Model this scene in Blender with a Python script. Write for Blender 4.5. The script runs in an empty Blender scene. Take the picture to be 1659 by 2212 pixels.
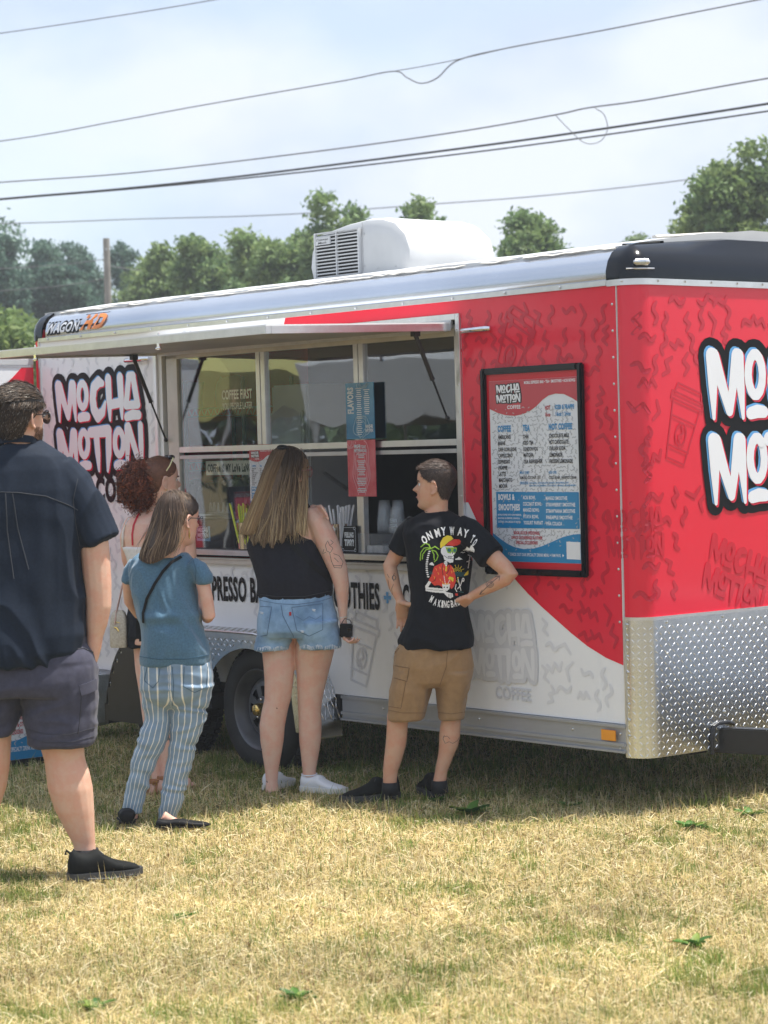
import bpy, bmesh, math, random
import numpy as np
from mathutils import Vector, Matrix, noise
from mathutils.bvhtree import BVHTree
S = bpy.context.scene
COL = S.collection
PI = math.pi

# ------------------------------------------------------------------ camera
FPX, CX, CY, CAMH = 4950.0, 829.5, 1106.0, 1.65
rho = math.atan(.0273); pit = math.atan(141*math.cos(rho)/FPX)
Rv = Vector((1, 0, 0)); Lv = Vector((0, math.cos(pit), -math.sin(pit))); Uv = Vector((0, math.sin(pit), math.cos(pit)))
XC = math.cos(rho)*Rv - math.sin(rho)*Uv; YC = math.sin(rho)*Rv + math.cos(rho)*Uv
O = Vector((0, 0, CAMH))
cam = bpy.data.objects.new('camera', bpy.data.cameras.new('camera')); COL.objects.link(cam); S.camera = cam
m = Matrix.Identity(4)
for i in range(3):
    m[i][0] = XC[i]; m[i][1] = YC[i]; m[i][2] = -Lv[i]; m[i][3] = O[i]
cam.matrix_world = m
cam.data.sensor_fit = 'VERTICAL'; cam.data.sensor_height = 24; cam.data.sensor_width = 18
cam.data.lens = FPX/2212*24
cam.data.clip_start = .1; cam.data.clip_end = 3000
cam.data.dof.use_dof = True; cam.data.dof.focus_distance = 10.6; cam.data.dof.aperture_fstop = 3.6

# ------------------------------------------------------------------ light
SUN = Vector((.80, .10, 2.45)).normalized()
el = math.asin(SUN.z); az = math.atan2(SUN.x, SUN.y)
w = bpy.data.worlds.new('World'); S.world = w; w.use_nodes = True
nt = w.node_tree; nt.nodes.clear()
def nn(t, tp, **k):
    n = t.nodes.new(tp)
    for a, b in k.items():
        if a.startswith('i_'):
            key = a[2:]
            n.inputs[int(key) if key.isdigit() else key.replace('_', ' ')].default_value = b
        else: setattr(n, a, b)
    return n
sky = nn(nt, 'ShaderNodeTexSky', sky_type='NISHITA', sun_disc=False, sun_elevation=el, sun_rotation=az, air_density=1.0, dust_density=1.6, ozone_density=1.0)
bg = nn(nt, 'ShaderNodeBackground', i_Strength=.10)
tc = nn(nt, 'ShaderNodeTexCoord'); mp = nn(nt, 'ShaderNodeMapping'); mp.inputs['Scale'].default_value = (1.5, 1.5, 2.6)
mp.inputs['Rotation'].default_value = (0, math.radians(8), math.radians(20)); mp.inputs['Location'].default_value = (.35, .1, .22)
n1 = nn(nt, 'ShaderNodeTexNoise', i_Scale=2.4, i_Detail=5., i_Roughness=.48, i_Distortion=.25)
rp = nn(nt, 'ShaderNodeValToRGB'); rp.color_ramp.elements[0].position = .38; rp.color_ramp.elements[1].position = .60
rp.color_ramp.elements[0].color = (.45, .45, .45, 1); rp.color_ramp.elements[1].color = (.97, .97, .97, 1)
n2 = nn(nt, 'ShaderNodeTexNoise', i_Scale=5., i_Detail=5., i_Roughness=.5)
rp2 = nn(nt, 'ShaderNodeValToRGB'); rp2.color_ramp.elements[0].position = .40; rp2.color_ramp.elements[1].position = .62
rp2.color_ramp.elements[0].color = (2.85, 3.3, 4.05, 1); rp2.color_ramp.elements[1].color = (3.85, 4.1, 4.55, 1)
mx = nn(nt, 'ShaderNodeMixRGB'); out = nn(nt, 'ShaderNodeOutputWorld')
lk = nt.links.new
lk(tc.outputs['Generated'], mp.inputs['Vector']); lk(mp.outputs['Vector'], n1.inputs['Vector']); lk(mp.outputs['Vector'], n2.inputs['Vector'])
lk(n1.outputs['Fac'], rp.inputs['Fac']); lk(n2.outputs['Fac'], rp2.inputs['Fac'])
lk(rp.outputs['Color'], mx.inputs['Fac']); lk(sky.outputs['Color'], mx.inputs['Color1']); lk(rp2.outputs['Color'], mx.inputs['Color2'])
lk(mx.outputs['Color'], bg.inputs['Color']); lk(bg.outputs['Background'], out.inputs['Surface'])
sl = bpy.data.lights.new('sun', 'SUN'); sl.energy = 3.2; sl.angle = math.radians(1.2); sl.color = (1, .95, .86)
so = bpy.data.objects.new('sun', sl); COL.objects.link(so); so.rotation_euler = SUN.to_track_quat('Z', 'Y').to_euler()
so.location = (4, 4, 30)
S.view_settings.view_transform = 'Standard'; S.view_settings.look = 'None'; S.view_settings.exposure = 1.27; S.view_settings.gamma = 1
S.view_settings.use_curve_mapping = False
S.cycles.max_bounces = 8; S.cycles.transparent_max_bounces = 12

# ------------------------------------------------------------------ projection helpers (photo pixel -> point of a real plane)
def ray(x, y): return Lv + XC*((x-CX)/FPX) + YC*((CY-y)/FPX)
def at(x, y, D):
    r = ray(x, y); return O + r*(D/r.y)
def gnd(x, y, z=0):
    r = ray(x, y); return O + r*((z-CAMH)/r.z)
TH = math.radians(39.66)
DV = Vector((math.sin(TH), -math.cos(TH), 0)); NV = Vector((-math.cos(TH), -math.sin(TH), 0))
C0 = Vector((1.0327, 9.9265, 0))
TROT = math.atan2(DV.y, DV.x)
def wall(x, y, off=0):
    r = ray(x, y); P = O + r*(((C0+NV*off-O).dot(NV))/r.dot(NV)) - C0
    return P.dot(DV), P.z
def front(x, y, off=.1):
    r = ray(x, y); P = O + r*(((C0+DV*off-O).dot(DV))/r.dot(DV)) - C0
    return -P.dot(NV), P.z
def TL(X, Y, Z): return C0 + DV*X - NV*Y + Vector((0, 0, Z))

# ------------------------------------------------------------------ materials
MATS = {}
def mat(name, col, rough=.6, metal=0, spec=.5, var=0, vscale=8, bump=0, bscale=60, coat=0, sheen=0, trans=0, alpha=1, emit=None, attr=None, sss=0, bdist=.002, bdetail=3, col2=None):
    if name in MATS: return MATS[name]
    mt = bpy.data.materials.new(name); mt.use_nodes = True; t = mt.node_tree
    b = t.nodes['Principled BSDF']
    col = tuple(col)+((1,) if len(col) == 3 else ())
    b.inputs['Base Color'].default_value = col; b.inputs['Roughness'].default_value = rough
    b.inputs['Metallic'].default_value = metal; b.inputs['Specular IOR Level'].default_value = spec
    b.inputs['Coat Weight'].default_value = coat; b.inputs['Coat Roughness'].default_value = .08
    b.inputs['Sheen Weight'].default_value = sheen
    b.inputs['Alpha'].default_value = alpha; b.inputs['Transmission Weight'].default_value = trans
    if sss:
        b.inputs['Subsurface Weight'].default_value = sss; b.inputs['Subsurface Radius'].default_value = (.012, .005, .003); b.inputs['Subsurface Scale'].default_value = 1
    tcn = nn(t, 'ShaderNodeTexCoord')
    src = None
    if attr:
        a = nn(t, 'ShaderNodeAttribute', attribute_name=attr); src = a.outputs['Color']
    if var or col2:
        no = nn(t, 'ShaderNodeTexNoise', i_Scale=vscale, i_Detail=5., i_Roughness=.6)
        t.links.new(tcn.outputs['Object'], no.inputs['Vector'])
        if col2:
            mxn = nn(t, 'ShaderNodeMixRGB'); mxn.inputs['Color1'].default_value = col; mxn.inputs['Color2'].default_value = tuple(col2)+(1,)
            r = nn(t, 'ShaderNodeValToRGB'); r.color_ramp.elements[0].position = .4; r.color_ramp.elements[1].position = .6
            t.links.new(no.outputs['Fac'], r.inputs['Fac']); t.links.new(r.outputs['Color'], mxn.inputs['Fac'])
            src = mxn.outputs['Color']
        if var:
            mr = nn(t, 'ShaderNodeMapRange'); mr.inputs['From Min'].default_value = .3; mr.inputs['From Max'].default_value = .7
            mr.inputs['To Min'].default_value = 1-var; mr.inputs['To Max'].default_value = 1+var
            t.links.new(no.outputs['Fac'], mr.inputs['Value'])
            mu = nn(t, 'ShaderNodeMixRGB', blend_type='MULTIPLY'); mu.inputs['Fac'].default_value = 1
            if src: t.links.new(src, mu.inputs['Color1'])
            else: mu.inputs['Color1'].default_value = col
            t.links.new(mr.outputs['Result'], mu.inputs['Color2']); src = mu.outputs['Color']
    if src: t.links.new(src, b.inputs['Base Color'])
    if bump:
        nb = nn(t, 'ShaderNodeTexNoise', i_Scale=bscale, i_Detail=float(bdetail), i_Roughness=.6)
        t.links.new(tcn.outputs['Object'], nb.inputs['Vector'])
        bp = nn(t, 'ShaderNodeBump'); bp.inputs['Strength'].default_value = bump; bp.inputs['Distance'].default_value = bdist
        t.links.new(nb.outputs['Fac'], bp.inputs['Height']); t.links.new(bp.outputs['Normal'], b.inputs['Normal'])
    if emit:
        b.inputs['Emission Color'].default_value = tuple(emit)+(1,); b.inputs['Emission Strength'].default_value = 1
    MATS[name] = mt
    return mt

# ------------------------------------------------------------------ things, parts
ORG = {}
def tag(o, label=None, cat=None, group=None, kind=None):
    if label: o['label'] = label
    if cat: o['category'] = cat
    if group: o['group'] = group
    if kind: o['kind'] = kind
    return o
def thing(name, label, cat, loc=(0, 0, 0), rotz=0, group=None):
    o = bpy.data.objects.new(name, None); COL.objects.link(o); o.location = loc; o.rotation_euler = (0, 0, rotz); o.empty_display_size = .1
    return tag(o, label, cat, group)
def tthing(name, label, cat, X, Y, Z, group=None):     # a thing standing in the trailer's axes
    o = thing(name, label, cat, TL(X, Y, Z), TROT, group); ORG[o.name] = Vector((X, Y, Z)); return o
def wthing(name, label, cat, loc, group=None):          # a thing whose parts are given in world coordinates
    o = thing(name, label, cat, loc, 0, group); ORG[o.name] = Vector(loc); return o
def org_of(p):
    while p is not None:
        if p.name in ORG: return ORG[p.name]
        p = p.parent
    return Vector((0, 0, 0))

class MB:
    def __init__(s): s.v = []; s.f = []; s.mi = []; s.cm = 0
    def add(s, vs, fs):
        n = len(s.v); s.v += [tuple(v) for v in vs]; s.f += [tuple(i+n for i in f) for f in fs]; s.mi += [s.cm]*len(fs); return s
    def box(s, c, d, rot=None):
        x, y, z = d[0]/2, d[1]/2, d[2]/2
        vs = [Vector((a*x, b*y, e*z)) for a in (-1, 1) for b in (-1, 1) for e in (-1, 1)]
        if rot: vs = [rot @ v for v in vs]
        c = Vector(c)
        return s.add([v+c for v in vs], [(0, 1, 3, 2), (4, 6, 7, 5), (0, 4, 5, 1), (2, 3, 7, 6), (0, 2, 6, 4), (1, 5, 7, 3)])
    def b2(s, x0, x1, y0, y1, z0, z1): return s.box(((x0+x1)/2, (y0+y1)/2, (z0+z1)/2), (abs(x1-x0), abs(y1-y0), abs(z1-z0)))
    def tube(s, pts, r, n=8, cap=True, flat=1):
        pts = [Vector(p) for p in pts]; rs = r if isinstance(r, (list, tuple)) else [r]*len(pts)
        ref = None; rings = []
        for i, p in enumerate(pts):
            t = (pts[min(i+1, len(pts)-1)]-pts[max(i-1, 0)]).normalized()
            if ref is None:
                ref = t.cross(Vector((0, 0, 1)))
                if ref.length < .1: ref = t.cross(Vector((0, 1, 0)))
            ref = (ref-t*ref.dot(t)).normalized(); b = t.cross(ref)
            rr = rs[i]; ra, rb = rr if isinstance(rr, tuple) else (rr, rr*flat)
            rings.append([p+ref*(ra*math.cos(2*PI*k/n))+b*(rb*math.sin(2*PI*k/n)) for k in range(n)])
        return s.loft(rings, cap)
    def loft(s, rings, cap=True):
        n = len(rings[0]); vs = [v for r in rings for v in r]; fs = []
        for i in range(len(rings)-1):
            for k in range(n): fs.append((i*n+k, i*n+(k+1) % n, (i+1)*n+(k+1) % n, (i+1)*n+k))
        if cap:
            fs.append(tuple(range(n))[::-1]); fs.append(tuple((len(rings)-1)*n+k for k in range(n)))
        return s.add(vs, fs)
    def ball(s, c, r, n=10, m_=6, rot=None):
        c = Vector(c); r = r if isinstance(r, (tuple, list)) else (r, r, r); rings = []
        for i in range(m_+1):
            a = PI*(.02+.96*i/m_)
            ring = [Vector((r[0]*math.sin(a)*math.cos(2*PI*k/n), r[1]*math.sin(a)*math.sin(2*PI*k/n), r[2]*math.cos(a))) for k in range(n)]
            if rot: ring = [rot @ v for v in ring]
            rings.append([v+c for v in ring])
        return s.loft(rings)
    def cyl(s, p0, p1, r0, r1=None, n=16): return s.tube([p0, p1], [r0, r1 if r1 is not None else r0], n)
    def lathe(s, prof, c, axis='Y', n=32, cap=False):
        c = Vector(c); rings = []
        for (r, h) in prof:
            ring = []
            for k in range(n):
                a = 2*PI*k/n; u, v = r*math.cos(a), r*math.sin(a)
                ring.append(c+{'Y': Vector((u, h, v)), 'X': Vector((h, u, v)), 'Z': Vector((u, v, h))}[axis])
            rings.append(ring)
        return s.loft(rings, cap)
    def prism(s, poly, fn, d0, d1):
        """poly 2D list, fn(u, v, d)->3D; extruded between d0 and d1"""
        n = len(poly); vs = [fn(u, v, d0) for u, v in poly]+[fn(u, v, d1) for u, v in poly]
        return s.add(vs, [tuple(range(n))[::-1], tuple(range(n, 2*n))]+[(k, (k+1) % n, n+(k+1) % n, n+k) for k in range(n)])
    def mesh(s, name, mats, org=Vector((0, 0, 0)), smooth=False):
        me = bpy.data.meshes.new(name)
        me.from_pydata([(v[0]-org[0], v[1]-org[1], v[2]-org[2]) for v in s.v], [], s.f)
        for mm in (mats if isinstance(mats, (list, tuple)) else [mats]): me.materials.append(mm)
        if s.mi and max(s.mi) > 0: me.polygons.foreach_set('material_index', s.mi)
        if smooth: me.polygons.foreach_set('use_smooth', [True]*len(me.polygons))
        return me
    def build(s, name, mats, parent=None, smooth=False, bevel=0, recalc=True, kind=None, label=None, seg=2):
        me = s.mesh(name, mats, org_of(parent))
        if recalc and len(me.polygons) < 60000:
            bm = bmesh.new(); bm.from_mesh(me); bmesh.ops.recalc_face_normals(bm, faces=bm.faces)
            if bevel: bmesh.ops.bevel(bm, geom=[e for e in bm.edges if len(e.link_faces) == 2 and e.calc_face_angle(0) > .5], offset=bevel, segments=seg, affect='EDGES', clamp_overlap=True)
            bm.to_mesh(me); bm.free()
        if smooth:
            me.polygons.foreach_set('use_smooth', [True]*len(me.polygons))
            if smooth != 'all':
                try: me.set_sharp_from_angle(angle=math.radians(40))
                except Exception: pass
        o = bpy.data.objects.new(name, me); COL.objects.link(o)
        if parent: o.parent = parent
        if kind: o['kind'] = kind
        if label: o['label'] = label
        return o
def inst(o, parent=None, loc=None, rot=None):
    c = o.copy(); COL.objects.link(c)
    if parent is not None: c.parent = parent
    if loc is not None: c.location = loc
    if rot is not None: c.rotation_euler = rot
    return c
def copytree(o, parent=None):
    c = o.copy(); COL.objects.link(c); c.parent = parent
    if o.name in ORG: ORG[c.name] = ORG[o.name]
    for ch in list(o.children): copytree(ch, c)
    return c

# ------------------------------------------------------------------ lettering
_FC = {}
def glyphs(txt, bold=.03, slant=0):
    k = (txt, bold, slant)
    if k in _FC: return _FC[k]
    cu = bpy.data.curves.new('t', 'FONT'); cu.body = txt; cu.offset = bold; cu.resolution_u = 3; cu.space_character = 1.0+bold*2.2; cu.shear = slant; cu.fill_mode = 'FRONT'
    ob = bpy.data.objects.new('t', cu); COL.objects.link(ob); bpy.context.view_layer.update()
    me = bpy.data.meshes.new_from_object(ob.evaluated_get(bpy.context.evaluated_depsgraph_get()))
    vs = [(v.co.x, v.co.y) for v in me.vertices]; fs = [tuple(p.vertices) for p in me.polygons]
    bpy.data.objects.remove(ob); bpy.data.curves.remove(cu); bpy.data.meshes.remove(me)
    _FC[k] = (vs, fs); return _FC[k]
def text(mb, txt, x0, x1, z0, fn, h=None, z1=None, bold=.03, slant=0, align='fit'):
    """cap height h; fit between x0 and x1 (or centred/left with natural condensed width)"""
    vs, fs = glyphs(txt, bold, slant)
    if not vs: return mb
    ax = min(v[0] for v in vs); bx = max(v[0] for v in vs)
    h = h if h is not None else z1-z0
    sy = h/.70
    if align == 'fit': sx = (x1-x0)/(bx-ax); off = x0
    else:
        sx = sy*x1   # x1 is the condensing factor
        off = x0 if align == 'left' else x0-(bx-ax)*sx/2
    return mb.add([fn(off+(v[0]-ax)*sx, z0+v[1]*sy) for v in vs], fs)
def capsule(p0, r0, p1, r1, n=7):
    (x0, y0), (x1, y1) = p0, p1; a = math.atan2(y1-y0, x1-x0); out = []
    for k in range(n+1): t = a+PI/2+PI*k/n; out.append((x0+r0*math.cos(t), y0+r0*math.sin(t)))
    for k in range(n+1): t = a-PI/2+PI*k/n; out.append((x1+r1*math.cos(t), y1+r1*math.sin(t)))
    return out
def strokes(mb, sts, fn, d0, step=.00003, grow=0, dx=0, dy=0, n=6, cycle=40):
    k = 0
    for st in sts:
        for (a, b) in zip(st[:-1], st[1:]):
            poly = capsule((a[0]+dx, a[1]+dy), max(a[2]+grow, .0005), (b[0]+dx, b[1]+dy), max(b[2]+grow, .0005), n)
            d = d0+step*(k % cycle); k += 1
            mb.add([fn(u, v, d) for u, v in poly], [tuple(range(len(poly)))])
    return mb
def _logo():
    st = []
    def arc(cx, cy, rx, ry, w, a0=0, a1=360, n=14): return [(cx+rx*math.cos(math.radians(a0+(a1-a0)*i/n)), cy+ry*math.sin(math.radians(a0+(a1-a0)*i/n)), w) for i in range(n+1)]
    for dy in (0, 440):
        st += [[(545, 165+dy, 30), (550, 330+dy, 24), (552, 490+dy, 9)], [(558, 170+dy, 30), (638, 455+dy, 20)], [(682, 165+dy, 28), (640, 455+dy, 18)], [(694, 168+dy, 28), (702, 340+dy, 22), (712, 490+dy, 9)],
               arc(784, 265+dy, 40, 108, 21), [(752, 468+dy, 24), (790, 458+dy, 26), (830, 462+dy, 23)]]
    st += [[(978, 170, 18), (940, 155, 30), (895, 200, 30), (880, 300, 30), (890, 400, 30), (925, 465, 32), (970, 430, 26), (1000, 340, 10)],
           [(1032, 135, 28), (1036, 320, 26), (1040, 500, 10)], [(1142, 130, 28), (1148, 320, 26), (1152, 490, 10)], [(1040, 365, 25), (1140, 350, 25)],
           [(1225, 130, 22), (1192, 370, 24)], [(1262, 130, 24), (1296, 370, 24)], [(1225, 128, 26), (1262, 128, 26)], [(1190, 378, 22), (1300, 376, 22)], [(1192, 482, 22), (1250, 462, 27), (1305, 468, 24)],
           [(850, 605, 28), (1020, 596, 32)], [(905, 620, 28), (915, 800, 24), (922, 950, 10)], [(1022, 600, 28), (1018, 800, 26), (1005, 955, 10)],
           arc(1118, 705, 40, 108, 21), [(1085, 908, 24), (1118, 896, 26), (1160, 902, 23)],
           [(1195, 570, 24), (1192, 750, 24), (1188, 920, 10)], [(1205, 570, 26), (1300, 900, 20)], [(1316, 560, 22), (1318, 750, 22), (1320, 930, 10)]]
    return [[((x-510)/810, (970-y)/840, r/810) for x, y, r in s] for s in st]
LOGO = _logo()
def logo(fnw, x0, z0, wd, ht, d, parent, mk, outline=True, tints=True, name='logo', coffee=None, rot=0, mats=None):
    """mk: dict of materials; x0,z0 lower-left"""
    ca, sa = math.cos(rot), math.sin(rot)
    def T(u, v, dd=d):
        return fnw(x0+u*ca-v*sa, z0+u*sa+v*ca, dd)
    sts = [[(u*wd, v*ht, r*wd) for u, v, r in s] for s in LOGO]
    o = []
    if outline:
        a = strokes(MB(), sts, T, d, grow=.045*wd, n=8); a.build('logo_outline', mk['dark'], parent, recalc=False)
    if tints:
        strokes(MB(), sts, T, d+.0013, dx=-.010*wd, dy=.010*ht).build('blue_edge', mk['blue'], parent, recalc=False)
        strokes(MB(), sts, T, d+.0026, dx=.010*wd, dy=-.011*ht).build('red_edge', mk['red'], parent, recalc=False)
    strokes(MB(), sts, T, d+(.0039 if tints else .0013 if outline else 0), grow=0 if not tints else -.001*wd).build('logo_letters', mk['white'], parent, recalc=False)
def squiggles(mb, fn, x0, x1, z0, z1, d, sp=.15, r=.011, seed=1, keep=None, size=1.0, par=None, pm=None):
    rd = random.Random(seed); nx = max(1, int((x1-x0)/sp)); nz = max(1, int((z1-z0)/sp)); k = 0
    for i in range(nx+1):
        for j in range(nz+1):
            cx = x0+(i+rd.uniform(.2, .8))*sp+(sp/2 if j % 2 else 0)-sp/2; cz = z0+(j+rd.uniform(.25, .75))*sp-sp/2
            a = rd.uniform(-.35, .35)+PI/2 if rd.random() < .7 else rd.uniform(-.4, .4); typ = rd.random(); L = sp*rd.uniform(.32, .46)*size
            pts = []; m_ = rd.choice((3, 4, 4, 5)); sg = rd.choice((-1, 1)); sm = typ < .55
            for q in range(m_ if not sm else 9):
                if sm: t = q/8*2-1; o_ = sg*.30*L*math.sin(t*PI*1.15)
                else: t = q/(m_-1)*2-1; o_ = sg*(.34*L if q % 2 else -.34*L)
                u, v = t*L, o_; pts.append((cx+u*math.cos(a)-v*math.sin(a), cz+u*math.sin(a)+v*math.cos(a), r*(1 if 0 < q < (8 if sm else m_-1) else .75)))
            if any(not (x0+r <= p[0] <= x1-r and z0+r <= p[1] <= z1-r) for p in pts): continue
            if keep and not all(keep(p[0], p[1]) for p in pts): continue
            if par is not None: strokes(MB(), [pts], fn, d, step=.00004).build('squiggle', pm, par, recalc=False)
            else: strokes(mb, [pts], fn, d+.0002*(k % 5), step=.00015)
            k += 1
    return mb
# ------------------------------------------------------------------ common materials
M = {}
def vinyl(name, col, rough=.22):
    mt = mat(name, col, rough=rough, spec=.4, coat=.25, var=.03, vscale=2, bump=.22, bscale=2.0, bdist=.012, bdetail=2); return mt
M['white_vinyl'] = vinyl('white_vinyl', (.88, .89, .91)); M['red_vinyl'] = vinyl('red_vinyl', (.78, .018, .048))
M['grey_print'] = vinyl('grey_print', (.66, .67, .71)); M['dark_red_print'] = vinyl('dark_red_print', (.55, .013, .038)); M['pale_red_print'] = vinyl('pale_red_print', (.60, .014, .04))
M['light_print'] = vinyl('light_print', (.745, .755, .79))
M['black_print'] = mat('black_print', (.008, .008, .010), rough=.45, spec=.15); M['blue_print'] = vinyl('blue_print', (.12, .38, .72)); M['red_print'] = vinyl('red_print', (.70, .02, .06)); M['white_print'] = vinyl('white_print', (.82, .83, .86))
M['alu'] = mat('aluminium', (.72, .72, .73), rough=.28, metal=.9, var=.08, vscale=14, bump=.05, bscale=90)
M['alu_dull'] = mat('dull_aluminium', (.55, .56, .57), rough=.45, metal=.7, var=.12, vscale=6, bump=.05, bscale=60)
M['beige_alu'] = mat('beige_aluminium', (.62, .60, .55), rough=.45, metal=.35, var=.10, vscale=9)
M['grey_paint'] = mat('grey_paint', (.40, .41, .43), rough=.38, metal=.3, var=.06, vscale=5)
M['cove'] = mat('cove_metal', (.60, .64, .71), rough=.24, metal=.75, var=.06, vscale=1.2, bump=.06, bscale=3, bdist=.01)
M['tread'] = mat('tread_plate', (.70, .73, .77), rough=.24, metal=1., var=.06, vscale=5, bump=.16, bscale=5, bdist=.012)
M['tread_edge'] = mat('tread_lozenge', (.86, .86, .87), rough=.2, metal=1.)
M['black_gloss'] = mat('black_gloss_paint', (.003, .004, .007), rough=.14, spec=.38, bump=.08, bscale=3, bdist=.01)
M['black'] = mat('black_plastic', (.012, .012, .014), rough=.45, var=.2, vscale=20)
M['black_matte'] = mat('black_matte', (.010, .010, .012), rough=.8, var=.2)
M['rubber'] = mat('tyre_rubber', (.018, .018, .020), rough=.7, var=.25, vscale=10, bump=.2, bscale=120)
M['rim'] = mat('rim_grey', (.13, .135, .15), rough=.42, metal=.5, var=.15, vscale=12)
M['gold'] = mat('brass_cap', (.75, .55, .22), rough=.2, metal=1)
M['white_plastic'] = mat('white_plastic', (.58, .59, .60), rough=.40, var=.05, vscale=6, bump=.05, bscale=8, bdist=.006)
M['sealant'] = mat('roof_sealant', (.62, .60, .56), rough=.8, var=.2, vscale=25, bump=.6, bscale=40, bdist=.01)
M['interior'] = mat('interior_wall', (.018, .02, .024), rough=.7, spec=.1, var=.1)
M['fridge'] = mat('fridge_white', (.62, .64, .66), rough=.35, var=.05)
M['amber'] = mat('amber_reflector', (.85, .33, .02), rough=.3, coat=.5)
M['chrome'] = mat('chrome', (.8, .8, .82), rough=.12, metal=1, bump=.1, bscale=20)
def glassmat():
    mt = bpy.data.materials.new('window_glass'); mt.use_nodes = True; t = mt.node_tree; t.nodes.clear()
    g = nn(t, 'ShaderNodeBsdfGlossy'); g.inputs['Roughness'].default_value = .015; g.inputs['Color'].default_value = (.92, .95, 1, 1)
    tr = nn(t, 'ShaderNodeBsdfTransparent'); tr.inputs['Color'].default_value = (.90, .93, .94, 1)
    fr = nn(t, 'ShaderNodeLayerWeight', i_Blend=.5); pw_ = nn(t, 'ShaderNodeMath', operation='POWER'); pw_.inputs[1].default_value = 3.0; mr = nn(t, 'ShaderNodeMapRange'); mr.inputs['To Min'].default_value = .08; mr.inputs['To Max'].default_value = 1
    mxs = nn(t, 'ShaderNodeMixShader'); o = nn(t, 'ShaderNodeOutputMaterial')
    no = nn(t, 'ShaderNodeTexNoise', i_Scale=1.8, i_Detail=1.5); c = nn(t, 'ShaderNodeTexCoord'); bp = nn(t, 'ShaderNodeBump'); bp.inputs['Strength'].default_value = .16; bp.inputs['Distance'].default_value = .02
    t.links.new(c.outputs['Object'], no.inputs['Vector']); t.links.new(no.outputs['Fac'], bp.inputs['Height']); t.links.new(bp.outputs['Normal'], g.inputs['Normal'])
    t.links.new(fr.outputs['Facing'], pw_.inputs[0]); t.links.new(pw_.outputs[0], mr.inputs['Value']); t.links.new(mr.outputs['Result'], mxs.inputs['Fac'])
    t.links.new(tr.outputs['BSDF'], mxs.inputs[1]); t.links.new(g.outputs['BSDF'], mxs.inputs[2]); t.links.new(mxs.outputs['Shader'], o.inputs['Surface'])
    return mt
M['glass'] = glassmat()
LK = dict(dark=M['black_print'], blue=M['blue_print'], red=M['red_print'], white=M['white_print'])

# ------------------------------------------------------------------ the trailer, X forward, Y into the trailer, Z up, origin under its near front corner
TR = thing('food_trailer', 'red and white coffee trailer with its serving hatch propped open', 'food trailer', C0, TROT)
ORG[TR.name] = Vector((0, 0, 0))
fs = lambda u, v, d=0: (u, -d, v)
XL, ZB, ZT, WD = -4.775, .415, 2.325, 2.06
HX0, HX1, HZ0, HZ1 = -3.50, -1.06, 1.06, 2.235
b = MB(); b.b2(XL, HX0, 0, .05, ZB, ZT); b.b2(HX1, 0, 0, .05, ZB, ZT); b.b2(HX0, HX1, 0, .05, ZB, HZ0); b.b2(HX0, HX1, 0, .05, HZ1, ZT)
side = b.build('side_wall', M['white_vinyl'], TR)
# skirt rails
MB().b2(XL, -3.86, -.010, .05, .29, .413).build('skirt_rail', M['grey_paint'], TR, bevel=.002)
b = MB(); b.b2(-1.975, 0, -.010, .05, .29, .413)
b.b2(-1.975, -.001, -.020, -.010, .398, .413); b.b2(-1.975, -.001, -.022, -.010, .318, .334); b.b2(-1.975, -.001, -.026, -.010, .29, .301)
b.build('skirt_rail', M['grey_paint'], TR, bevel=.002)
# red graphic on the side
pA = wall(617, 683); pB = wall(611, 706)
curve = [wall(*p) for p in ((1347, 1437), (1310, 1421), (1270, 1396), (1235, 1368), (1200, 1337), (1170, 1310), (1141, 1282), (1112, 1250), (1085, 1215), (1060, 1178), (1035, 1135), (1012, 1085))]
curve = [(min(x, -.008), z) for x, z in curve]
redpoly = [(-.006, ZT-.002), (pA[0], ZT-.002), (pB[0]-.01, 2.242), (-1.016, 2.242), (-1.016, curve[-1][1])]+curve[::-1]
MB().prism(redpoly, fs, .0005, .0020).build('red_graphic', M['red_vinyl'], TR)
def in_poly(x, y, poly):
    c = False; j = len(poly)-1
    for i in range(len(poly)):
        xi, yi = poly[i]; xj, yj = poly[j]
        if (yi > y) != (yj > y) and x < (xj-xi)*(y-yi)/(yj-yi)+xi: c = not c
        j = i
    return c
menubox = (-.90, -.17, 1.03, 2.02)
def far_red(x, z): return in_poly(x, z, redpoly) and in_poly(x+.03, z-.02, redpoly)
def in_white(x, z):
    if in_poly(x, z, redpoly) or in_poly(x+.02, z+.03, redpoly): return False
    if -3.58 < x < -1.0 and 1.04 < z < 2.25: return False
    if -1.06 < x < -.55 and .44 < z < .90: return False
    if -1.98 < x < -1.62 and .40 < z < .80: return False
    return not (-3.92 < x < -1.93 and z < .76)
squiggles(MB(), fs, XL+.02, -.02, .43, ZT-.01, .0032, sp=.094, r=.0092, seed=4, size=1.15, keep=far_red).build('squiggle_print', M['dark_red_print'], TR, recalc=False, kind='stuff')
squiggles(MB(), fs, XL+.02, -.02, .43, ZT-.01, .0012, sp=.094, r=.0092, seed=9, size=1.15, keep=in_white).build('squiggle_print', M['light_print'], TR, recalc=False, kind='stuff')
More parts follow.
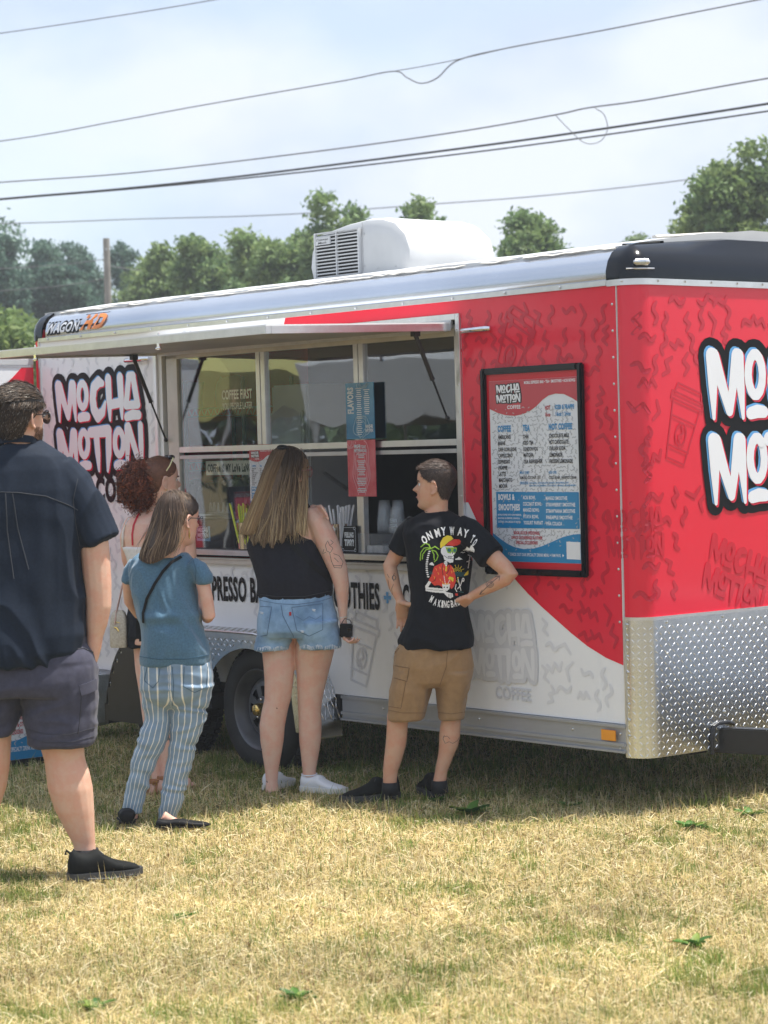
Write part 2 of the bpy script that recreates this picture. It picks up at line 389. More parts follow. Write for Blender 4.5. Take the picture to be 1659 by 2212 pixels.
# pale cup drawings and ghost logos on the wrap
def cup_sketch(fn, x, z, s, a, d, mt, r=.006):
    ca, sa = math.cos(a), math.sin(a)
    P = lambda u, v: (x+(u*ca-v*sa)*s, z+(u*sa+v*ca)*s, r)
    L = [[P(-.34, .0), P(-.22, -1), P(.22, -1), P(.34, 0), P(-.34, 0)], [P(-.40, 0), P(-.40, .12), P(.40, .12), P(.40, 0), P(-.40, 0)], [P(-.34, .12), P(-.30, .28), P(.30, .28), P(.34, .12)], [P(-.30, -.28), P(.30, -.28)], [P(-.26, -.78), P(.26, -.78)],
         [P(.13*math.cos(t), -.53+.19*math.sin(t)) for t in [i*PI/6 for i in range(13)]], [P(-.03, -.36), P(.05, -.5), P(-.05, -.58), P(.03, -.70)]]
    strokes(MB(), L, fn, d).build('cup_print', mt, TR, recalc=False)
cup_sketch(fs, -1.79, .745, .27, -.22, .0042, M['grey_print'])
cup_sketch(fs, -.62, 2.17, .26, -.5, .0048, M['dark_red_print'])
M['ghost_white'] = vinyl('ghost_white', (.80, .81, .835)); M['ghost_grey'] = vinyl('ghost_grey', (.69, .70, .735))
logo(fs, -1.02, .56, .44, .30, .0055, TR, dict(dark=M['ghost_grey'], white=M['ghost_white'], blue=0, red=0), outline=True, tints=False)
b = MB(); text(b, 'COFFEE', -.84, -.60, .475, lambda u, v: fs(u, v, .0056), h=.055); b.build('logo_letters', M['grey_print'], TR, recalc=False)
# main logo by the rear corner
z0_, z1_ = wall(220, 1003)[1], wall(215, 838)[1]
lx0, lx1 = wall(121, 900)[0]+.0, wall(305, 900)[0]
SLW = dict(LK)
logo(fs, lx0+.005, 1.545, lx1-lx0, .535, .0035, TR, SLW)
b = MB(); text(b, 'COFFEE', wall(208, 1060)[0], wall(208, 1060)[0]+.50, 1.385, lambda u, v: fs(u, v, .0045), h=.13, bold=.05); b.build('coffee_lettering', M['black_print'], TR, recalc=False)
# lettering under the hatch
ftx = lambda u, v: fs(u, v, .0046)
for tx_, xa_, xb_ in (('ESPRESSO BAR', -3.17, -2.56), ('SMOOTHIES', -2.135, -1.665), ('A\u00c7AI BOWLS', -1.545, -1.09), ('TEA', -2.42, -2.27)):
    text(MB(), tx_, xa_, xb_, .857, ftx, h=.122, bold=.035).build('side_lettering', M['black_print'], TR, recalc=False)
for px_ in (-1.605, -2.205, -2.49):
    b = MB(); b.add([ftx(px_-.028, .905), ftx(px_+.028, .905), ftx(px_+.028, .923), ftx(px_-.028, .923)], [(0, 1, 2, 3)])
    b.add([fs(px_-.009, .886, .0049), fs(px_+.009, .886, .0049), fs(px_+.009, .942, .0049), fs(px_-.009, .942, .0049)], [(0, 1, 2, 3)])
    b.build('plus_sign', M['blue_print'], TR, recalc=False)


# front wall round the corner (path: t along the wrap)
RC = .10
def fpath(t):
    q = RC*PI/2
    if t <= 0: return Vector((t, 0, 0)), Vector((0, -1, 0))
    if t < q:
        a = t/RC; return Vector((RC*math.sin(a), RC-RC*math.cos(a), 0)), Vector((math.sin(a), -math.cos(a), 0))
    return Vector((RC, RC+(t-q), 0)), Vector((1, 0, 0))
def ff(t, v, d=0):
    p, nrm = fpath(t); q = p+nrm*d; return (q.x, q.y, v)
ts = [RC*PI/2*i/10 for i in range(11)]+[RC*PI/2+x for x in (.3, .6, .9, 1.2, 1.5, 1.76)]
def sheet(name, t_list, za, zb, off, th, mt, **k):
    rings = [[ff(t, za, off), ff(t, zb, off), ff(t, zb, off-th), ff(t, za, off-th)] for t in t_list]
    return MB().loft(rings).build(name, mt, TR, **k)
ts1 = [.0005]+ts[1:]
sheet('front_wall', ts1, .29, ZT, 0, .04, M['red_vinyl'], smooth=True)
sheet('stone_guard', ts1, .27, .868, .004, .003, M['tread'], smooth=True)
sheet('trim_strip', ts1, .868, .882, .007, .006, M['alu'], smooth=True)
MB().b2(-.004, .0004, -.006, .0, .30, ZT-.001).build('corner_trim', M['white_plastic'], TR)
MB().b2(-.006, .006, -.009, -.001, .27, .87).build('corner_trim', M['alu'], TR, bevel=.002)
# raised lozenges of the tread plate
b = MB(); sp = .0262; lf = RC*PI/2+1.76
i = 0
def lozenge(b, fn, u, v, a, L=.0115, W=.0026, h=.0016):
    ca, sa = math.cos(a), math.sin(a)
    P = [(u+L*ca, v+L*sa), (u-W*sa, v+W*ca), (u-L*ca, v-L*sa), (u+W*sa, v-W*ca)]
    vs = [fn(p[0], p[1], 0) for p in P]+[fn(u+L*.55*ca, v+L*.55*sa, h), fn(u-L*.55*ca, v-L*.55*sa, h)]
    b.add(vs, [(0, 1, 4), (1, 5, 4), (1, 2, 5), (2, 3, 5), (3, 4, 5), (3, 0, 4)])
fl = lambda u, v, d: ff(u, v, .0042+d)
nu = int(1.15/sp)
for i in range(nu):
    for j in range(int(.585/sp)):
        lozenge(b, fl, .012+i*sp, .283+j*sp, PI/4 if (i+j) % 2 else -PI/4+PI)
        
b.build('tread_pattern', M['tread_edge'], TR, recalc=True, kind='stuff')
squiggles(MB(), ff, .03, 1.6, .90, ZT-.03, .0012, sp=.098, r=.0105, seed=21, size=1.12, keep=lambda x, z: not (x > .48 and 1.20 < z < 2.06) and not (.2 < x < .50 and 1.48 < z < 1.92) and not (.36 < x < .95 and .90 < z < 1.26)).build('squiggle_print', M['dark_red_print'], TR, recalc=False, kind='stuff')
cup_sketch(ff, .37, 1.80, .26, -.32, .0024, M['dark_red_print'], .0045)
fr_u = lambda px, py: RC*PI/2+front(px, py)[0]-RC
logo(ff, fr_u(1518, 900)+.015, 1.325, .98, .72, .0028, TR, LK)
logo(ff, .42, .99, .42, .26, .0026, TR, dict(dark=0, white=M['pale_red_print'], blue=0, red=0), outline=False, tints=False, rot=-.38)
logo(ff, -.10, 1.13, .30, .22, .0030, TR, dict(dark=0, white=M['pale_red_print'], blue=0, red=0), outline=False, tints=False)
# rivets
rv = MB().ball((0, 0, 0), (.0065, .004, .0065), 8, 4).build('rivet', M['alu'], TR, smooth=True)
first = True
rvp = [(-4.66+.36*k, -.0145, 2.334) for k in range(13)]+[(-1.03-.34*k, -.013, 2.250) for k in range(8)]+[(-1.033, -.013, 2.19-.13*k) for k in range(8)]
rvp += [(-.03, -.002, 2.24-.115*k) for k in range(13)]+[(-.035, -.012, .372), (-.035, -.012, .309), (-.33, -.012, .37), (-.95, -.012, .37), (-1.65, -.012, .37)]
rvp += [tuple(Vector(ff(.014, .85-.069*k, .006))) for k in range(8)]+[tuple(Vector(ff(RC*PI/2+.05+.36*i_, z_, .006))) for i_ in range(4) for z_ in (.855, .72, .58, .43, .30)]+[tuple(Vector(ff(.03+.17*k, 2.337, .010))) for k in range(9)]
for p in rvp:
    if first: rv.location = p; first = False
    else: inst(rv, TR, p)

# rails and cove
b = MB(); b.b2(-4.775, -.055, -.010, 0, 2.322, 2.346); b.b2(-4.775, -.055, -.014, -.008, 2.322, 2.328); b.build('top_rail', M['alu'], TR, bevel=.002)
sheet('front_rail', [-.055, -.02]+ts, 2.318, 2.345, .009, .01, M['alu'], smooth=True)
prof = [(0, 2.345), (-.001, 2.385), (.010, 2.425), (.034, 2.458), (.066, 2.476), (.10, 2.484)]
def cove(name, xs, mt):
    rings = [[(x, y, z) for y, z in prof]+[(x, y+.01, z-.012) for y, z in prof[::-1]] for x in xs]
    return MB().loft(rings).build(name, mt, TR, smooth=True)
cove('side_cove', [-4.70, -.06], M['cove'])
def cap(name, ts_, flip, mt, k=1.0):
    pr = [(0.004, 2.345), (.006, 2.385), (-.008, 2.43), (-.035, 2.468), (-.08, 2.495), (-.15, 2.508), (-.30, 2.508)]
    rings = []
    for t in ts_:
        p, nr = fpath(t); ring = []
        for d, z in pr:
            q = p+nr*d; zz = z+(.045*min(1, max(0, (q.y-.1)/.6)) if z > 2.49 else 0)
            q.x = max(q.x, -.06)
            x = q.x if not flip else -4.775-.06+.04-q.x
            ring.append((x, max(q.y, -.01), zz))
        ring2 = [(a_, b_, c_-.012) for a_, b_, c_ in ring[::-1]]
        rings.append(ring+ring2)
    return MB().loft(rings).build(name, mt, TR, smooth=True)
capf = cap('front_cap', [-.06, -.03, 0]+ts[1:], False, M['black_gloss'])
cap('rear_cap', [-.09, -.05, 0]+ts[1:], True, M['black_gloss'])
# roof skin
rings = []
for x in [-4.84+.2*k for k in range(25)]+[-.06, -.02]:
    rings.append([(x, .085+(WD-.085)*q/12, 2.478+.115*math.sin(PI*(.06+.88*q/12))+.004*math.sin(x*9+q*3)) for q in range(13)]+[(x, WD, 2.42), (x, .085, 2.44)])
MB().loft(rings).build('roof', M['white_plastic'], TR, smooth=True)
rd = random.Random(3); pts = []; x = -4.66
b = MB()
while x < -.05:
    pts.append((x, .088+rd.uniform(-.008, .008), 2.488+rd.uniform(-.003, .006))); x += rd.uniform(.03, .08)
b.tube(pts, [(.012+rd.uniform(-.003, .005), .006) for _ in pts], 6)
pts = [tuple(Vector(ff(t, 2.53+(.045*min(1, max(0, (ff(t, 0, -.16)[1]-.1)/.6))), -.16))) for t in [.36+.06*k for k in range(22)]]
b.tube(pts, [(.016, .008)]*len(pts), 6)
b.build('roof_sealant', M['sealant'], TR, smooth=True)
# rest of the body
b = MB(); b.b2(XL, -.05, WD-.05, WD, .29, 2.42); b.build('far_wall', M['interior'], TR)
b = MB(); b.b2(XL-.07, XL-.02, .02, WD, .29, 2.40); b.build('rear_frame', M['red_vinyl'], TR)
b = MB(); b.b2(XL-.035, XL-.003, -.006, .03, .30, 2.325); b.build('rear_corner', M['red_vinyl'], TR)
MB().b2(XL-.003, XL+.012, -.010, 0, .30, 2.325).build('corner_trim', M['alu'], TR)
MB().b2(XL, .05, .05, WD, .30, .38).build('floor', M['black_matte'], TR)
b = MB(); b.b2(-3.8, -2.05, .055, .10, .38, .75); b.b2(-4.7, .0, 1.4, 1.5, .26, .33); b.b2(-4.7, .0, .4, .5, .24, .32); b.build('chassis', M['black_matte'], TR)
# side mirror lamp on the front cap
s_ = MB(); s_.cm = 0
tt = RC*PI/2*.72
for off, rr, hh, mtn, nm in ((.010, .050, .020, 'alu', 'lamp_housing'),):
    pass
base = Vector(ff(.115, 2.415, .006)); tdir = (Vector(ff(.17, 2.41, .0))-Vector(ff(.06, 2.41, .0))).normalized()
b = MB(); b.tube([base-tdir*.028, base+tdir*.028], [(.011, .015)]*2, 12); b.ball(base-tdir*.028, .011); b.ball(base+tdir*.028, .011)
lh = b.build('marker_lamp', M['alu'], TR, smooth=True)
nrm = Vector((tdir.y, -tdir.x, 0)); b = MB(); b.tube([base-tdir*.010+nrm*.012, base+tdir*.010+nrm*.012], [(.013, .010)]*2, 10); b.build('lamp_lens', M['glass'], lh, smooth=True)
MB().tube([Vector(ff(.05, 2.388, .006)), Vector(ff(.115, 2.386, .012)), Vector(ff(.18, 2.388, .006))], .0035, 6).build('lamp_drip_edge', M['alu'], TR, smooth=True)
# maker lettering on the cove
cv = lambda u, v: (u, -.004+.04*max(0, (v-2.37)/.09)**2, v)
b = MB(); wx0, wx1, wx2 = wall(100, 700)[0]+.01, wall(172, 700)[0], wall(228, 690)[0]
b.prism([(wx1-.04, 2.388), (wx2-.06, 2.388), (wx2, 2.462), (wx1+.02, 2.462)], lambda u, v, d: (u, cv(u, v)[1]-.001-d, v), 0, .0005); b.build('maker_plate', M['black_print'], TR, recalc=False)
b = MB(); text(b, 'WAGON', wx0-.006, wx1+.006, 2.368, lambda u, v: (u, cv(u, v)[1]-.002, v), h=.060, bold=.12, slant=.3); b.build('maker_outline', M['black_print'], TR, recalc=False)
b = MB(); text(b, 'WAGON', wx0, wx1, 2.371, lambda u, v: (u, cv(u, v)[1]-.004, v), h=.054, bold=.035, slant=.3); b.build('maker_lettering', M['white_print'], TR, recalc=False)
M['orange_print'] = vinyl('orange_print', (.85, .25, .03))
b = MB(); text(b, 'HD', wx1+.01, wx2, 2.374, lambda u, v: (u, cv(u, v)[1]-.006, v), h=.078, bold=.05, slant=.35); b.build('maker_lettering', M['orange_print'], TR, recalc=False)
# amber reflector, door handles
MB().b2(-.135, -.045, -.030, -.026, .340, .388).build('amber_reflector', M['amber'], TR, bevel=.002)
def pill(name, x0, x1, z, par, y=-.004):
    b = MB(); b.tube([(x0, y-.010, z), (x0+.02, y-.020, z+.002), (x1-.02, y-.022, z+.003), (x1, y-.012, z+.003)], [.010, .013, .014, .011], 10)
    return b.build(name, M['chrome'], par, smooth=True)
pill('hatch_lamp', -1.0, -.80, 2.176, TR); pill('hatch_lamp', -3.84, -3.60, 2.170, TR)

# ------------------------------------------------------------------ serving window
b = MB(); P_ = .014
b.b2(-1.046, -1.018, -P_, 0, 1.05, 2.262); b.b2(-3.565, -3.535, -P_, 0, 1.05, 2.262); b.b2(-3.535, -1.046, -P_, 0, 2.236, 2.262)
b.build('opening_flange', M['alu'], TR, bevel=.0015)
b = MB(); b.b2(-3.535, -3.475, .030, .045, 1.10, 2.22); b.b2(-3.56, -1.02, .02, .05, 2.215, 2.235); b.build('rubber_seal', M['black_matte'], TR)
def frame(name, bars, mt='alu'):
    b = MB()
    for x0, x1, z0, z1 in bars: b.b2(x0, x1, .012, .045, z0, z1)
    return b.build(name, M[mt], TR, bevel=.002)
frame('window_post', [(-3.475, -3.372, 1.13, 2.215)], 'beige_alu')
frame('window_post', [(-1.086, -1.048, 1.13, 2.19)])
frame('window_head', [(-3.475, -1.048, 2.160, 2.214)], 'beige_alu')
for x0 in (-2.652, -1.842):
    frame('mullion', [(x0, x0+.036, 1.68, 2.160)]); frame('mullion', [(x0+.041, x0+.078, 1.68, 2.160)])
frame('mullion', [(-2.652, -2.60, 1.13, 1.61)]); frame('mullion', [(-1.842, -1.79, 1.13, 1.61)])
frame('window_rail', [(-3.372, -1.086, 1.648, 1.678)]); frame('window_rail', [(-3.372, -1.086, 1.612, 1.632)], 'alu_dull')
for (x0, x1, z0, z1) in ((-3.372, -2.652, 1.678, 2.16), (-2.574, -1.842, 1.678, 2.16), (-1.764, -1.086, 1.678, 2.16), (-3.372, -2.652, 1.13, 1.612)):
    MB().b2(x0, x1, .026, .030, z0, z1).build('window_pane', M['glass'], TR)
# counter and ledges
b = MB(); b.b2(-3.475, -1.048, -.055, .012, 1.098, 1.125); b.build('counter_edge', M['alu'], TR, bevel=.004)
MB().b2(-3.53, -1.048, -.010, .02, 1.088, 1.098).build('counter_seal', M['black_matte'], TR)
b = MB(); b.b2(-3.535, -1.046, -.028, 0, 1.048, 1.084); b.b2(-3.535, -1.046, -.034, -.028, 1.072, 1.084); b.build('lower_ledge', M['beige_alu'], TR, bevel=.003)
MB().b2(-3.475, -1.048, .012, .55, 1.105, 1.130).build('counter', M['black'], TR, bevel=.002)
# hatch panel, hinged at the top of the opening
HL = 1.095
def hz(y): return 2.200+y/HL*.025
H = MB(); X0, X1 = -3.53, -1.075
def hbox(b, x0, x1, y0, y1, t0, t1):
    vs = [(x, y, hz(y)+t) for x in (x0, x1) for y in (y0, y1) for t in (t0, t1)]
    b.add(vs, [(0, 1, 3, 2), (4, 6, 7, 5), (0, 4, 5, 1), (2, 3, 7, 6), (0, 2, 6, 4), (1, 5, 7, 3)])
M['hatch_inner'] = mat('hatch_inner_panel', (.42, .42, .41), rough=.5, metal=.2, var=.12, vscale=3)
b = MB(); hbox(b, X0+.03, X1-.03, -HL+.03, -.02, -.004, .010); hp = b.build('hatch_panel', M['hatch_inner'], TR)
b = MB(); hbox(b, X0, X1, -HL, -HL+.03, -.016, .018); hbox(b, X1-.03, X1, -HL+.03, -.012, -.016, .018); hbox(b, X0, X0+.03, -HL+.03, -.012, -.016, .018); hbox(b, X0+.03, X1-.03, -.03, -.012, -.02, .014)
b.build('hatch_frame', M['alu'], hp, bevel=.002)
b = MB(); hbox(b, X0+.002, X1-.002, -HL+.002, -.014, .018, .024); b.build('hatch_skin', M['white_vinyl'], hp)
b = MB(); b.b2(X0, X1, -.012, -.002, 2.196, 2.246); b.build('hinge', M['alu_dull'], hp)
for x in (-1.9, -3.0):
    b = MB(); b.box((x, -HL-.004, hz(-HL)-.03), (.02, .012, .03)); b.tube([(x-.02, -HL-.006, hz(-HL)-.040), (x+.018, -HL-.006, hz(-HL)-.036)], .006, 6); b.tube([(x, -HL-.006, hz(-HL)+.02), (x, -HL-.006, hz(-HL)+.034)], .004, 6); b.build('hatch_latch', M['chrome'], hp, smooth=True)
def strut(x, y, z1, z0):
    A = Vector((x, y, z1)); B = Vector((x, -.006, z0)); mid = A.lerp(B, .52)
    b = MB(); b.tube([A, mid], .011, 10); b.tube([mid, mid.lerp(B, .03)], .013, 10); o = b.build('gas_strut', M['black'], TR, smooth=True)
    MB().tube([mid, B], .005, 8).build('strut_rod', M['black_matte'], o, smooth=True)
    b = MB(); b.box(A+Vector((0, 0, .008)), (.03, .035, .03)); b.ball(B, .012); b.build('strut_bracket', M['black'], o)
strut(-1.125, -.19, 2.165, 1.775); strut(-3.47, -.20, 2.165, 1.72)
# open rear door seen behind the corner
b = MB(); b.b2(XL-.08, XL-.045, -1.12, -.02, .42, 2.228); dr = b.build('rear_door', M['white_vinyl'], TR, bevel=.003)
fd = lambda u, v, d=0: (XL-.045+d, u, v)
MB().b2(XL-.045, XL-.040, -1.12, -.02, 2.192, 2.226).build('door_top_rail', M['white_plastic'], dr)
MB().b2(XL-.0448, XL-.0415, -1.12, -.02, 2.178, 2.188).build('door_trim', M['alu'], dr)
MB().prism([(-.02, 2.176), (-.10, 2.176), (-.16, 2.12), (-.28, 2.02), (-.50, 1.88), (-.9, 1.62), (-1.1, 1.2), (-1.1, .95), (-.02, .95)], fd, .001, .002).build('door_graphic', M['red_vinyl'], dr)
squiggles(None, fd, -1.1, -.04, 1.0, 2.05, .0032, sp=.14, seed=5, keep=lambda x, z: z < 1.98+x*.45, par=dr, pm=M['dark_red_print'])
squiggles(None, fd, -1.1, -.04, .45, .93, .0032, sp=.14, seed=6, par=dr, pm=M['light_print'])

# ------------------------------------------------------------------ running gear
def wheel(x):
    Yf = -.15; c = (x, 0, .315)
    b = MB(); b.lathe([(.20, Yf+.03), (.212, Yf+.012), (.245, Yf-.004), (.285, Yf-.002), (.315, Yf+.012), (.332, Yf+.04), (.336, Yf+.10), (.332, Yf+.16), (.30, Yf+.19), (.20, Yf+.19), (.19, Yf+.10)], c, 'Y', 48)
    t = b.build('wheel', M['rubber'], TR, smooth='all')
    # tread blocks
    b = MB()
    for k in range(60):
        a = 2*PI*k/60
        for yy, sh in ((Yf+.055, 0), (Yf+.10, .5), (Yf+.145, 0)):
            aa = a+sh*2*PI/60; b.box((x+.337*math.cos(aa), yy, .315+.337*math.sin(aa)), (.012, .034, .024), Matrix.Rotation(-aa, 3, 'Y'))
    b.build('tyre_tread', M['rubber'], t)
    b = MB(); b.lathe([(.212, Yf+.010), (.208, Yf+.002), (.200, Yf+.006), (.192, Yf+.022), (.176, Yf+.040), (.165, Yf+.075)], c, 'Y', 40)
    b.lathe([(.167, Yf+.074), (.150, Yf+.055), (.135, Yf+.045), (.120, Yf+.044)], c, 'Y', 40)
    b.lathe([(.066, Yf+.040), (.050, Yf+.030), (.036, Yf+.028), (.034, Yf+.06)], c, 'Y', 40)
    for k in range(8):   # spokes between the eight openings
        a0 = 2*PI*(k+.28)/8; a1 = 2*PI*(k+.72)/8
        pts = []
        for aa, r, y in ((a0, .121, Yf+.044), (a1, .121, Yf+.044), (a1+.05, .065, Yf+.040), (a0-.05, .065, Yf+.040)): pts.append((x+r*math.cos(aa), y, .315+r*math.sin(aa)))
        b.add(pts+[(p[0], p[1]+.01, p[2]) for p in pts], [(0, 1, 2, 3), (4, 5, 6, 7), (0, 4, 7, 3), (1, 5, 6, 2)])
    b.build('rim', M['rim'], t, smooth=True)
    b = MB(); b.lathe([(.034, Yf+.03), (.034, Yf-.002), (.028, Yf-.014), (.012, Yf-.020), (.001, Yf-.020)], c, 'Y', 24); b.build('hub_cap', M['gold'], t, smooth=True)
    b = MB()
    for k in range(5):
        a = 2*PI*k/5+.3; b.ball((x+.052*math.cos(a), Yf+.026, .315+.052*math.sin(a)), .009, 8, 5)
    b.build('wheel_nuts', M['chrome'], t, smooth=True)
    b = MB(); b.lathe([(.164, Yf+.10), (.001, Yf+.10)], c, 'Y', 24); b.build('brake_drum', M['black_matte'], t)
wheel(-2.50); wheel(-3.36)
# box fender with curved ends over both wheels
FO = -.205; xc = -2.915; HF = .93
def fz(x):
    e = abs(x-xc)
    if e < .46: return .712
    q = min(1, (e-.46)/.46); return .712-.50*(1-math.sqrt(max(0, 1-q**1.9)))
xs = [xc+.925*math.sin(PI/2*k/22) for k in range(-22, 23)]
rings = []
for x in xs: z = fz(x); rings.append([(x, .0, z), (x, FO, z), (x, FO, z-.007), (x, 0, z-.007)])
fd_ = MB().loft(rings).build('fender', M['tread'], TR, smooth=True)
def apron(xc2, x0, x1):   # face plate with a wheel cut-out
    b = MB(); n = 26; top = []; bot = []
    for k in range(n+1):
        x = x0+(x1-x0)*k/n; zt = fz(x)-.003; e = (x-xc2)/.395
        zb = .30+.335*math.sqrt(max(0, 1-e*e)) if abs(e) < 1 else .30
        if abs(x-xc) > .80: zb = min(zb, .235)
        zb = min(zb, zt-.004); top.append((x, zt)); bot.append((x, zb))
    for (a, c), (a2, c2) in zip(zip(top, bot), zip(top[1:], bot[1:])):
        for yy in (FO, FO+.004): b.add([(a[0], yy, a[1]), (a2[0], yy, a2[1]), (c2[0], yy, c2[1]), (c[0], yy, c[1])], [(0, 1, 2, 3)])
        b.add([(c[0], FO, c[1]), (c2[0], FO, c2[1]), (c2[0], FO+.004, c2[1]), (c[0], FO+.004, c[1])], [(0, 1, 2, 3)])
    return b
for a in ((-3.36, xc-.915, -2.93), (-2.50, -2.93, xc+.915)):
    bb = apron(*a); bb.build('fender_face', M['tread'], fd_, recalc=True)
b = MB()
def zin(x):
    for w_ in (-2.50, -3.36):
        e = (x-w_)/.41
        if abs(e) < 1 and x*0 == 0: pass
    return 0
for i in range(int(1.82/sp)):
    for j in range(int(.52/sp)):
        x = xc-.91+i*sp; z = .20+j*sp; ok = z < fz(x)-.015 and abs(x-xc) < .90
        for w_ in (-2.50, -3.36):
            e = (x-w_)/.41
            if abs(e) < 1 and z < .30+.35*math.sqrt(1-e*e)+.01: ok = False
        if abs(x-xc) < .80 and z < .32: ok = False
        if abs(x+2.93) < .05 and z < .45: ok = False
        if z < .26 and abs(x-xc) < .8: ok = False
        if ok: lozenge(b, lambda u, v, d: (u, FO-.0005-d, v), x, z, PI/4 if (i+j) % 2 else 3*PI/4)
for i in range(int(1.3/sp)):
    for j in range(7):
        x = xc-.65+i*sp; y = -.012-j*sp
        lozenge(b, lambda u, v, d: (u, v, fz(u)+.0006+d), x, y, PI/4 if (i+j) % 2 else 3*PI/4)
for i in range(13):
    for j in range(7):
        x = xc+.918-.012*i; 
        if fz(x) > .3 and fz(x) < .69: lozenge(b, lambda u, v, d: (u+d*.7, v, fz(u)+.0006+d*.7), x, -.012-j*sp, PI/4 if (i+j) % 2 else 3*PI/4)
b.build('fender_tread', M['tread_edge'], fd_, kind='stuff')
b = MB(); b.tube([(xc-.78+1.56*k/20, FO, fz(xc-.78+1.56*k/20)+.002) for k in range(21)], .006, 6); b.build('fender_lip', M['alu'], fd_, smooth=True)
rings = []
for k in range(13):
    x = xc-1.19+.0*k; 
b = MB(); rr = []
for k in range(12):
    x = xc-.935+.40*(k/11)**1.5; z = fz(max(x, xc-.918))+.003; rr.append([(x, .0, z+.004), (x, FO-.006, z+.004), (x, FO-.006, z-.02), (x, 0, z-.02)])
b.loft(rr); b.b2(xc-.94, xc-.91, FO, 0, .15, .25)
for k in range(10):
    x0 = xc-.935+.40*(k/10)**1.5; x1 = xc-.935+.40*((k+1)/10)**1.5
    b.b2(x0, x1, FO-.006, FO-.002, .17, fz(max(x0, xc-.918)))
b.build('mud_flap', M['black'], TR)
MB().b2(-3.02, -2.84, -.20, 0, .30, .36).build('axle_hanger', M['black_matte'], TR)
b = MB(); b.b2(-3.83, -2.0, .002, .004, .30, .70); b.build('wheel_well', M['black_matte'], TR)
for x in (-2.5, -3.36): MB().cyl((x, 0, .315), (x, WD, .315), .035).build('axle', M['black_matte'], TR)
for x in (-2.5, -3.36):
    MB().lathe([(.20, WD), (.33, WD), (.336, WD+.1), (.30, WD+.19), (.1, WD+.19)], (x, 0, .315), 'Y', 24).build('wheel', M['rubber'], TR, smooth=True)
# tongue beam
b = MB()
yb = front(1552, 1580)[0]+.02
b.b2(.0, 1.6, 0, .12, 0, .118)
beam = MB()
A = Vector((.06, yb, .305)); B = Vector((1.55, 1.03, .305)); dd_ = (B-A).normalized(); sd = Vector((-dd_.y, dd_.x, 0))
vs = [P+sd*s_*.035+Vector((0, 0, h_*.056)) for P in (A, B) for s_ in (-1, 1) for h_ in (-1, 1)]
beam.add(vs, [(0, 1, 3, 2), (4, 6, 7, 5), (0, 4, 5, 1), (2, 3, 7, 6), (0, 2, 6, 4), (1, 5, 7, 3)])
bo = beam.build('tongue_beam', M['black'], TR, bevel=.006)
pts = [Vector((.112, yb-.075, .25)), Vector((.112, yb-.078, .33)), Vector((.112, yb-.06, .372)), Vector((.112, yb-.03, .384)), Vector((.112, yb+.03, .384)), Vector((.112, yb+.07, .37))]
MB().tube(pts, .009, 8).build('beam_collar', M['black'], TR, smooth=True)
A2 = Vector((.06, WD-yb, .305)); B2 = Vector((1.55, 1.03, .305)); dd_ = (B2-A2).normalized(); sd = Vector((-dd_.y, dd_.x, 0))
vs = [P+sd*s_*.035+Vector((0, 0, h_*.056)) for P in (A2, B2) for s_ in (-1, 1) for h_ in (-1, 1)]
MB().add(vs, [(0, 1, 3, 2), (4, 6, 7, 5), (0, 4, 5, 1), (2, 3, 7, 6), (0, 2, 6, 4), (1, 5, 7, 3)]).build('tongue_beam', M['black'], TR, bevel=.006)
MB().b2(1.45, 1.75, .99, 1.07, .28, .36).build('coupler', M['black'], TR, bevel=.01)
MB().tube([(1.1, 1.03, .02), (1.1, 1.03, .75)], .03, 12).build('jack', M['black'], TR)

# ------------------------------------------------------------------ roof air conditioner
y0, y1 = .74, 1.38
pf = [(-3.02, 2.575), (-3.045, 2.66), (-3.03, 2.76), (-2.99, 2.835), (-2.75, 2.872), (-2.55, 2.886), (-2.42, 2.878), (-2.32, 2.850), (-2.235, 2.780), (-2.20, 2.69), (-2.205, 2.60), (-2.22, 2.575)]
b = MB(); rings = []
for q, (ins, yy) in enumerate(((.10, y0), (.045, y0+.004), (.012, y0+.02), (0, y0+.06), (0, (y0+y1)/2), (0, y1-.06), (.02, y1-.01), (.10, y1))):
    cxp, czp = -2.53, 2.62; ring = []
    for (x, z) in pf:
        lx = (1-ins/.52) if x > -2.6 else (1-ins*.25/.5); lz = 1-ins/.27 if z > 2.6 else 1
        # front end sweeps back towards the sides
        ring.append((cxp+(x-cxp)*lx, yy, czp+(z-czp)*lz))
    rings.append(ring)
b.loft(rings); ac = b.build('air_conditioner', M['white_plastic'], TR, smooth=True, bevel=0)
b = MB(); gx0, gx1 = -2.965, -2.60
MB().b2(gx0, gx1, y0-.006, y0+.01, 2.60, 2.825).build('grille_back', M['black_matte'], ac)
nsl = 13
for k in range(nsl+1):
    z = 2.592+k*(2.835-2.592)/nsl
    MB().b2(gx0-.01, gx1+.01, y0-.016, y0-.002, z-.0034, z+.0034).build('slat', M['white_plastic'], ac)
for x in (gx0-.012, (gx0+gx1)/2-.004, gx1+.004): MB().b2(x, x+.012 if x != (gx0+gx1)/2-.004 else x+.008, y0-.020, y0-.002, 2.590, 2.838).build('grille_bar', M['white_plastic'], ac)
b = MB(); b.b2(gx0+.008, gx0+.135, y0-.024, y0-.016, 2.770, 2.812); pl = b.build('badge', M['white_plastic'], ac)
b = MB(); text(b, 'Coleman', gx0+.016, gx0+.12, 2.793, lambda u, v: (u, y0-.0245, v), h=.012, bold=.01, slant=.3); text(b, 'Mach', gx0+.03, gx0+.105, 2.775, lambda u, v: (u, y0-.0245, v), h=.012, bold=.01, slant=.3); b.build('badge_lettering', M['black_print'], pl, recalc=False)
MB().b2(-2.5, -2.3, y0+.05, y1-.05, 2.555, 2.58).build('air_conditioner_base', M['black_matte'], ac)

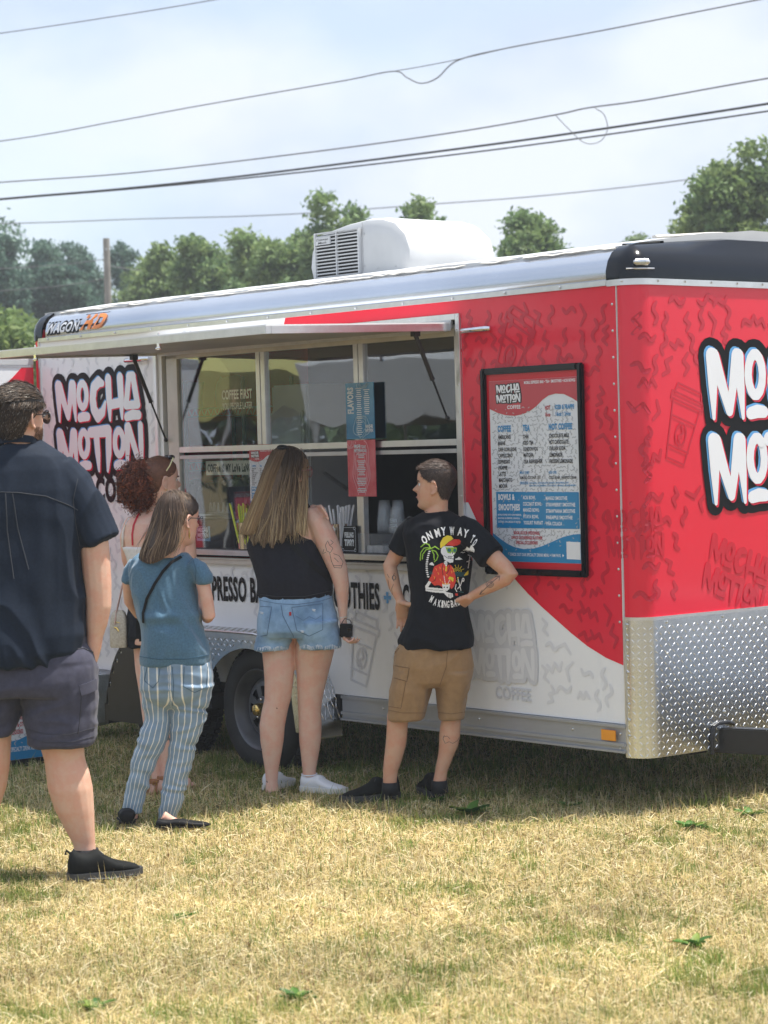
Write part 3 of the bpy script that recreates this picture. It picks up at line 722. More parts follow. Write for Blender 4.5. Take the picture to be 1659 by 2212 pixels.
MB().b2(-2.575, -2.571, y0-.002, y0+.002, 2.60, 2.865).build('shroud_seam', M['alu_dull'], ac)
for x_, z_ in ((-2.56, 2.80), (-2.56, 2.63), (-2.30, 2.61), (-2.45, 2.61)): MB().ball((x_, y0-.001, z_), (.006, .003, .006), 8, 4).build('screw', M['alu_dull'], ac, smooth=True)
ac.location.x = -.055
# ------------------------------------------------------------------ posters
def poster(U0, V0, sx, sz, mkfn, par, dep=.0006, x_lo=400, full=True):
    """poster content in the photo crop's units: u 428..1190, v 290..1960 (down); mkfn(a, b, d) maps metres from the lower left corner"""
    fn = lambda u, v, d=0: mkfn((u-428)*sx, (1960-v)*sz, d)
    paper = mat('poster_paper', (.74, .77, .81), rough=.35, coat=.6, var=.04, vscale=10)
    pr = mat('poster_red', (.50, .04, .06), rough=.3, coat=.7, var=.05, vscale=6); pb = mat('poster_blue', (.02, .24, .50), rough=.3, coat=.7, var=.05, vscale=6)
    pk = mat('poster_black', (.02, .02, .025), rough=.4, coat=.5); pw = mat('poster_white', (.80, .82, .85), rough=.4, coat=.5); pg = mat('poster_grey', (.42, .44, .47), rough=.35, coat=.6); pt = mat('poster_text_blue', (.05, .27, .55), rough=.35, coat=.5)
    MB().prism([(428, 1960), (1190, 1960), (1190, 290), (428, 290)], fn, 0, dep).build('poster_sheet', paper, par)
    squiggles(MB(), lambda u, v, d: fn(u, v, d), 432, 1186, 500, 1900, dep*1.3, sp=42, r=3.2, seed=3, size=1.15).build('poster_pattern', pg, par, recalc=False)
    d1 = dep*3.6
    F_ = lambda u, v: fn(u, v, d1); F2 = lambda u, v: fn(u, v, d1+dep)
    a = MB(); a.prism([(428, 291), (1190, 291), (1190, 510), (1150, 480), (1080, 440), (1010, 432), (950, 446), (900, 480), (840, 540), (780, 582), (720, 606), (650, 618), (570, 608), (500, 584), (428, 545)], fn, dep*3, d1); a.build('red_wave', pr, par)
    a = MB(); a.prism([(428, 1959), (1190, 1959), (1190, 1695), (1130, 1700), (1050, 1722), (985, 1752), (920, 1784), (860, 1812), (790, 1834), (700, 1842), (620, 1826), (560, 1798), (500, 1755), (428, 1698)], fn, dep*3, d1); a.prism([(472, 1650), (1180, 1650), (1185, 1644), (1185, 1325), (1180, 1320), (472, 1315), (468, 1320), (468, 1645)], fn, dep*3, d1); a.build('blue_fields', pb, par)
    cur = ['menu_lettering', pk]
    T = lambda s, x0, x1, yt, yb, **k: text(MB(), s, x0, x1, yb, lambda u, v: fn(u, 2*yb-v, d1+dep), h=yb-yt, bold=k.get('bold', .03)).build(cur[0], cur[1], par, recalc=False)
    for s, x1, y in (('AMERICANO', 613, 793), ('BREVE', 562, 850), ('CAFE CON LECHE', 661, 907), ('CAPPUCCINO', 623, 963), ('ESPRESSO', 600, 1020), ('FRAPPE', 575, 1076), ('LATTE', 560, 1132), ('MACCHIATO', 616, 1189), ('MOCHA', 572, 1245)): T(s, 497, x1, y, y+33)
    for s, x1, y in (('CHAI', 768, 793), ('ICED TEA', 811, 850), ('LONDON FOG', 847, 907), ('MATCHA', 808, 963), ('TEA REFRESHER', 885, 1022)): T(s, 721, x1, y, y+33)
    for s, x1, y in (('CHOCOLATE MILK', 1118, 793), ('HOT CHOCOLATE', 1109, 850), ('ITALIAN SODA', 1083, 907), ('LEMONADE', 1056, 965), ('FROZEN LEMONADE', 1142, 1023)): T(s, 946, x1, y, y+34)
    T('ALMOND, COCONUT, OAT', 684, 866, 1173, 1199, bold=.02); T('COLD FOAM , WHIPPED CREAM', 936, 1168, 1176, 1201, bold=.02)
    cur = ['blue_lettering', pt]; T('COFFEE', 497, 615, 705, 758, bold=.05); T('TEA', 720, 782, 705, 758, bold=.05); T('NOT COFFEE', 945, 1144, 703, 754, bold=.05); T('ICED & FRAPPE', 1003, 1164, 535, 572, bold=.05); T('16oz | 24oz', 1008, 1136, 598, 634)
    T('MILK SUBS', 684, 765, 1128, 1150); T('ADD ONS', 935, 1002, 1130, 1152); T('DRIZZLES', 684, 756, 1224, 1246)
    for (x0, x1, y) in ((766, 1104, 1229), (766, 1168, 1254)): T('CARAMEL, CHOCOLATE, HONEY, MARSHMALLOW' if y < 1240 else 'BANANA, BLUEBERRY, COCONUT, MANGO, STRAWBERRY', x0, x1, y, y+13)
    cur = ['red_lettering', pr]; T('HOT', 919, 962, 538, 572, bold=.05); T('16oz', 918, 963, 600, 634); T('BOOK US FOR WEDDINGS,', 618, 845, 1678, 1706, bold=.03); T('OFFICE GATHERINGS, & OTHER', 594, 868, 1722, 1750, bold=.03); T('SPECIAL OCCASIONS!', 635, 826, 1767, 1796, bold=.03)
    cur = ['white_lettering', pw]; T('MOBILE ESPRESSO BAR \u2022 TEA \u2022 SMOOTHIES \u2022 ACAI BOWLS', 742, 1180, 305, 331, bold=.03); T('COFFEE', 588, 705, 520, 552)
    T('BOWLS &', 487, 634, 1338, 1388, bold=.05); T('SMOOTHIES', 487, 678, 1430, 1484, bold=.05)
    for s, x1, y in (('ACAI BOWL', 817, 1352), ('COCONUT BOWL', 865, 1410), ('MANGO BOWL', 845, 1466), ('PITAYA BOWL', 840, 1526), ('YOGURT PARFAIT', 876, 1582)): T(s, 706, x1, y, y+32)
    for s, x1, y in (('MANGO SMOOTHIE', 1088, 1358), ('STRAWBERRY SMOOTHIE', 1154, 1416), ('STRAW\u2019NANA SMOOTHIE', 1152, 1474), ('PINEAPPLE SMOOTHIE', 1128, 1532), ('PI\u00d1A COLADA', 1040, 1588)): T(s, 905, x1, y, y+32)
    for s, x1, y in (('BOWLS TOPPED WITH STRAWBERRIES,', 690, 1520), ('BANANAS, BLUEBERRIES, GRANOLA,', 676, 1551), ('COCONUT, CHIA, DRIZZLE OF CHOICE', 676, 1584)): T(s, 480, x1, y, y+16)
    T('CHECK OUT OUR SPECIALTY DRINK MENU + FAM FAVS', 580, 1020, 1878, 1906, bold=.02)
    a = MB(); a.add([fn(1036, 1878, d1+dep), fn(1050, 1892, d1+dep), fn(1036, 1906, d1+dep)], [(0, 1, 2)])
    a.build('arrow', pw, par, recalc=False)
    a = MB()
    for (x, y0_, y1_) in ((982, 545, 635), (900, 1125, 1200)): a.prism([(x, y0_), (x+4, y0_), (x+4, y1_), (x, y1_)], fn, d1, d1+dep)
    a.build('divider', pg, par, recalc=False)
    # logo
    logo(lambda u, v, d: fn(u, 1000-v, d), 492, 1000-500, 212, 172, d1+.0005, par, dict(dark=pk, white=pw, blue=0, red=0), outline=True, tints=False)
    MB().prism([(1072, 1765), (1188, 1768), (1188, 1925), (1072, 1922)], fn, d1, d1+dep).build('white_square', pw, par)

# framed menu by the front corner
MBX0, MBX1, MBZ0, MBZ1, DEP = -.868, -.205, 1.050, 1.996, .032
mb_ = tthing('menu_board', 'tall framed drinks menu in black frame hung on the red side wall', 'menu board', (MBX0+MBX1)/2, 0, MBZ0)
b = MB()
def bar(b, x0, x1, z0, z1):
    b.b2(x0, x1, -DEP, -.003, z0, z1)
fw = .030
bar(b, MBX0, MBX0+fw, MBZ0, MBZ1); bar(b, MBX1-fw, MBX1, MBZ0, MBZ1); bar(b, MBX0+fw, MBX1-fw, MBZ1-fw, MBZ1); bar(b, MBX0+fw, MBX1-fw, MBZ0, MBZ0+fw)
b.build('frame', M['black_gloss'], mb_, bevel=.007)
MB().b2(MBX0+fw, MBX1-fw, -.012, -.003, MBZ0+fw, MBZ1-fw).build('mount', mat('red_mount', (.62, .01, .025), rough=.35, coat=.4), mb_)
px0, px1 = MBX0+fw+.018, MBX1-fw-.012; pz0, pz1 = MBZ0+fw+.030, MBZ1-fw-.030
poster(0, 0, (px1-px0)/762, (pz1-pz0)/1670, lambda a, c, d: (px0+a, -.0125-d, pz0+c), mb_)
# sidewalk copy of the menu standing on the grass at the left
P0 = gnd(-62, 1672); P1 = gnd(160, 1644); du = (P1-P0); wid = du.length; du.normalize()
SG = wthing('sidewalk_sign', 'drinks menu sign standing on the grass behind the man in the black shirt', 'sign', (P0+P1)/2)
nrm_s = Vector((du.y, -du.x, 0)); up_s = (Vector((0, 0, 1))-nrm_s*.10).normalized()
g = lambda a, c, d=0: tuple(P0+du*a+up_s*(c+.045)+nrm_s*d)
b = MB(); hS = wid*2.2
for (a0, a1, c0, c1) in ((-.03, 0, -.045, hS+.03), (wid, wid+.03, -.045, hS+.03), (0, wid, -.045, 0), (0, wid, hS, hS+.03)): b.prism([(a0, c0), (a1, c0), (a1, c1), (a0, c1)], g, -.02, .012)
b.build('sign_frame', M['black'], SG)
MB().prism([(0, 0), (wid, 0), (wid, hS), (0, hS)], g, -.015, -.001).build('sign_backing', M['black_matte'], SG)
MB().tube([g(wid*.15, hS, -.02), Vector(g(wid*.15, 0, -.45))-Vector((0, 0, .02))], .012, 6).tube([g(wid*.85, hS, -.02), Vector(g(wid*.85, 0, -.45))-Vector((0, 0, .02))], .012, 6).build('sign_leg', M['black'], SG)
poster(0, 0, wid/762, hS/1670, g, SG, dep=.0005)

# flavours and specials sheets taped over the mullion
def sheet_thing(name, label, x0, x1, z0, z1, y=-.006, th=.004, mt=None, nm='sheet'):
    t = tthing(name, label, 'poster', (x0+x1)/2, y, z0)
    o = MB().b2(x0, x1, y-th, y, z0, z1).build(nm, mt, t); return t
blue_s = mat('flavour_blue', (.03, .20, .42), rough=.25, coat=.8, var=.05, col2=(.05, .28, .52), vscale=7); red_s = mat('specials_red', (.62, .05, .09), rough=.25, coat=.8, col2=(.74, .16, .20), vscale=6)
pale_b = mat('sheet_pale_blue', (.28, .50, .68), rough=.3, coat=.6); pale_r = mat('sheet_pink', (.84, .36, .42), rough=.3, coat=.6); sheet_w = mat('sheet_white', (.72, .78, .84), rough=.35, coat=.5)
fx0, fx1, fz0, fz1 = -1.880, -1.662, 1.692, 1.968
fl_ = sheet_thing('flavors_poster', 'blue sheet headed FLAVORS taped to the window post above the red one', fx0, fx1, fz0, fz1, mt=blue_s)
gf = lambda y: (lambda u, v, d=0: (u, y-d, v))
def contour(mb, fn, cx_, cz_, rx, rz, n, seed, box, r=.0016):
    rd_ = random.Random(seed)
    for k in range(n):
        f = 1+k*.32; ph = rd_.uniform(0, 6); pts = []
        for q in range(41):
            a = 2*PI*q/40; w_ = 1+.16*math.sin(2*a+ph)+.08*math.sin(5*a+ph*2)
            x = cx_+rx*f*w_*math.cos(a); z = cz_+rz*f*w_*math.sin(a)
            pts.append((x, z, r))
        for p, q in zip(pts[:-1], pts[1:]):
            if all(box[0] < s_[0] < box[1] and box[2] < s_[1] < box[3] for s_ in (p, q)): strokes(mb, [[p, q]], fn, .0002*(k % 4), step=0)
    return mb
bx = (fx0+.004, fx1-.004, fz0+.004, fz1-.004)
m2 = MB(); contour(m2, gf(-.0104), -1.76, 1.75, .028, .030, 4, 1, bx, .003); contour(m2, gf(-.0104), -1.74, 1.97, .03, .02, 3, 2, bx, .003); m2.build('swirls', pale_b, fl_, recalc=False)
m2 = MB()
vs, fc = glyphs('FLAVORS', .05)
ax, bx_ = min(v[0] for v in vs), max(v[0] for v in vs)
m2.add([(fx0+.060-v[1]*.042/.7, -.0115, fz0+.125+(v[0]-ax)/(bx_-ax)*.130) for v in vs], fc)
rd_ = random.Random(8)
for cxx, zz0, zz1 in ((fx0+.105, fz0+.02, fz1-.03), (fx0+.165, fz0+.12, fz1-.03)):
    z = zz0
    while z < zz1:
        w_ = rd_.uniform(.014, .024); m2.add([(cxx-w_, -.0112, z), (cxx+w_, -.0112, z), (cxx+w_, -.0112, z+.0042), (cxx-w_, -.0112, z+.0042)], [(0, 1, 2, 3)]); z += .0098
m2.build('lettering', sheet_w, fl_, recalc=False)
logo(gf(-.0112), fx0+.150, fz0+.030, .058, .038, 0, fl_, dict(dark=blue_s, white=sheet_w, blue=0, red=0), outline=False, tints=False)
sx0, sx1, sz0, sz1 = -1.878, -1.662, 1.408, 1.686
sp_ = sheet_thing('specials_poster', 'pinkish red sheet of today\u2019s specials taped below the blue flavors one', sx0, sx1, sz0, sz1, mt=red_s)
bx = (sx0+.004, sx1-.004, sz0+.004, sz1-.004)
m2 = MB(); contour(m2, gf(-.0104), -1.77, 1.55, .045, .075, 3, 5, bx, .0022); contour(m2, gf(-.0104), -1.86, 1.68, .02, .02, 4, 6, bx, .002); m2.build('swirls', pale_r, sp_, recalc=False)
m2 = MB(); z = sz0+.02
while z < sz1-.07:
    w_ = rd_.uniform(.018, .036); m2.add([(-1.77-w_, -.0112, z), (-1.77+w_, -.0112, z), (-1.77+w_, -.0112, z+.0040), (-1.77-w_, -.0112, z+.0040)], [(0, 1, 2, 3)]); z += .0085*(1 if rd_.random() < .75 else 2)
text(m2, 'TODAY\u2019S', -1.768, -1.730, sz1-.040, gf(-.0112), h=.013, bold=.04); text(m2, 'SPECIALS', -1.768, -1.726, sz1-.058, gf(-.0112), h=.013, bold=.04)
m2.build('lettering', sheet_w, sp_, recalc=False)
logo(gf(-.0112), -1.822, sz1-.062, .050, .040, 0, sp_, dict(dark=red_s, white=sheet_w, blue=0, red=0), outline=False, tints=False)
# small drinks menu half hidden by the long hair
t3 = tthing('window_menu', 'small red, white and blue drinks menu taped to the window beside the wooden sign', 'poster', -2.58, -.01, 1.335)
poster(0, 0, .235/762, .310/1670, lambda a, c, d: (-2.695+a, -.012-d, 1.340+c), t3, dep=.0003)

# ------------------------------------------------------------------ inside the hatch
def ins(px_, Y): return wall(px_, 1100, -Y)[0]
def onc(name, label, cat, X, Y, Z=1.130, group=None): return tthing(name, label, cat, X, Y, Z, group)
wood = mat('painted_wood', (.72, .66, .54), rough=.7, var=.1, vscale=20)
t = onc('wooden_sign', 'pale wooden strip reading coffee is my love language above the wire shelf', 'sign', -2.92, .06, 1.56)
MB().b2(-3.17, -2.66, .045, .058, 1.522, 1.598).build('board', wood, t)
b = MB(); text(b, 'COFFee iS MY LoVe LaNGUaGE', -3.155, -2.675, 1.540, lambda u, v: (u, .0445, v), h=.040, bold=.05); b.build('lettering', mat('sign_black', (.01, .01, .01), rough=.6), t, recalc=False)
# lettering on the left upper pane
b = MB(); text(b, 'COFFEE FIRST', -2.975, -2.705, 1.925, lambda u, v: (u, .0245, v), h=.048, bold=.03); text(b, 'YOU PEOPLE LATER', -2.975, -2.705, 1.870, lambda u, v: (u, .0245, v), h=.036, bold=.0)
b.build('pane_lettering', mat('pane_print', (.80, .80, .62), rough=.5), TR, recalc=False)
# wire rack
wr = onc('wire_rack', 'black wire shelving rack standing behind the left window panes', 'shelf', -2.98, .40)
b = MB()
for x in (-3.50, -2.95):
    for y in (.22, .55): b.tube([(x-.1, y, 1.12), (x-.1, y, 2.05)], .012, 8)
b.build('post', M['black'], wr)
wm = mat('wire_metal', (.35, .35, .36), rough=.35, metal=.8)
for z in (1.545, 1.845):
    b = MB()
    for y in (.22, .55):
        for dz in (0, .045): b.tube([(-3.60, y, z+dz), (-3.05, y, z+dz)], .0035, 5)
        pts = [(-3.60+.0305*k, y, z+(.045 if k % 2 else 0)) for k in range(19)]; b.tube(pts, .0025, 4)
    for k in range(16): b.tube([(-3.59+k*.034, .22, z+.045), (-3.59+k*.034, .55, z+.045)], .002, 4)
    b.build('wire_shelf', wm, wr)
copper = mat('copper_foil', (.62, .38, .30), rough=.3, metal=.6, bump=.5, bscale=18, bdist=.02)
def bag(name, label, X, Y, Z, w_, h_, d_, mt):
    t = onc(name, label, 'bag', X, Y, Z); rings = []
    for q, (z, f, g_) in enumerate(((0, .9, .9), (.02, 1, 1), (h_*.5, 1.03, 1.05), (h_*.8, .98, .7), (h_*.93, .95, .25), (h_, .93, .08))):
        rings.append([(X+w_/2*f*math.copysign(abs(math.cos(a))**.5, math.cos(a)), Y+d_/2*g_*math.copysign(abs(math.sin(a))**.6, math.sin(a)), Z+z+.006*math.sin(a*3+q)) for a in [2*PI*k/20 for k in range(20)]])
    MB().loft(rings).build('pouch', mt, t, smooth=True)
    return t
bag('coffee_bag', 'shiny copper coloured coffee bag on the upper wire shelf', ins(505, .34), .34, 1.892, .20, .17, .10, copper)
clear = mat('clear_plastic', (.8, .85, .88), rough=.15, alpha=.35, coat=.3)
t = onc('glass_pitcher', 'clear pitcher on the upper shelf left of the copper bag', 'pitcher', ins(425, .34), .34, 1.892); MB().lathe([(.05, 0), (.055, .01), (.05, .06), (.06, .14), (.063, .15), (.058, .14), (.046, .06), (.045, .015)], (ins(425, .34), .34, 1.892), 'Z', 20).build('pitcher_body', clear, t, smooth=True)
carton = mat('dark_carton', (.07, .08, .11), rough=.4, var=.3, vscale=12)
rd_ = random.Random(12)
for k in range(6):
    x = ins(425, .40)+k*.078+rd_.uniform(-.01, .01); h_ = rd_.uniform(.20, .27); t = onc('milk_carton', ['dark tall drink carton at the back of the counter, first from the left post', 'dark tall carton, second from the left rack post', 'dark carton with pale cap, third from the left rack post', 'dark carton, fourth from the left rack post', 'slim dark carton behind the squeeze bottles', 'dark carton nearest the window menu sheet'][k], 'carton', x, .40, 1.13, 'dark cartons along the back of the counter')
    b = MB(); b.b2(x-.034, x+.034, .37, .44, 1.25, 1.25+h_-.04); b.add([(x-.034, .37, 1.21+h_), (x+.034, .37, 1.21+h_), (x+.034, .44, 1.21+h_), (x-.034, .44, 1.21+h_), (x-.034, .405, 1.25+h_), (x+.034, .405, 1.25+h_)], [(0, 1, 5, 4), (2, 3, 4, 5), (0, 4, 3), (1, 2, 5)]); b.b2(x-.034, x+.034, .37, .44, 1.13, 1.25)
    b.build('carton_body', carton, t); MB().cyl((x, .38, 1.225+h_), (x, .365, 1.235+h_), .012).build('cap', M['white_plastic'], t)
milky = mat('milky_plastic', (.75, .77, .78), rough=.35, alpha=.85)
sb = onc('squeeze_bottle', 'white squeeze bottle, leftmost of the row behind the black box', 'bottle', ins(455, .27), .27, 1.20, 'white squeeze bottles')
b = MB(); b.lathe([(.001, 0), (.028, .001), (.030, .01), (.030, .09), (.022, .10)], (ins(455, .27), .27, 1.20), 'Z', 16); b.build('bottle_body', milky, sb, smooth=True)
MB().lathe([(.025, .097), (.025, .11), (.010, .118), (.004, .165), (.001, .166)], (ins(455, .27), .27, 1.20), 'Z', 14).build('nozzle', milky, sb, smooth=True)
for k, (x, y, lb) in enumerate(((ins(463, .29), .29, 'white squeeze bottle, second from the left in the row behind the black box'), (ins(472, .26), .26, 'white squeeze bottle in the middle of the row behind the black box'), (ins(483, .28), .28, 'white squeeze bottle, right of the middle one'), (ins(492, .26), .26, 'white squeeze bottle, second from the yellow straws'), (ins(501, .29), .29, 'white squeeze bottle closest to the yellow straws'))):
    c = copytree(sb); c.location = TL(x, y, 1.20); c['label'] = lb
t = onc('ledge_box', 'low dark crate holding up the squeeze bottles', 'crate', ins(475, .28), .28, 1.13); MB().b2(ins(440, .28), ins(512, .28), .23, .34, 1.13, 1.20).build('crate_body', M['black_matte'], t)
t = onc('black_box', 'black counter box with a small mocha motion sticker beside the tan straw cup', 'box', -3.2, .12); MB().b2(ins(380, .06), ins(510, .06), .05, .20, 1.13, 1.28).build('box_body', M['black'], t, bevel=.006)
stk = MB(); stk.b2(ins(424, .05), ins(453, .05), .0475, .0495, 1.165, 1.245); stk.build('sticker', mat('sticker_blue', (.30, .48, .66), rough=.4), t)
logo(lambda u, v, d=0: (u, .0472-d*.1, v), ins(424, .05)+.008, 1.182, .10, .055, 0, t, dict(dark=M['black_print'], white=sheet_w, blue=0, red=0), outline=True, tints=False)
t = onc('paper_bags', 'stack of white paper bags lying on the black box', 'bags', -3.25, .12, 1.28)
b = MB()
for k in range(5): b.box((ins(435, .12)+.01*k, .12, 1.284+.006*k), (.24, .13, .004), Matrix.Rotation(.06*k-.1, 3, 'Z') @ Matrix.Rotation(.03*(k % 3-1), 3, 'Y'))
b.build('paper_stack', mat('white_paper', (.66, .66, .64), rough=.7), t)
# straw cups and straws
steel = mat('cup_steel', (.62, .55, .45), rough=.25, metal=.9)
def straw_cup(X, Y, label, lid):
    t = onc('straw_cup', label, 'cup', X, Y)
    b = MB(); b.lathe([(.001, .001), (.040, .001), (.046, .14), (.048, .142), (.043, .14), (.037, .005)], (X, Y, 1.13), 'Z', 24); b.build('cup_body', steel, t, smooth=True); return t
straw_cup(-2.79, .02, 'tan metal cup full of yellow and red straws', 0); straw_cup(-1.985, .02, 'tan metal cup full of white wrapped straws left of the black tipsy sign', 0)
def straws(X, Y, n, cols, label, group, L, seed, r=.0042):
    rd_ = random.Random(seed)
    for k in range(n):
        a = rd_.uniform(0, 2*PI); rr = math.sqrt(rd_.random())*.034; tl_ = rd_.uniform(.5, 1)*.055
        x, y = X+rr*math.cos(a), Y+rr*math.sin(a); A = (x, y, 1.14); B_ = (x+math.cos(a)*rr*1.5, y+math.sin(a)*rr*1.5, 1.13+L*rd_.uniform(.88, 1.04))
        mt, lb = cols[0] if rd_.random() > cols[2] else cols[1]
        MB().tube([A, B_], r, 6)
        o = bpy.data.objects.new('straw', MB().tube([A, B_], r, 6).mesh('straw', mt, Vector((x, y, 1.14)))); COL.objects.link(o); o.location = TL(x, y, 1.14); o.rotation_euler = (0, 0, TROT)
        tag(o, lb, 'straw', group)
ystraw = mat('yellow_straw', (.70, .80, .10), rough=.4); rstraw = mat('red_straw', (.8, .06, .04), rough=.4); wstraw = mat('wrapped_straw', (.78, .80, .84), rough=.5)
straws(-2.79, .02, 20, ((ystraw, 'yellow green straw in the tan cup by the long haired woman'), (rstraw, 'red straw among the yellow ones'), .14), '', 'coloured straws in the left cup', .235, 3)
straws(-1.985, .02, 30, ((wstraw, 'white paper wrapped straw in the cup left of the tipsy sign'), (wstraw, 'white paper wrapped straw in the cup left of the tipsy sign'), .5), '', 'white straws in the right cup', .225, 4, .0055)
# FEELING TIPSY sign
t = onc('chalk_sign', 'small black chalkboard sign reading FEELING TIPSY? with curly white corners', 'sign', -1.885, -.01)
R3 = Matrix.Rotation(-.16, 3, 'X')
tx0, tx1, tz0, tz1 = -1.955, -1.830, 1.130, 1.262
MB().b2(tx0, tx1, -.004, .006, tz0, tz1).build('sign_panel', M['black_matte'], t, bevel=.002)
gt = lambda u, v, d=0: (u, -.0048-d, v)
b = MB(); text(b, 'FEELING', tx0+.030, tx1-.024, 1.205, gt, h=.024, bold=.06); text(b, 'TIPSY?', tx0+.028, tx1-.022, 1.165, gt, h=.028, bold=.08)
L = [[(tx0+.010, tz0+.02, .001), (tx0+.010, tz1-.02, .001)], [(tx1-.010, tz0+.02, .001), (tx1-.010, tz1-.02, .001)], [(tx0+.02, tz0+.008, .001), (tx1-.02, tz0+.008, .001)], [(tx0+.02, tz1-.008, .001), (tx1-.02, tz1-.008, .001)]]
for (cx_, cz_) in ((tx0+.014, tz0+.012), (tx1-.014, tz0+.012), (tx0+.014, tz1-.012), (tx1-.014, tz1-.012)): L.append([(cx_+.007*math.cos(a_), cz_+.007*math.sin(a_), .0013) for a_ in [k*.7 for k in range(9)]])
strokes(b, L, gt, 0); b.build('lettering', sheet_w, t, recalc=False)
# little horse figurine in front of it
t = onc('figurine', 'tiny white horse figurine in plaid dress leaning by the tipsy sign', 'figurine', -1.975, -.035, 1.126)
fw_ = mat('glazed_white', (.78, .76, .72), rough=.3, coat=.4); fx = -1.985; b = MB()
b.tube([(fx-.005, -.035, 1.128), (fx-.002, -.035, 1.16)], [.009, .007], 8); b.tube([(fx+.018, -.032, 1.128), (fx+.012, -.035, 1.165)], [.009, .008], 8)
b.ball((fx+.005, -.035, 1.19), (.018, .014, .030)); b.tube([(fx+.008, -.035, 1.21), (fx+.014, -.035, 1.235)], [.010, .008], 8); b.ball((fx+.016, -.038, 1.243), (.012, .010, .010)); b.ball((fx+.022, -.044, 1.238), (.009, .007, .006)); b.ball((fx+.010, -.035, 1.254), (.004, .003, .008))
b.tube([(fx-.006, -.045, 1.205), (fx-.022, -.05, 1.18)], [.006, .005], 6); b.ball((fx-.025, -.048, 1.172), .010, 8, 5)
b.build('figure', fw_, t, smooth=True)
b = MB(); b.ball((fx+.000, -.050, 1.205), (.007, .004, .008), 8, 5); b.build('heart', mat('figurine_red', (.6, .02, .03), rough=.4), t, smooth=True)
# clear display box and cups
t = onc('display_box', 'clear acrylic box on the counter right of the tipsy sign', 'box', -1.72, .06); b = MB(); b.b2(-1.80, -1.60, -.02, .14, 1.13, 1.225); b.build('box_shell', mat('acrylic', (.5, .55, .6), rough=.08, alpha=.22, coat=.5), t)
MB().b2(-1.78, -1.66, .02, .10, 1.13, 1.165).build('box_filling', mat('wrap_film', (.55, .56, .56), rough=.3, var=.3, vscale=40, bump=.8, bscale=50, bdist=.01), t)
cup_m = mat('cup_plastic', (.70, .78, .85), rough=.10, alpha=.13, coat=.5)
def cup_stack(X, Y, z0, n, r, label):
    t = onc('cup_stack', label, 'cups', X, Y, z0, 'stacked clear plastic cups')
    for k in range(n):
        z = z0+k*.011
        MB().lathe([(r, z), (r+.002, z+.002), (r*.70, z+.105), (.001, z+.105)], (X, Y, 0), 'Z', 20).build('cup', cup_m, t, smooth=True)
    return t
cup_stack(-1.735, .10, 1.226, 6, .038, 'tall left stack of upturned clear plastic cups'); cup_stack(-1.655, .12, 1.226, 6, .036, 'tall clear cup stack just right of the tallest one')
t = cup_stack(-1.60, .06, 1.226, 3, .036, 'shortest clear cup stack, with white logo print upside down')
logo(lambda u, v, d=0: (-1.60+.030*math.sin((u)/.030), .06-.0325*math.cos(u/.030), v), .032, 1.30, -.062, -.045, 0, t, dict(dark=0, white=sheet_w, blue=0, red=0), outline=False, tints=False)
# fridge and dark inner shapes
fa, fb = ins(590, .42), ins(668, .42)
t = onc('fridge', 'tall white refrigerator inside the trailer behind the red specials sheet', 'fridge', (fa+fb)/2, .6, .38)
MB().b2(fa, fb, .43, .80, .38, 2.0).build('cabinet', M['fridge'], t, bevel=.01)
MB().b2(fa+.02, fb-.02, .40, .428, 1.15, 1.86).build('door', M['fridge'], t, bevel=.01)
MB().tube([(fb+.012, .52, 1.52), (fb+.012, .72, 1.40)], .010, 8).build('handle', M['alu_dull'], t, smooth=True)
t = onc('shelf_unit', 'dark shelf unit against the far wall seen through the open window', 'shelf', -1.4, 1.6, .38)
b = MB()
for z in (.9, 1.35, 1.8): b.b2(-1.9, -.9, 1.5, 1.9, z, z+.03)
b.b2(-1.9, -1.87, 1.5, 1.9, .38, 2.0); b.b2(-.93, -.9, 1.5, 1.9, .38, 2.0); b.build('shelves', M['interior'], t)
# wrapped plastic tub under the rear
t = tthing('wrapped_tank', 'grey water tank wrapped in clear plastic hanging under the rear of the trailer', 'tank', -4.42, -.05, .05)
film = mat('plastic_film', (.42, .47, .50), rough=.22, alpha=.92, coat=.3, bump=.9, bscale=14, bdist=.02, var=.2, vscale=10)
rings = []
for z, w_, d_ in ((.09, .20, .09), (.12, .29, .12), (.20, .33, .14), (.30, .34, .15), (.36, .36, .15), (.40, .37, .16)):
    rings.append([(-4.40+w_*math.copysign(abs(math.cos(a))**.5, math.cos(a))+.01*math.sin(a*5+z*30), -.03+d_*math.copysign(abs(math.sin(a))**.5, math.sin(a))+.008*math.sin(a*7+z*50), z) for a in [2*PI*k/36 for k in range(36)]])
MB().loft(rings).build('tank_wrap', film, t, smooth=True)

em = onc('espresso_machine', 'silver espresso machine on the counter behind the squeeze bottles', 'coffee machine', ins(520, .5), .55)
ea, eb = ins(512, .45), ins(575, .45)
b = MB(); b.b2(ea, eb, .42, .60, 1.30, 1.50); b.b2(ea, eb, .48, .60, 1.13, 1.30); b.build('machine_body', M['chrome'], em, bevel=.015)
MB().b2(ea+.01, eb-.01, .34, .48, 1.13, 1.17).build('drip_tray', M['alu_dull'], em, bevel=.004)
for k in range(2):
    x = ea+(eb-ea)*(.3+.4*k); MB().cyl((x, .44, 1.30), (x, .44, 1.25), .032).build('group_head', M['chrome'], em, smooth=True); MB().tube([(x, .42, 1.245), (x, .30, 1.235)], .011, 8).build('portafilter_handle', M['black'], em, smooth=True)
MB().tube([(ea+.03, .41, 1.42), (ea+.025, .38, 1.30), (ea+.03, .37, 1.20)], .005, 6).build('steam_wand', M['chrome'], em, smooth=True)
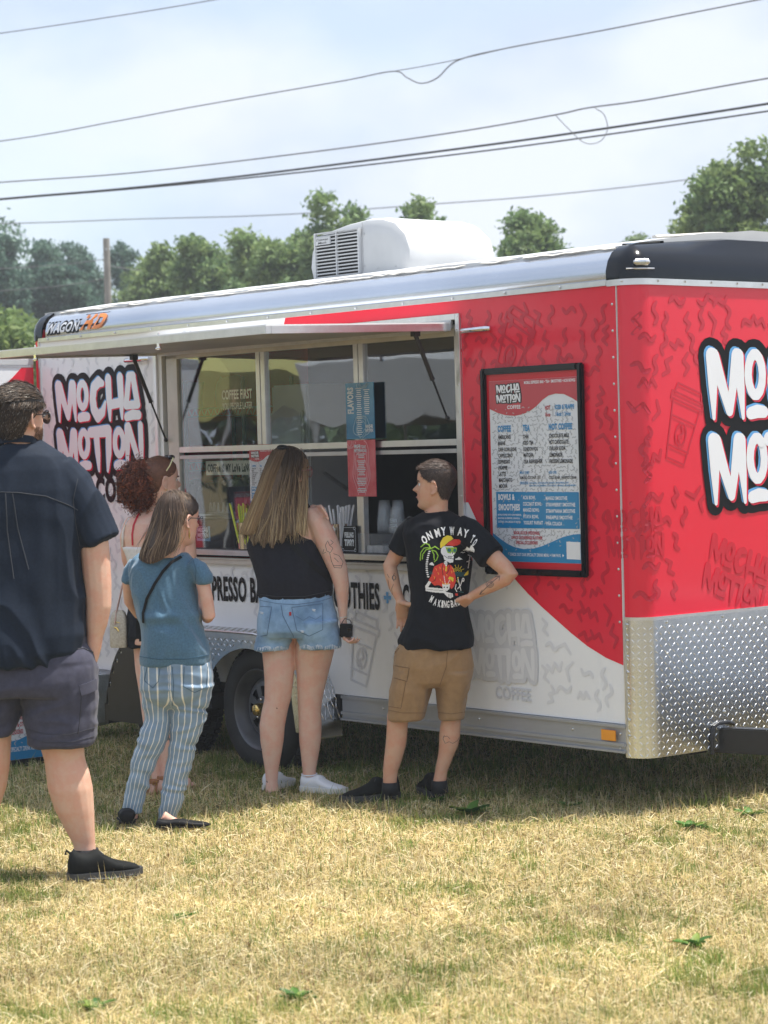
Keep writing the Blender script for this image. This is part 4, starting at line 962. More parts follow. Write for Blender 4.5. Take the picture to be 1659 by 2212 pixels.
for k in range(4):
    x = ea+.04+.055*k; t = onc('cup_stack', ['white cup stack on the espresso machine, leftmost', 'second white cup stack on the espresso machine', 'third white cup stack on the espresso machine', 'white cup stack on the espresso machine nearest the long hair'][k], 'cups', x, .5, 1.50, 'white cups on the espresso machine')
    MB().lathe([(.034, 1.50), (.028, 1.50+.06+.02*k), (.001, 1.50+.06+.02*k)], (x, .5, 0), 'Z', 16).build('cup', M['white_plastic'], t, smooth=True)
# ------------------------------------------------------------------ people
def skinmat(name, col, col2):
    c_ = [min(1, c*1.10) for c in col]; return mat(name, c_, rough=.5, spec=.35, sss=.12, var=.06, vscale=22, bump=.10, bscale=140, bdist=.001, col2=(c_[0]*.93, c_[1]*.80, c_[2]*.78))
def hairmat(name): 
    m_ = mat(name, (.1, .05, .03), rough=.5, spec=.22, attr='col'); return m_
HAIRM = hairmat('hair_strands')
def fuse(mb, name, mt, parent, voxel=.005, smooth=4, disp=None, u=None, label=None, sfac=.6):
    me = mb.mesh(name+'_t', [mt]); ob = bpy.data.objects.new(name+'_t', me); COL.objects.link(ob)
    md = ob.modifiers.new('r', 'REMESH'); md.mode = 'VOXEL'; md.voxel_size = voxel; md.use_smooth_shade = True
    if smooth: ms = ob.modifiers.new('s', 'SMOOTH'); ms.iterations = smooth; ms.factor = sfac
    bpy.context.view_layer.update(); dg = bpy.context.evaluated_depsgraph_get()
    m2 = bpy.data.meshes.new_from_object(ob.evaluated_get(dg)); bpy.data.objects.remove(ob); bpy.data.meshes.remove(me); m2.name = name
    n = len(m2.vertices); co = np.empty(n*3, np.float32); m2.vertices.foreach_get('co', co); co = co.reshape(-1, 3)
    if disp is not None:
        no = np.empty(n*3, np.float32); m2.vertices.foreach_get('normal', no); no = no.reshape(-1, 3)
        d_ = np.array([disp(Vector(c)) for c in co], np.float32); co = co+no*d_[:, None]
    if u is not None:
        a = m2.attributes.new('u', 'FLOAT', 'POINT'); a.data.foreach_set('value', np.array([u(c) for c in co], np.float32))
    wco = co.copy()
    co = co-np.array(org_of(parent)); m2.vertices.foreach_set('co', co.astype(np.float32).ravel()); m2.update()
    m2.polygons.foreach_set('use_smooth', [True]*len(m2.polygons))
    if not len(m2.materials): m2.materials.append(mt)
    o = bpy.data.objects.new(name, m2); COL.objects.link(o); o.parent = parent
    if label: o['label'] = label
    fs_ = [tuple(p.vertices) for p in m2.polygons]
    BV[o.name] = BVHTree.FromPolygons([tuple(c) for c in wco], fs_)
    return o
BV = {}
def folds(amp=.004, sc=(7, 7, 3.2), seed=0, amp2=.0015):
    sv = Vector((seed*3.1, seed*1.7, seed*.9))
    def f(p):
        q = Vector((p.x*sc[0], p.y*sc[1], p.z*sc[2]))+sv
        w_ = noise.noise(q*.7)*1.3; a = 1-abs(noise.noise(q+Vector((w_, w_, w_))))*2.4
        return amp*1.45*a+amp2*noise.noise(q*3.3)
    return f
class Fig:
    def __init__(s, name_label, D, xc, yc, skin):
        s.D = D; p = at(xc, yc, D); s.t = wthing('person', name_label, 'person', (p.x, D, 0)); s.skin = MB(); s.sm = skin; s.k = D/FPX
    sl = 0; xc0 = 0; ys = (1360, 1480)
    def q(s, x, y, dd=0):
        r = ray(x, y); f = min(1, max(0, (s.ys[1]-y)/(s.ys[1]-s.ys[0]))); f = f*f*(3-2*f); D_ = s.D-s.sl*f*(x-s.xc0)*s.k
        return O+r*(D_/r.y)+Vector((0, dd, 0))
    def rings(s, mb, rows, n=22, e=2.3):
        out = []
        for r_ in rows:
            y, xl, xr, b_ = r_[:4]; dc = r_[4] if len(r_) > 4 else 0; c = s.q((xl+xr)/2, y, dc); a_ = (xr-xl)/2*s.k
            ring = []
            for k in range(n):
                t = 2*PI*k/n; ct, st = math.cos(t), math.sin(t)
                ring.append(c+Vector((a_*math.copysign(abs(ct)**(2/e), ct), b_*math.copysign(abs(st)**(2/e), st), 0)))
            out.append(ring)
        mb.loft(out); return mb
    def tube(s, mb, pts, n=14, flat=1.0):
        P = [s.q(p[0], p[1], p[3] if len(p) > 3 else 0) for p in pts]; mb.tube(P, [(p[2]*s.k, p[2]*s.k*flat) for p in pts], n)
        if mb is s.skin:
          for p, P_ in ((pts[0], P[0]), (pts[-1], P[-1])): mb.ball(P_, p[2]*s.k*.97, 12, 8)
        return mb
# head surface in its own frame: x forward, y left, z up from the chin; unit height .235
HT = [(-.02, .046, -.012, .022), (.0, .060, -.03, .034), (.05, .074, -.045, .046), (.11, .079, -.055, .054), (.17, .078, -.060, .060), (.22, .080, -.064, .063), (.27, .081, -.068, .065), (.33, .080, -.072, .067), (.40, .080, -.078, .069), (.46, .079, -.085, .071), (.51, .076, -.091, .073), (.56, .078, -.096, .0745), (.61, .083, -.099, .0755), (.68, .083, -.101, .0765), (.75, .079, -.100, .076), (.82, .069, -.094, .072), (.89, .051, -.080, .061), (.95, .028, -.056, .042), (.99, .006, -.026, .020), (1.0, -.006, -.012, .006)]
def hrow(t):
    for a, b_ in zip(HT[:-1], HT[1:]):
        if t <= b_[0]: f = (t-a[0])/(b_[0]-a[0]); return [a[i]+(b_[i]-a[i])*f for i in (1, 2, 3)]
    return HT[-1][1:]
def G(x, s_): return math.exp(-(x/s_)**2)
def hpt(th_, t, off=0, male=0):
    f, b_, w_ = hrow(t); xc = (f+b_)/2*.3+.0; ct, st = math.cos(th_), math.sin(th_); a_ = (f-xc) if ct > 0 else (xc-b_)
    e = 2.25; x = xc+a_*math.copysign(abs(ct)**(2/e), ct); y = w_*math.copysign(abs(st)**(2/e), st)
    fr = G(th_ if abs(th_) < PI else 0, .17)
    bump = .026*fr*(G(t-.385, .045)+.55*G(t-.44, .05)+.2*G(t-.49, .05))*(1 if ct > 0 else 0)
    bump += .0055*G(th_, .26)*(G(t-.262, .022)+.9*G(t-.215, .022)) if ct > 0 else 0
    bump -= .006*G(abs(th_)-.42, .17)*G(t-.50, .035) if ct > 0 else 0
    bump += .004*G(th_, .5)*G(t-.575, .025)+.004*G(abs(th_)-.75, .25)*G(t-.42, .06)+(.004+.004*male)*G(th_, .3)*G(t-.06, .05) if ct > 0 else 0
    bump -= .004*G(th_, .3)*G(t-.155, .03) if ct > 0 else 0
    r_ = math.hypot(x, y) or 1; k = (r_+bump+off)/r_
    return Vector((x*k, y*k, t*.235+off*max(0, (t-.75)*4)*(1)))
def head(fig, x, ychin, h, yaw, pitch=0, roll=0, dd=0, male=0, mb=None):
    base = fig.q(x, ychin, dd); k = h/.235
    Mx = Matrix.Translation(base) @ Matrix.Rotation(yaw, 4, 'Z') @ Matrix.Rotation(-pitch, 4, 'Y') @ Matrix.Rotation(roll, 4, 'X') @ Matrix.Scale(k, 4)
    mb = fig.skin; n = 44; rings = []
    for i in range(49):
        t = -.02+1.02*i/48; rings.append([Mx @ hpt(2*PI*j/n if j <= n/2 else 2*PI*j/n-2*PI, t, 0, male) for j in range(n)])
    mb.loft(rings)
    for sg in (-1, 1):    # ears
        c = Vector((-.006, sg*.0775, .435*.235)); pts = []
        for q in range(13):
            a = -2.3+4.4*q/12+PI; r1, r2 = .017, .030; pts.append(Mx @ (c+Vector((r1*math.cos(a)*1.0+.002, sg*(.004+.009*(math.cos(a) < 0)*abs(math.cos(a))), r2*math.sin(a)+.003))))
        mb.tube(pts, .0048*k, 8)
        mb.ball(Mx @ (c+Vector((0, -sg*.002, 0))), (.013*k, .006*k, .024*k), 10, 6, Matrix.Rotation(yaw, 3, 'Z')); mb.ball(Mx @ (c+Vector((.006, sg*.001, -.026))), .0075*k, 8, 6)
    return Mx
def eyes(fig, Mx, col=(.05, .03, .02)):
    k = Mx.to_scale()[0]
    for sg in (-1, 1):
        b = MB(); b.ball(Mx @ Vector((.0625, sg*.030, .505*.235)), .0122*k, 14, 8); e_ = b.build('eye', mat('eye_white', (.7, .68, .66), rough=.2, coat=.8), fig.t, smooth=True)
        b = MB(); b.ball(Mx @ Vector((.0700, sg*.0305, .505*.235)), .0064*k, 10, 6); b.build('iris', mat('iris', col, rough=.15, coat=1), e_, smooth=True)
        b = MB(); b.tube([Mx @ hpt(sg*a_, .575+z_, .003) for a_, z_ in ((.22, -.005), (.36, .008), (.52, .006), (.64, -.012))], [.0022*k, .0032*k, .003*k, .0012*k], 6); b.build('eyebrow', mat('brow_hair', (.05, .03, .02), rough=.7), fig.t, smooth=True)
    b = MB(); b.tube([Mx @ hpt(a_, .240+.006*math.cos(a_*6), .0018) for a_ in (-.24, -.12, 0, .12, .24)], [.0012*k, .0034*k, .0042*k, .0034*k, .0012*k], 6); b.build('lips', mat('lip_skin', (.52, .20, .17), rough=.4), fig.t, smooth=True)
def glasses(fig, Mx, lens, framem, r=.024, wire_=.0018, z=.500, sun=False):
    k = Mx.to_scale()[0]; b = MB(); root = None
    for sg in (-1, 1):
        c = Vector((.098, sg*.034, z*.235-.002)); pts = [Mx @ (c+Vector((-.010*abs(math.cos(a)) if math.cos(a)*sg > 0 else 0, r*1.08*math.cos(a), r*.92*math.sin(a)))) for a in [2*PI*j/20 for j in range(21)]]
        b.tube(pts, wire_*k, 6); b.tube([Mx @ (c+Vector((-.010, sg*r*1.08, .006))), Mx @ Vector((.075, sg*.0765, z*.235+.008)), Mx @ Vector((.005, sg*.0835, z*.235+.006)), Mx @ Vector((-.014, sg*.084, z*.235-.010))], wire_*1.1*k, 6)
    b.tube([Mx @ Vector((.099, .011, z*.235+.004)), Mx @ Vector((.104, 0, z*.235+.006)), Mx @ Vector((.099, -.011, z*.235+.004))], wire_*k, 6)
    g_ = b.build('glasses', framem, fig.t, smooth=True)
    for sg in (-1, 1):
        c = Vector((.098, sg*.034, z*.235-.002)); b = MB(); vs = [Mx @ (c+Vector((-.010*abs(math.cos(a)) if math.cos(a)*sg > 0 else 0, r*1.05*math.cos(a), r*.9*math.sin(a)))) for a in [2*PI*j/20 for j in range(20)]]
        b.add(vs, [tuple(range(20))]); b.build('lens', lens, g_, recalc=False)
    return g_
def ribbon(P, wdt, cols, name, parent, ctr, label=None, tw=1.6):
    """P (n,k,3) world, wdt (n,k), cols (n,k,3); flat hair strands lying on the volume round ctr(n,k,3)"""
    n, k = P.shape[:2]; T_ = np.gradient(P, axis=1); out_ = P-ctr; sd = np.cross(T_, out_+1e-6); sd /= (np.linalg.norm(sd, axis=2, keepdims=True)+1e-9)
    rsx = np.random.RandomState(3); nn_ = np.cross(sd, T_); nn_ /= (np.linalg.norm(nn_, axis=2, keepdims=True)+1e-9); an = (rsx.rand(n, 1, 1)-.5)*tw; sd = sd*np.cos(an)+nn_*np.sin(an)
    V = np.stack([P-sd*wdt[..., None], P+sd*wdt[..., None]], 2).reshape(-1, 3)-np.array(org_of(parent))
    base = (np.arange(n)*k*2)[:, None]+np.arange(k-1)[None]*2; F_ = np.stack([base, base+1, base+3, base+2], 2).reshape(-1)
    me = bpy.data.meshes.new(name); me.vertices.add(len(V)); me.vertices.foreach_set('co', V.astype(np.float32).ravel()); nf = n*(k-1)
    me.loops.add(nf*4); me.polygons.add(nf); me.loops.foreach_set('vertex_index', F_.astype(np.int32)); me.polygons.foreach_set('loop_start', (np.arange(nf)*4).astype(np.int32)); me.update(); me.validate()
    c4 = np.repeat(np.concatenate([cols, np.ones((n, k, 1))], 2)[:, :, None, :], 2, axis=2); a = me.color_attributes.new('col', 'FLOAT_COLOR', 'POINT'); a.data.foreach_set('color', c4.astype(np.float32).ravel())
    me.polygons.foreach_set('use_smooth', [True]*nf); me.materials.append(HAIRM); o = bpy.data.objects.new(name, me); COL.objects.link(o); o.parent = parent
    if label: o['label'] = label
    return o
def solidcol(mb, name, col, parent, label=None):
    return mb.build(name, mat(name+'_base_%d' % (int(col[0]*1000)), col, rough=.55, var=.3, vscale=60, bump=.5, bscale=90, bdist=.004), parent, smooth=True, label=label)
def hairline(th_, short=True):
    a = abs(th_)
    pts = [(0, .80), (.35, .80), (.75, .74), (1.0, .64), (1.25, .60), (1.45, .56), (1.62, .56), (1.80, .42), (2.1, .26), (PI, .20)]
    for (x0, y0_), (x1, y1_) in zip(pts[:-1], pts[1:]):
        if a <= x1: return y0_+(y1_-y0_)*(a-x0)/(x1-x0)
    return .2
def scalp(fig, Mx, off, col, name='hair_base'):
    n = 40; rings = []
    for i in range(15):
        ring = []
        for j in range(n):
            th_ = 2*PI*j/n; th_ = th_ if th_ <= PI else th_-2*PI; t0 = hairline(th_); t = t0+(1.0-t0)*(i/14)**.85
            ring.append(Mx @ hpt(th_, min(t, .9999), off*(min(1, .25+i*.4))))
        rings.append(ring)
    b = MB(); b.loft(rings); return solidcol(b, name, col, fig.t)
def strands_short(fig, Mx, n, L, col, col2, dirf, seed=1, w=.0011, off=.004, name='hair', grey=0, region=None, droop=0, jit_=.2):
    rs_ = np.random.RandomState(seed); P = np.zeros((n, 5, 3)); C_ = np.zeros((n, 5, 3)); cols = np.zeros((n, 5, 3)); k = Mx.to_scale()[0]; ctr = np.array(Mx @ Vector((-.01, 0, .14)))
    i = 0
    while i < n:
        th_ = rs_.uniform(-PI, PI); t = 1-rs_.rand()**.8*1.0
        if (t < hairline(th_)+rs_.uniform(-.012, .02)) if region is None else not region(th_, t): continue
        p = hpt(th_, min(t, .998), 0); nrm = (p-Vector((-.01, 0, .13))).normalized(); d_ = dirf(th_, t, p).normalized(); ll = L*(rs_.uniform(.6, 1.2)) if not callable(L) else L(th_, t)*rs_.uniform(.7, 1.2)
        jit = Vector(rs_.randn(3)*jit_); d_ = (d_+jit); d_ = (d_-nrm*d_.dot(nrm)*.6).normalized()
        for q in range(5):
            f = q/4; P[i, q] = Mx @ (p+nrm*(off*math.sin(PI*.5*min(1, f*2.2))+.0005)+d_*ll*f+Vector((0, 0, -droop*f*f)))
        m_ = rs_.rand()**1.3; c = np.array(col)*(1-m_)+np.array(col2)*m_
        if rs_.rand() < grey: c = np.array((.32, .29, .25))
        cols[i] = c*rs_.uniform(.45, 1.65); i += 1
    W = np.full((n, 5), w*k); W[:, -1] *= .3; return ribbon(P, W, cols, name, fig.t, np.broadcast_to(ctr, P.shape), tw=.7)
def hand(mb, wrist, f, side, L=.175, curl=(.3, .35, .4, .45), thumb=.5, spread=.06, w=.040):
    """f finger direction, side = towards the thumb"""
    f = f.normalized(); side = (side-f*side.dot(f)).normalized(); nrm = f.cross(side).normalized(); w2 = w
    rg = []
    for q, (s_, ww, hh) in enumerate(((-.02, .62, .017), (.02, .72, .016), (.25, .95, .015), (.5, 1.0, .013), (.56, .96, .010))):
        c = wrist+f*(L*s_); rg.append([c+side*(ww*w2*math.copysign(abs(math.cos(a))**.8, math.cos(a)))+nrm*(hh*math.sin(a)) for a in [2*PI*j/16 for j in range(16)]])
    mb.loft(rg)
    lens = (.92, 1.0, .94, .76)
    for i in range(4):
        o_ = (1-i/1.5)*.72; p = wrist+f*(L*.50)+side*(w2*o_*.98); d_ = (f+side*spread*(1.5-i)).normalized(); seg = L*.5*lens[i]; pts = [p-d_*.01, p]; a = 0
        for j, fr_ in enumerate((.42, .32, .26)):
            a += curl[i]*(.8, 1.1, .9)[j]; dd_ = d_*math.cos(a)+nrm*math.sin(a); p = p+dd_*seg*fr_; pts.append(p)
        mb.tube(pts, [.0088, .0088, .0082, .0074, .0060], 8); mb.ball(pts[-1], .0062, 8, 6)
    p = wrist+f*(L*.10)+side*(w2*.75); d_ = (f*math.cos(thumb)+side*math.sin(thumb)).normalized(); p2 = p+d_*L*.24; d2 = (d_*.85+f*.4+nrm*.15).normalized(); p3 = p2+d2*L*.18; p4 = p3+d2*L*.13
    mb.tube([p-d_*.015, p, p2, p3, p4], [.013, .013, .0105, .0095, .0075], 8); mb.ball(p4, .0076, 8, 6)
def cast(fig_ob, x, y, off=.0015):
    r_ = ray(x, y).normalized(); h = BV[fig_ob.name].ray_cast(O, r_)
    if h[0] is None: return None
    n_ = h[1] if h[1].dot(r_) < 0 else -h[1]
    return h[0]+n_*off, n_
def line_on(ob, pts, r, name, mt, parent, off=.001, n=5, sub=5, dense=True):
    """a seam, strap or drawn line lying on a surface"""
    b = MB(); seq = []
    for a, c in zip(pts[:-1], pts[1:]):
        m_ = max(1, int(math.hypot(c[0]-a[0], c[1]-a[1])/sub))
        for q in range(m_): seq.append((a[0]+(c[0]-a[0])*q/m_, a[1]+(c[1]-a[1])*q/m_))
    seq.append(pts[-1]); P = []
    for p in seq:
        h = cast(ob, p[0], p[1], off)
        if h: P.append(h[0])
        elif len(P) > 1: b.tube(P, r, n); P = []
        else: P = []
    if len(P) > 1: b.tube(P, r, n)
    return b.build(name, mt, parent, smooth=True, recalc=False) if b.v else None
def strap_on(ob, pts, wd_, name, mt, parent, off=.003, th=.0015, sub=5):
    seq = []
    for a, c in zip(pts[:-1], pts[1:]):
        m_ = max(1, int(math.hypot(c[0]-a[0], c[1]-a[1])/sub))
        for q in range(m_): seq.append((a[0]+(c[0]-a[0])*q/m_, a[1]+(c[1]-a[1])*q/m_))
    seq.append(pts[-1]); H_ = [cast(ob, p[0], p[1], off) for p in seq]; H_ = [h for h in H_ if h]
    if len(H_) < 2: return None
    rings = []
    for i, (p, n_) in enumerate(H_):
        t_ = (H_[min(i+1, len(H_)-1)][0]-H_[max(i-1, 0)][0]).normalized(); s_ = t_.cross(n_).normalized(); rings.append([p-s_*wd_/2, p+s_*wd_/2, p+s_*wd_/2+n_*th, p-s_*wd_/2+n_*th])
    return MB().loft(rings).build(name, mt, parent, smooth=True)
def shoe(fig, heel, toe, mats_, L=None, hc=.085, w=.046, sole=.028, low=False, nm='shoe', flat=False):
    heel = Vector(heel); toe = Vector(toe); d_ = toe-heel; L = L or d_.length; d_.normalize(); s_ = Vector((-d_.y, d_.x, 0)); z0 = .014
    prof_s = [(0, .40, .70), (.03, .62, .98), (.08, .72, 1.04), (.16, .74, .92), (.26, .74, .88), (.36, .74, 1.0), (.41, .78, .98), (.50, .88, .78), (.60, .97, .64), (.72, 1.0, .53), (.84, .90, .46), (.93, .68, .38), (1.0, .30, .24)]
    if low: prof_s = [(s0, w0, h0*(.72 if s0 < .5 else .9)) for s0, w0, h0 in prof_s]
    b = MB(); rg = []
    for s0, w0, h0 in prof_s:
        c = heel+d_*(L*s0); ww = w*w0; hh = hc*h0; rg.append([c+s_*(ww*math.copysign(abs(math.cos(a))**.75, math.cos(a))*(1-.22*max(0, math.sin(a))**2))+Vector((0, 0, z0+sole*.7+(hh-sole*.7)*(.5+.5*math.copysign(abs(math.sin(a))**.8, math.sin(a))))) for a in [2*PI*j/20 for j in range(20)]])
    b.loft(rg); o = b.build(nm, mats_[0], fig.t, smooth='all')
    b = MB(); rg = []
    for s0, w0, h0 in prof_s:
        c = heel+d_*(L*(s0*1.03-.015)); ww = w*w0*1.10; up = .006*max(0, (s0-.8)/.2)**1.5+(.004 if s0 < .05 else 0); rg.append([c+s_*ww*.94+Vector((0, 0, z0+up)), c+s_*ww+Vector((0, 0, z0+up+.005)), c+s_*ww+Vector((0, 0, z0+sole+up*.5)), c-s_*ww+Vector((0, 0, z0+sole+up*.5)), c-s_*ww+Vector((0, 0, z0+up+.005)), c-s_*ww*.94+Vector((0, 0, z0+up))])
    b.loft(rg).build('sole', mats_[1], o, bevel=.002)
    if not flat:
        b = MB()
        for q in range(5):
            c = heel+d_*(L*(.42+.06*q)); hh = hc*(.90-.085*q)+.004; b.tube([c+s_*.022+Vector((0, 0, hh-.010)), c+Vector((0, 0, hh)), c-s_*.022+Vector((0, 0, hh-.010))], .0026, 6)
        c = heel+d_*(L*.42)+Vector((0, 0, hc*.95))
        for sg in (-1, 1): b.tube([c, c+s_*sg*.018+Vector((0, 0, .012)), c+s_*sg*.030+Vector((0, 0, .002))+d_*.01, c+s_*sg*.012], .0022, 5)
        b.build('laces', mats_[2], o, smooth=True)
    return o
SK_A = skinmat('fair_skin', (.66, .42, .31), 0); SK_B = skinmat('tan_skin', (.58, .35, .24), 0); SK_C = skinmat('pale_skin', (.72, .48, .38), 0); SK_D = skinmat('rosy_skin', (.69, .43, .33), 0)
INK = mat('tattoo_ink', (.07, .06, .07), rough=.6); BLK = mat('black_leather', (.006, .006, .008), rough=.6, spec=.25); GOLDM = mat('gold_jewel', (.85, .62, .22), rough=.2, metal=1)
DARKLENS = mat('dark_lens', (.015, .013, .02), rough=.05, coat=1); CLEARLENS = mat('clear_lens', (.6, .65, .7), rough=.05, alpha=.25, coat=1)

# ---- the tall man in the black shirt
F = Fig('tall man in black shirt and grey cargo shorts seen from behind at the left edge', 8.94, 45, 1880, SK_A); k_ = F.k
S_ = F.skin
hm = head(F, 47, 969, .247, math.radians(48), male=1)
F.tube(S_, [(44, 940, 36), (40, 985, 37), (38, 1030, 46)])
F.rings(S_, [(1010, -40, 120, .08), (1060, -80, 155, .11), (1300, -80, 160, .13), (1420, -80, 180, .14), (1480, -80, 180, .14)])
F.tube(S_, [(165, 1060, 30), (198, 1130, 32), (206, 1200, 32), (211, 1262, 30.5), (213, 1310, 28), (209, 1345, 24), (205, 1375, 18), (203, 1400, 16), (199, 1425, 13)])
F.tube(S_, [(-75, 1060, 30), (-125, 1150, 32), (-130, 1230, 30), (-128, 1310, 24, .05), (-115, 1390, 16, .1)])
hand(S_, F.q(-115, 1390, .1), Vector((.1, .3, -1)), Vector((.2, 1, 0)))
def leg(F, rows, fl=.95):
    F.rings(F.skin, [(y, xl, xr, (xr-xl)/2*F.k*(fl if len(r) < 1 else r[0]), *(r[1:])) for (y, xl, xr, *r) in rows], n=18, e=2.05)
leg(F, [(1470, 60, 200), (1560, 78, 190), (1610, 86, 181), (1640, 95, 184), (1670, 99, 194), (1703, 103, 201), (1748, 118, 204), (1792, 141, 205), (1822, 157, 206), (1850, 163, 209), (1880, 165, 212)])
leg(F, [(1470, -110, 40), (1560, -96, 26), (1610, -92, 24), (1650, -90, 22), (1700, -86, 15), (1750, -80, -2), (1800, -72, -18), (1840, -68, -24), (1870, -68, -24)])
F.body = fuse(S_, 'body', F.sm, F.t)
black_shirt = mat('black_cotton', spec=.15, col=(.010, .017, .032), rough=.75, sheen=.04, var=.15, vscale=90, bump=.15, bscale=220, bdist=.001)
b = MB(); F.rings(b, [(957, 2, 84, .055, .02), (970, -20, 104, .072), (990, -62, 138, .095), (1018, -84, 160, .115), (1060, -98, 176, .135), (1120, -104, 182, .150), (1200, -106, 180, .165), (1300, -108, 184, .175), (1370, -112, 190, .192), (1408, -112, 182, .200), (1434, -112, 150, .198)])
F.tube(b, [(122, 1018, 40), (152, 1052, 44), (182, 1100, 43), (214, 1168, 42)]); F.tube(b, [(-55, 1018, 40), (-85, 1052, 44), (-115, 1100, 43), (-140, 1168, 42)])
sh = fuse(b, 'shirt', black_shirt, F.t, .006, 5, folds(.010, (5.5, 5.5, 2.8), 2, .003))
for sx_ in (1, -1):
    cuff = MB(); 
b = MB(); nk = F.q(40, 958, .01)
pts = [(nk.x+.073*math.cos(a), nk.y+.078*math.sin(a), nk.z+.010+.012*math.sin(-a)) for a in [2*PI*j/28 for j in range(29)]]
b.loft([[Vector(p)+Vector((0, 0, -.012)) for p in pts[:-1]], [Vector(p)+Vector((0, 0, .016)) for p in pts[:-1]], [Vector((nk.x+(p[0]-nk.x)*.90, nk.y+(p[1]-nk.y)*.9, p[2]+.012)) for p in pts[:-1]], [Vector((nk.x+(p[0]-nk.x)*.90, nk.y+(p[1]-nk.y)*.9, p[2]-.02)) for p in pts[:-1]]], cap=False)
b.loft([[Vector((nk.x+(p[0]-nk.x)*f, nk.y+(p[1]-nk.y)*f, p[2]+z_)) for p in pts[:-1]] for f, z_ in ((1.0, .018), (1.07, .010), (1.13, -.014), (1.11, -.018))], cap=False); b.build('collar', black_shirt, F.t, smooth='all', recalc=False)
seam = mat('dark_seam', (.035, .04, .052), rough=.8)
line_on(sh, [(-20, 1062), (40, 1064), (100, 1072), (150, 1092), (168, 1102)], .0016, 'yoke_seam', seam, F.t); line_on(sh, [(168, 1034), (158, 1080), (163, 1130), (172, 1180)], .0016, 'sleeve_seam', seam, F.t)
line_on(sh, [(12, 1066), (16, 1150), (30, 1250)], .0022, 'pleat', seam, F.t); line_on(sh, [(27, 1066), (38, 1140), (62, 1230)], .0022, 'pleat', seam, F.t)
greysh = mat('grey_cotton', spec=.15, col=(.062, .062, .092), rough=.85, sheen=.12, var=.15, vscale=40, bump=.15, bscale=200, bdist=.001)
b = MB(); F.rings(b, [(1376, -90, 180, .13), (1400, -96, 198, .150), (1430, -102, 206, .160), (1450, -104, 209, .168), (1480, -106, 209, .17), (1500, -108, 209, .16)])
F.rings(b, [(1440, 30, 207, .14), (1500, 46, 209, .135), (1550, 51, 208, .13), (1590, 55, 205, .128), (1607, 58, 203, .126)]); F.rings(b, [(1440, -106, 60, .14), (1500, -108, 50, .135), (1550, -108, 44, .13), (1586, -106, 34, .125)])
gs = fuse(b, 'shorts', greysh, F.t, .006, 4, folds(.0065, (3.5, 3.5, 9), 5, .002))
for yy in (1578, 1596): line_on(gs, [(56, yy-4), (100, yy+8), (150, yy+8), (204, yy-6)], .0012, 'hem_stitch', mat('grey_seam', (.05, .05, .065), rough=.9), F.t)
line_on(gs, [(176, 1500), (172, 1560), (168, 1586)], .0018, 'side_seam', MATS['grey_seam'], F.t)
strap_on(gs, [(172, 1492), (190, 1486), (206, 1478)], .042, 'pocket_flap', greysh, F.t, off=.004, th=.003)
line_on(gs, [(150, 1405), (180, 1400), (206, 1412)], .0025, 'pocket_edge', MATS['grey_seam'], F.t)
sock = mat('black_sock', (.015, .015, .018), rough=.9, bump=.8, bscale=120, bdist=.002)
b = MB(); F.rings(b, [(1834, 157, 213, .050), (1850, 160, 214, .050), (1885, 163, 216, .050)]); b.build('sock', sock, F.t, smooth='all')
blk_shoe = mat('black_mesh_shoe', spec=.15, col=(.010, .011, .011), rough=.75, bump=.4, bscale=260, bdist=.001, var=.2, vscale=40); blk_sole = mat('black_sole', (.045, .046, .048), rough=.6); lace = mat('black_lace', (.05, .05, .05), rough=.8); grey_sole = mat('grey_sole', (.10, .105, .11), rough=.6)
hp_ = gnd(150, 1912); tp_ = gnd(305, 1896); so_ = shoe(F, hp_, tp_, (blk_shoe, blk_sole, lace), hc=.115, w=.052, sole=.030)
hd = (tp_-hp_).normalized(); MB().tube([hp_+Vector((0, 0, .118))+hd*.01, hp_+Vector((0, 0, .135))-hd*.008, hp_+Vector((0, 0, .118))-hd*.012], .005, 6).build('heel_tab', blk_shoe, so_, smooth=True)
MB().tube([hp_+hd*.06+Vector((hd.y, -hd.x, 0))*.050+Vector((0, 0, .026)), hp_+hd*.15+Vector((hd.y, -hd.x, 0))*.056+Vector((0, 0, .020)), hp_+hd*.24+Vector((hd.y, -hd.x, 0))*.052+Vector((0, 0, .026))], .003, 6).build('sole_stripe', grey_sole, so_, smooth=True)
shoe(F, gnd(-125, 1880), gnd(-45, 1850), (blk_shoe, blk_sole, lace), L=.29, hc=.105, w=.052)
scalp(F, hm, .010, (.028, .022, .018))
def backdir(th_, t, p): 
    a = Vector((-1.0, 0, -.15)) if t > .72 else Vector((-.75, 0, -.9)); return a
strands_short(F, hm, 12000, lambda th_, t: .034 if t > .7 else .016, (.022, .015, .011), (.11, .075, .05), lambda th_, t, p: Vector((-.2, .25, .25)) if abs(th_) < .9 and t > .8 else (Vector((-1, .15, .0)) if t > .74 else Vector((-.55, 0, -.95))), seed=2, w=.0007, off=.0135, grey=.05, jit_=.13)
strands_short(F, hm, 1800, .007, (.16, .08, .045), (.30, .17, .10), lambda th_, t, p: Vector((.1, 0, -1)), seed=4, w=.0009, off=.003, name='beard', region=lambda th_, t: -.0 < t < .34-.08*G(th_, .5)+.0 and abs(th_) < 1.5 and not (t > .18 and t < .29 and abs(th_) < .3) and t < .34)
glasses(F, hm, DARKLENS, mat('black_frame', (.01, .01, .01), rough=.3), r=.027, wire_=.0020)
eyes(F, hm)

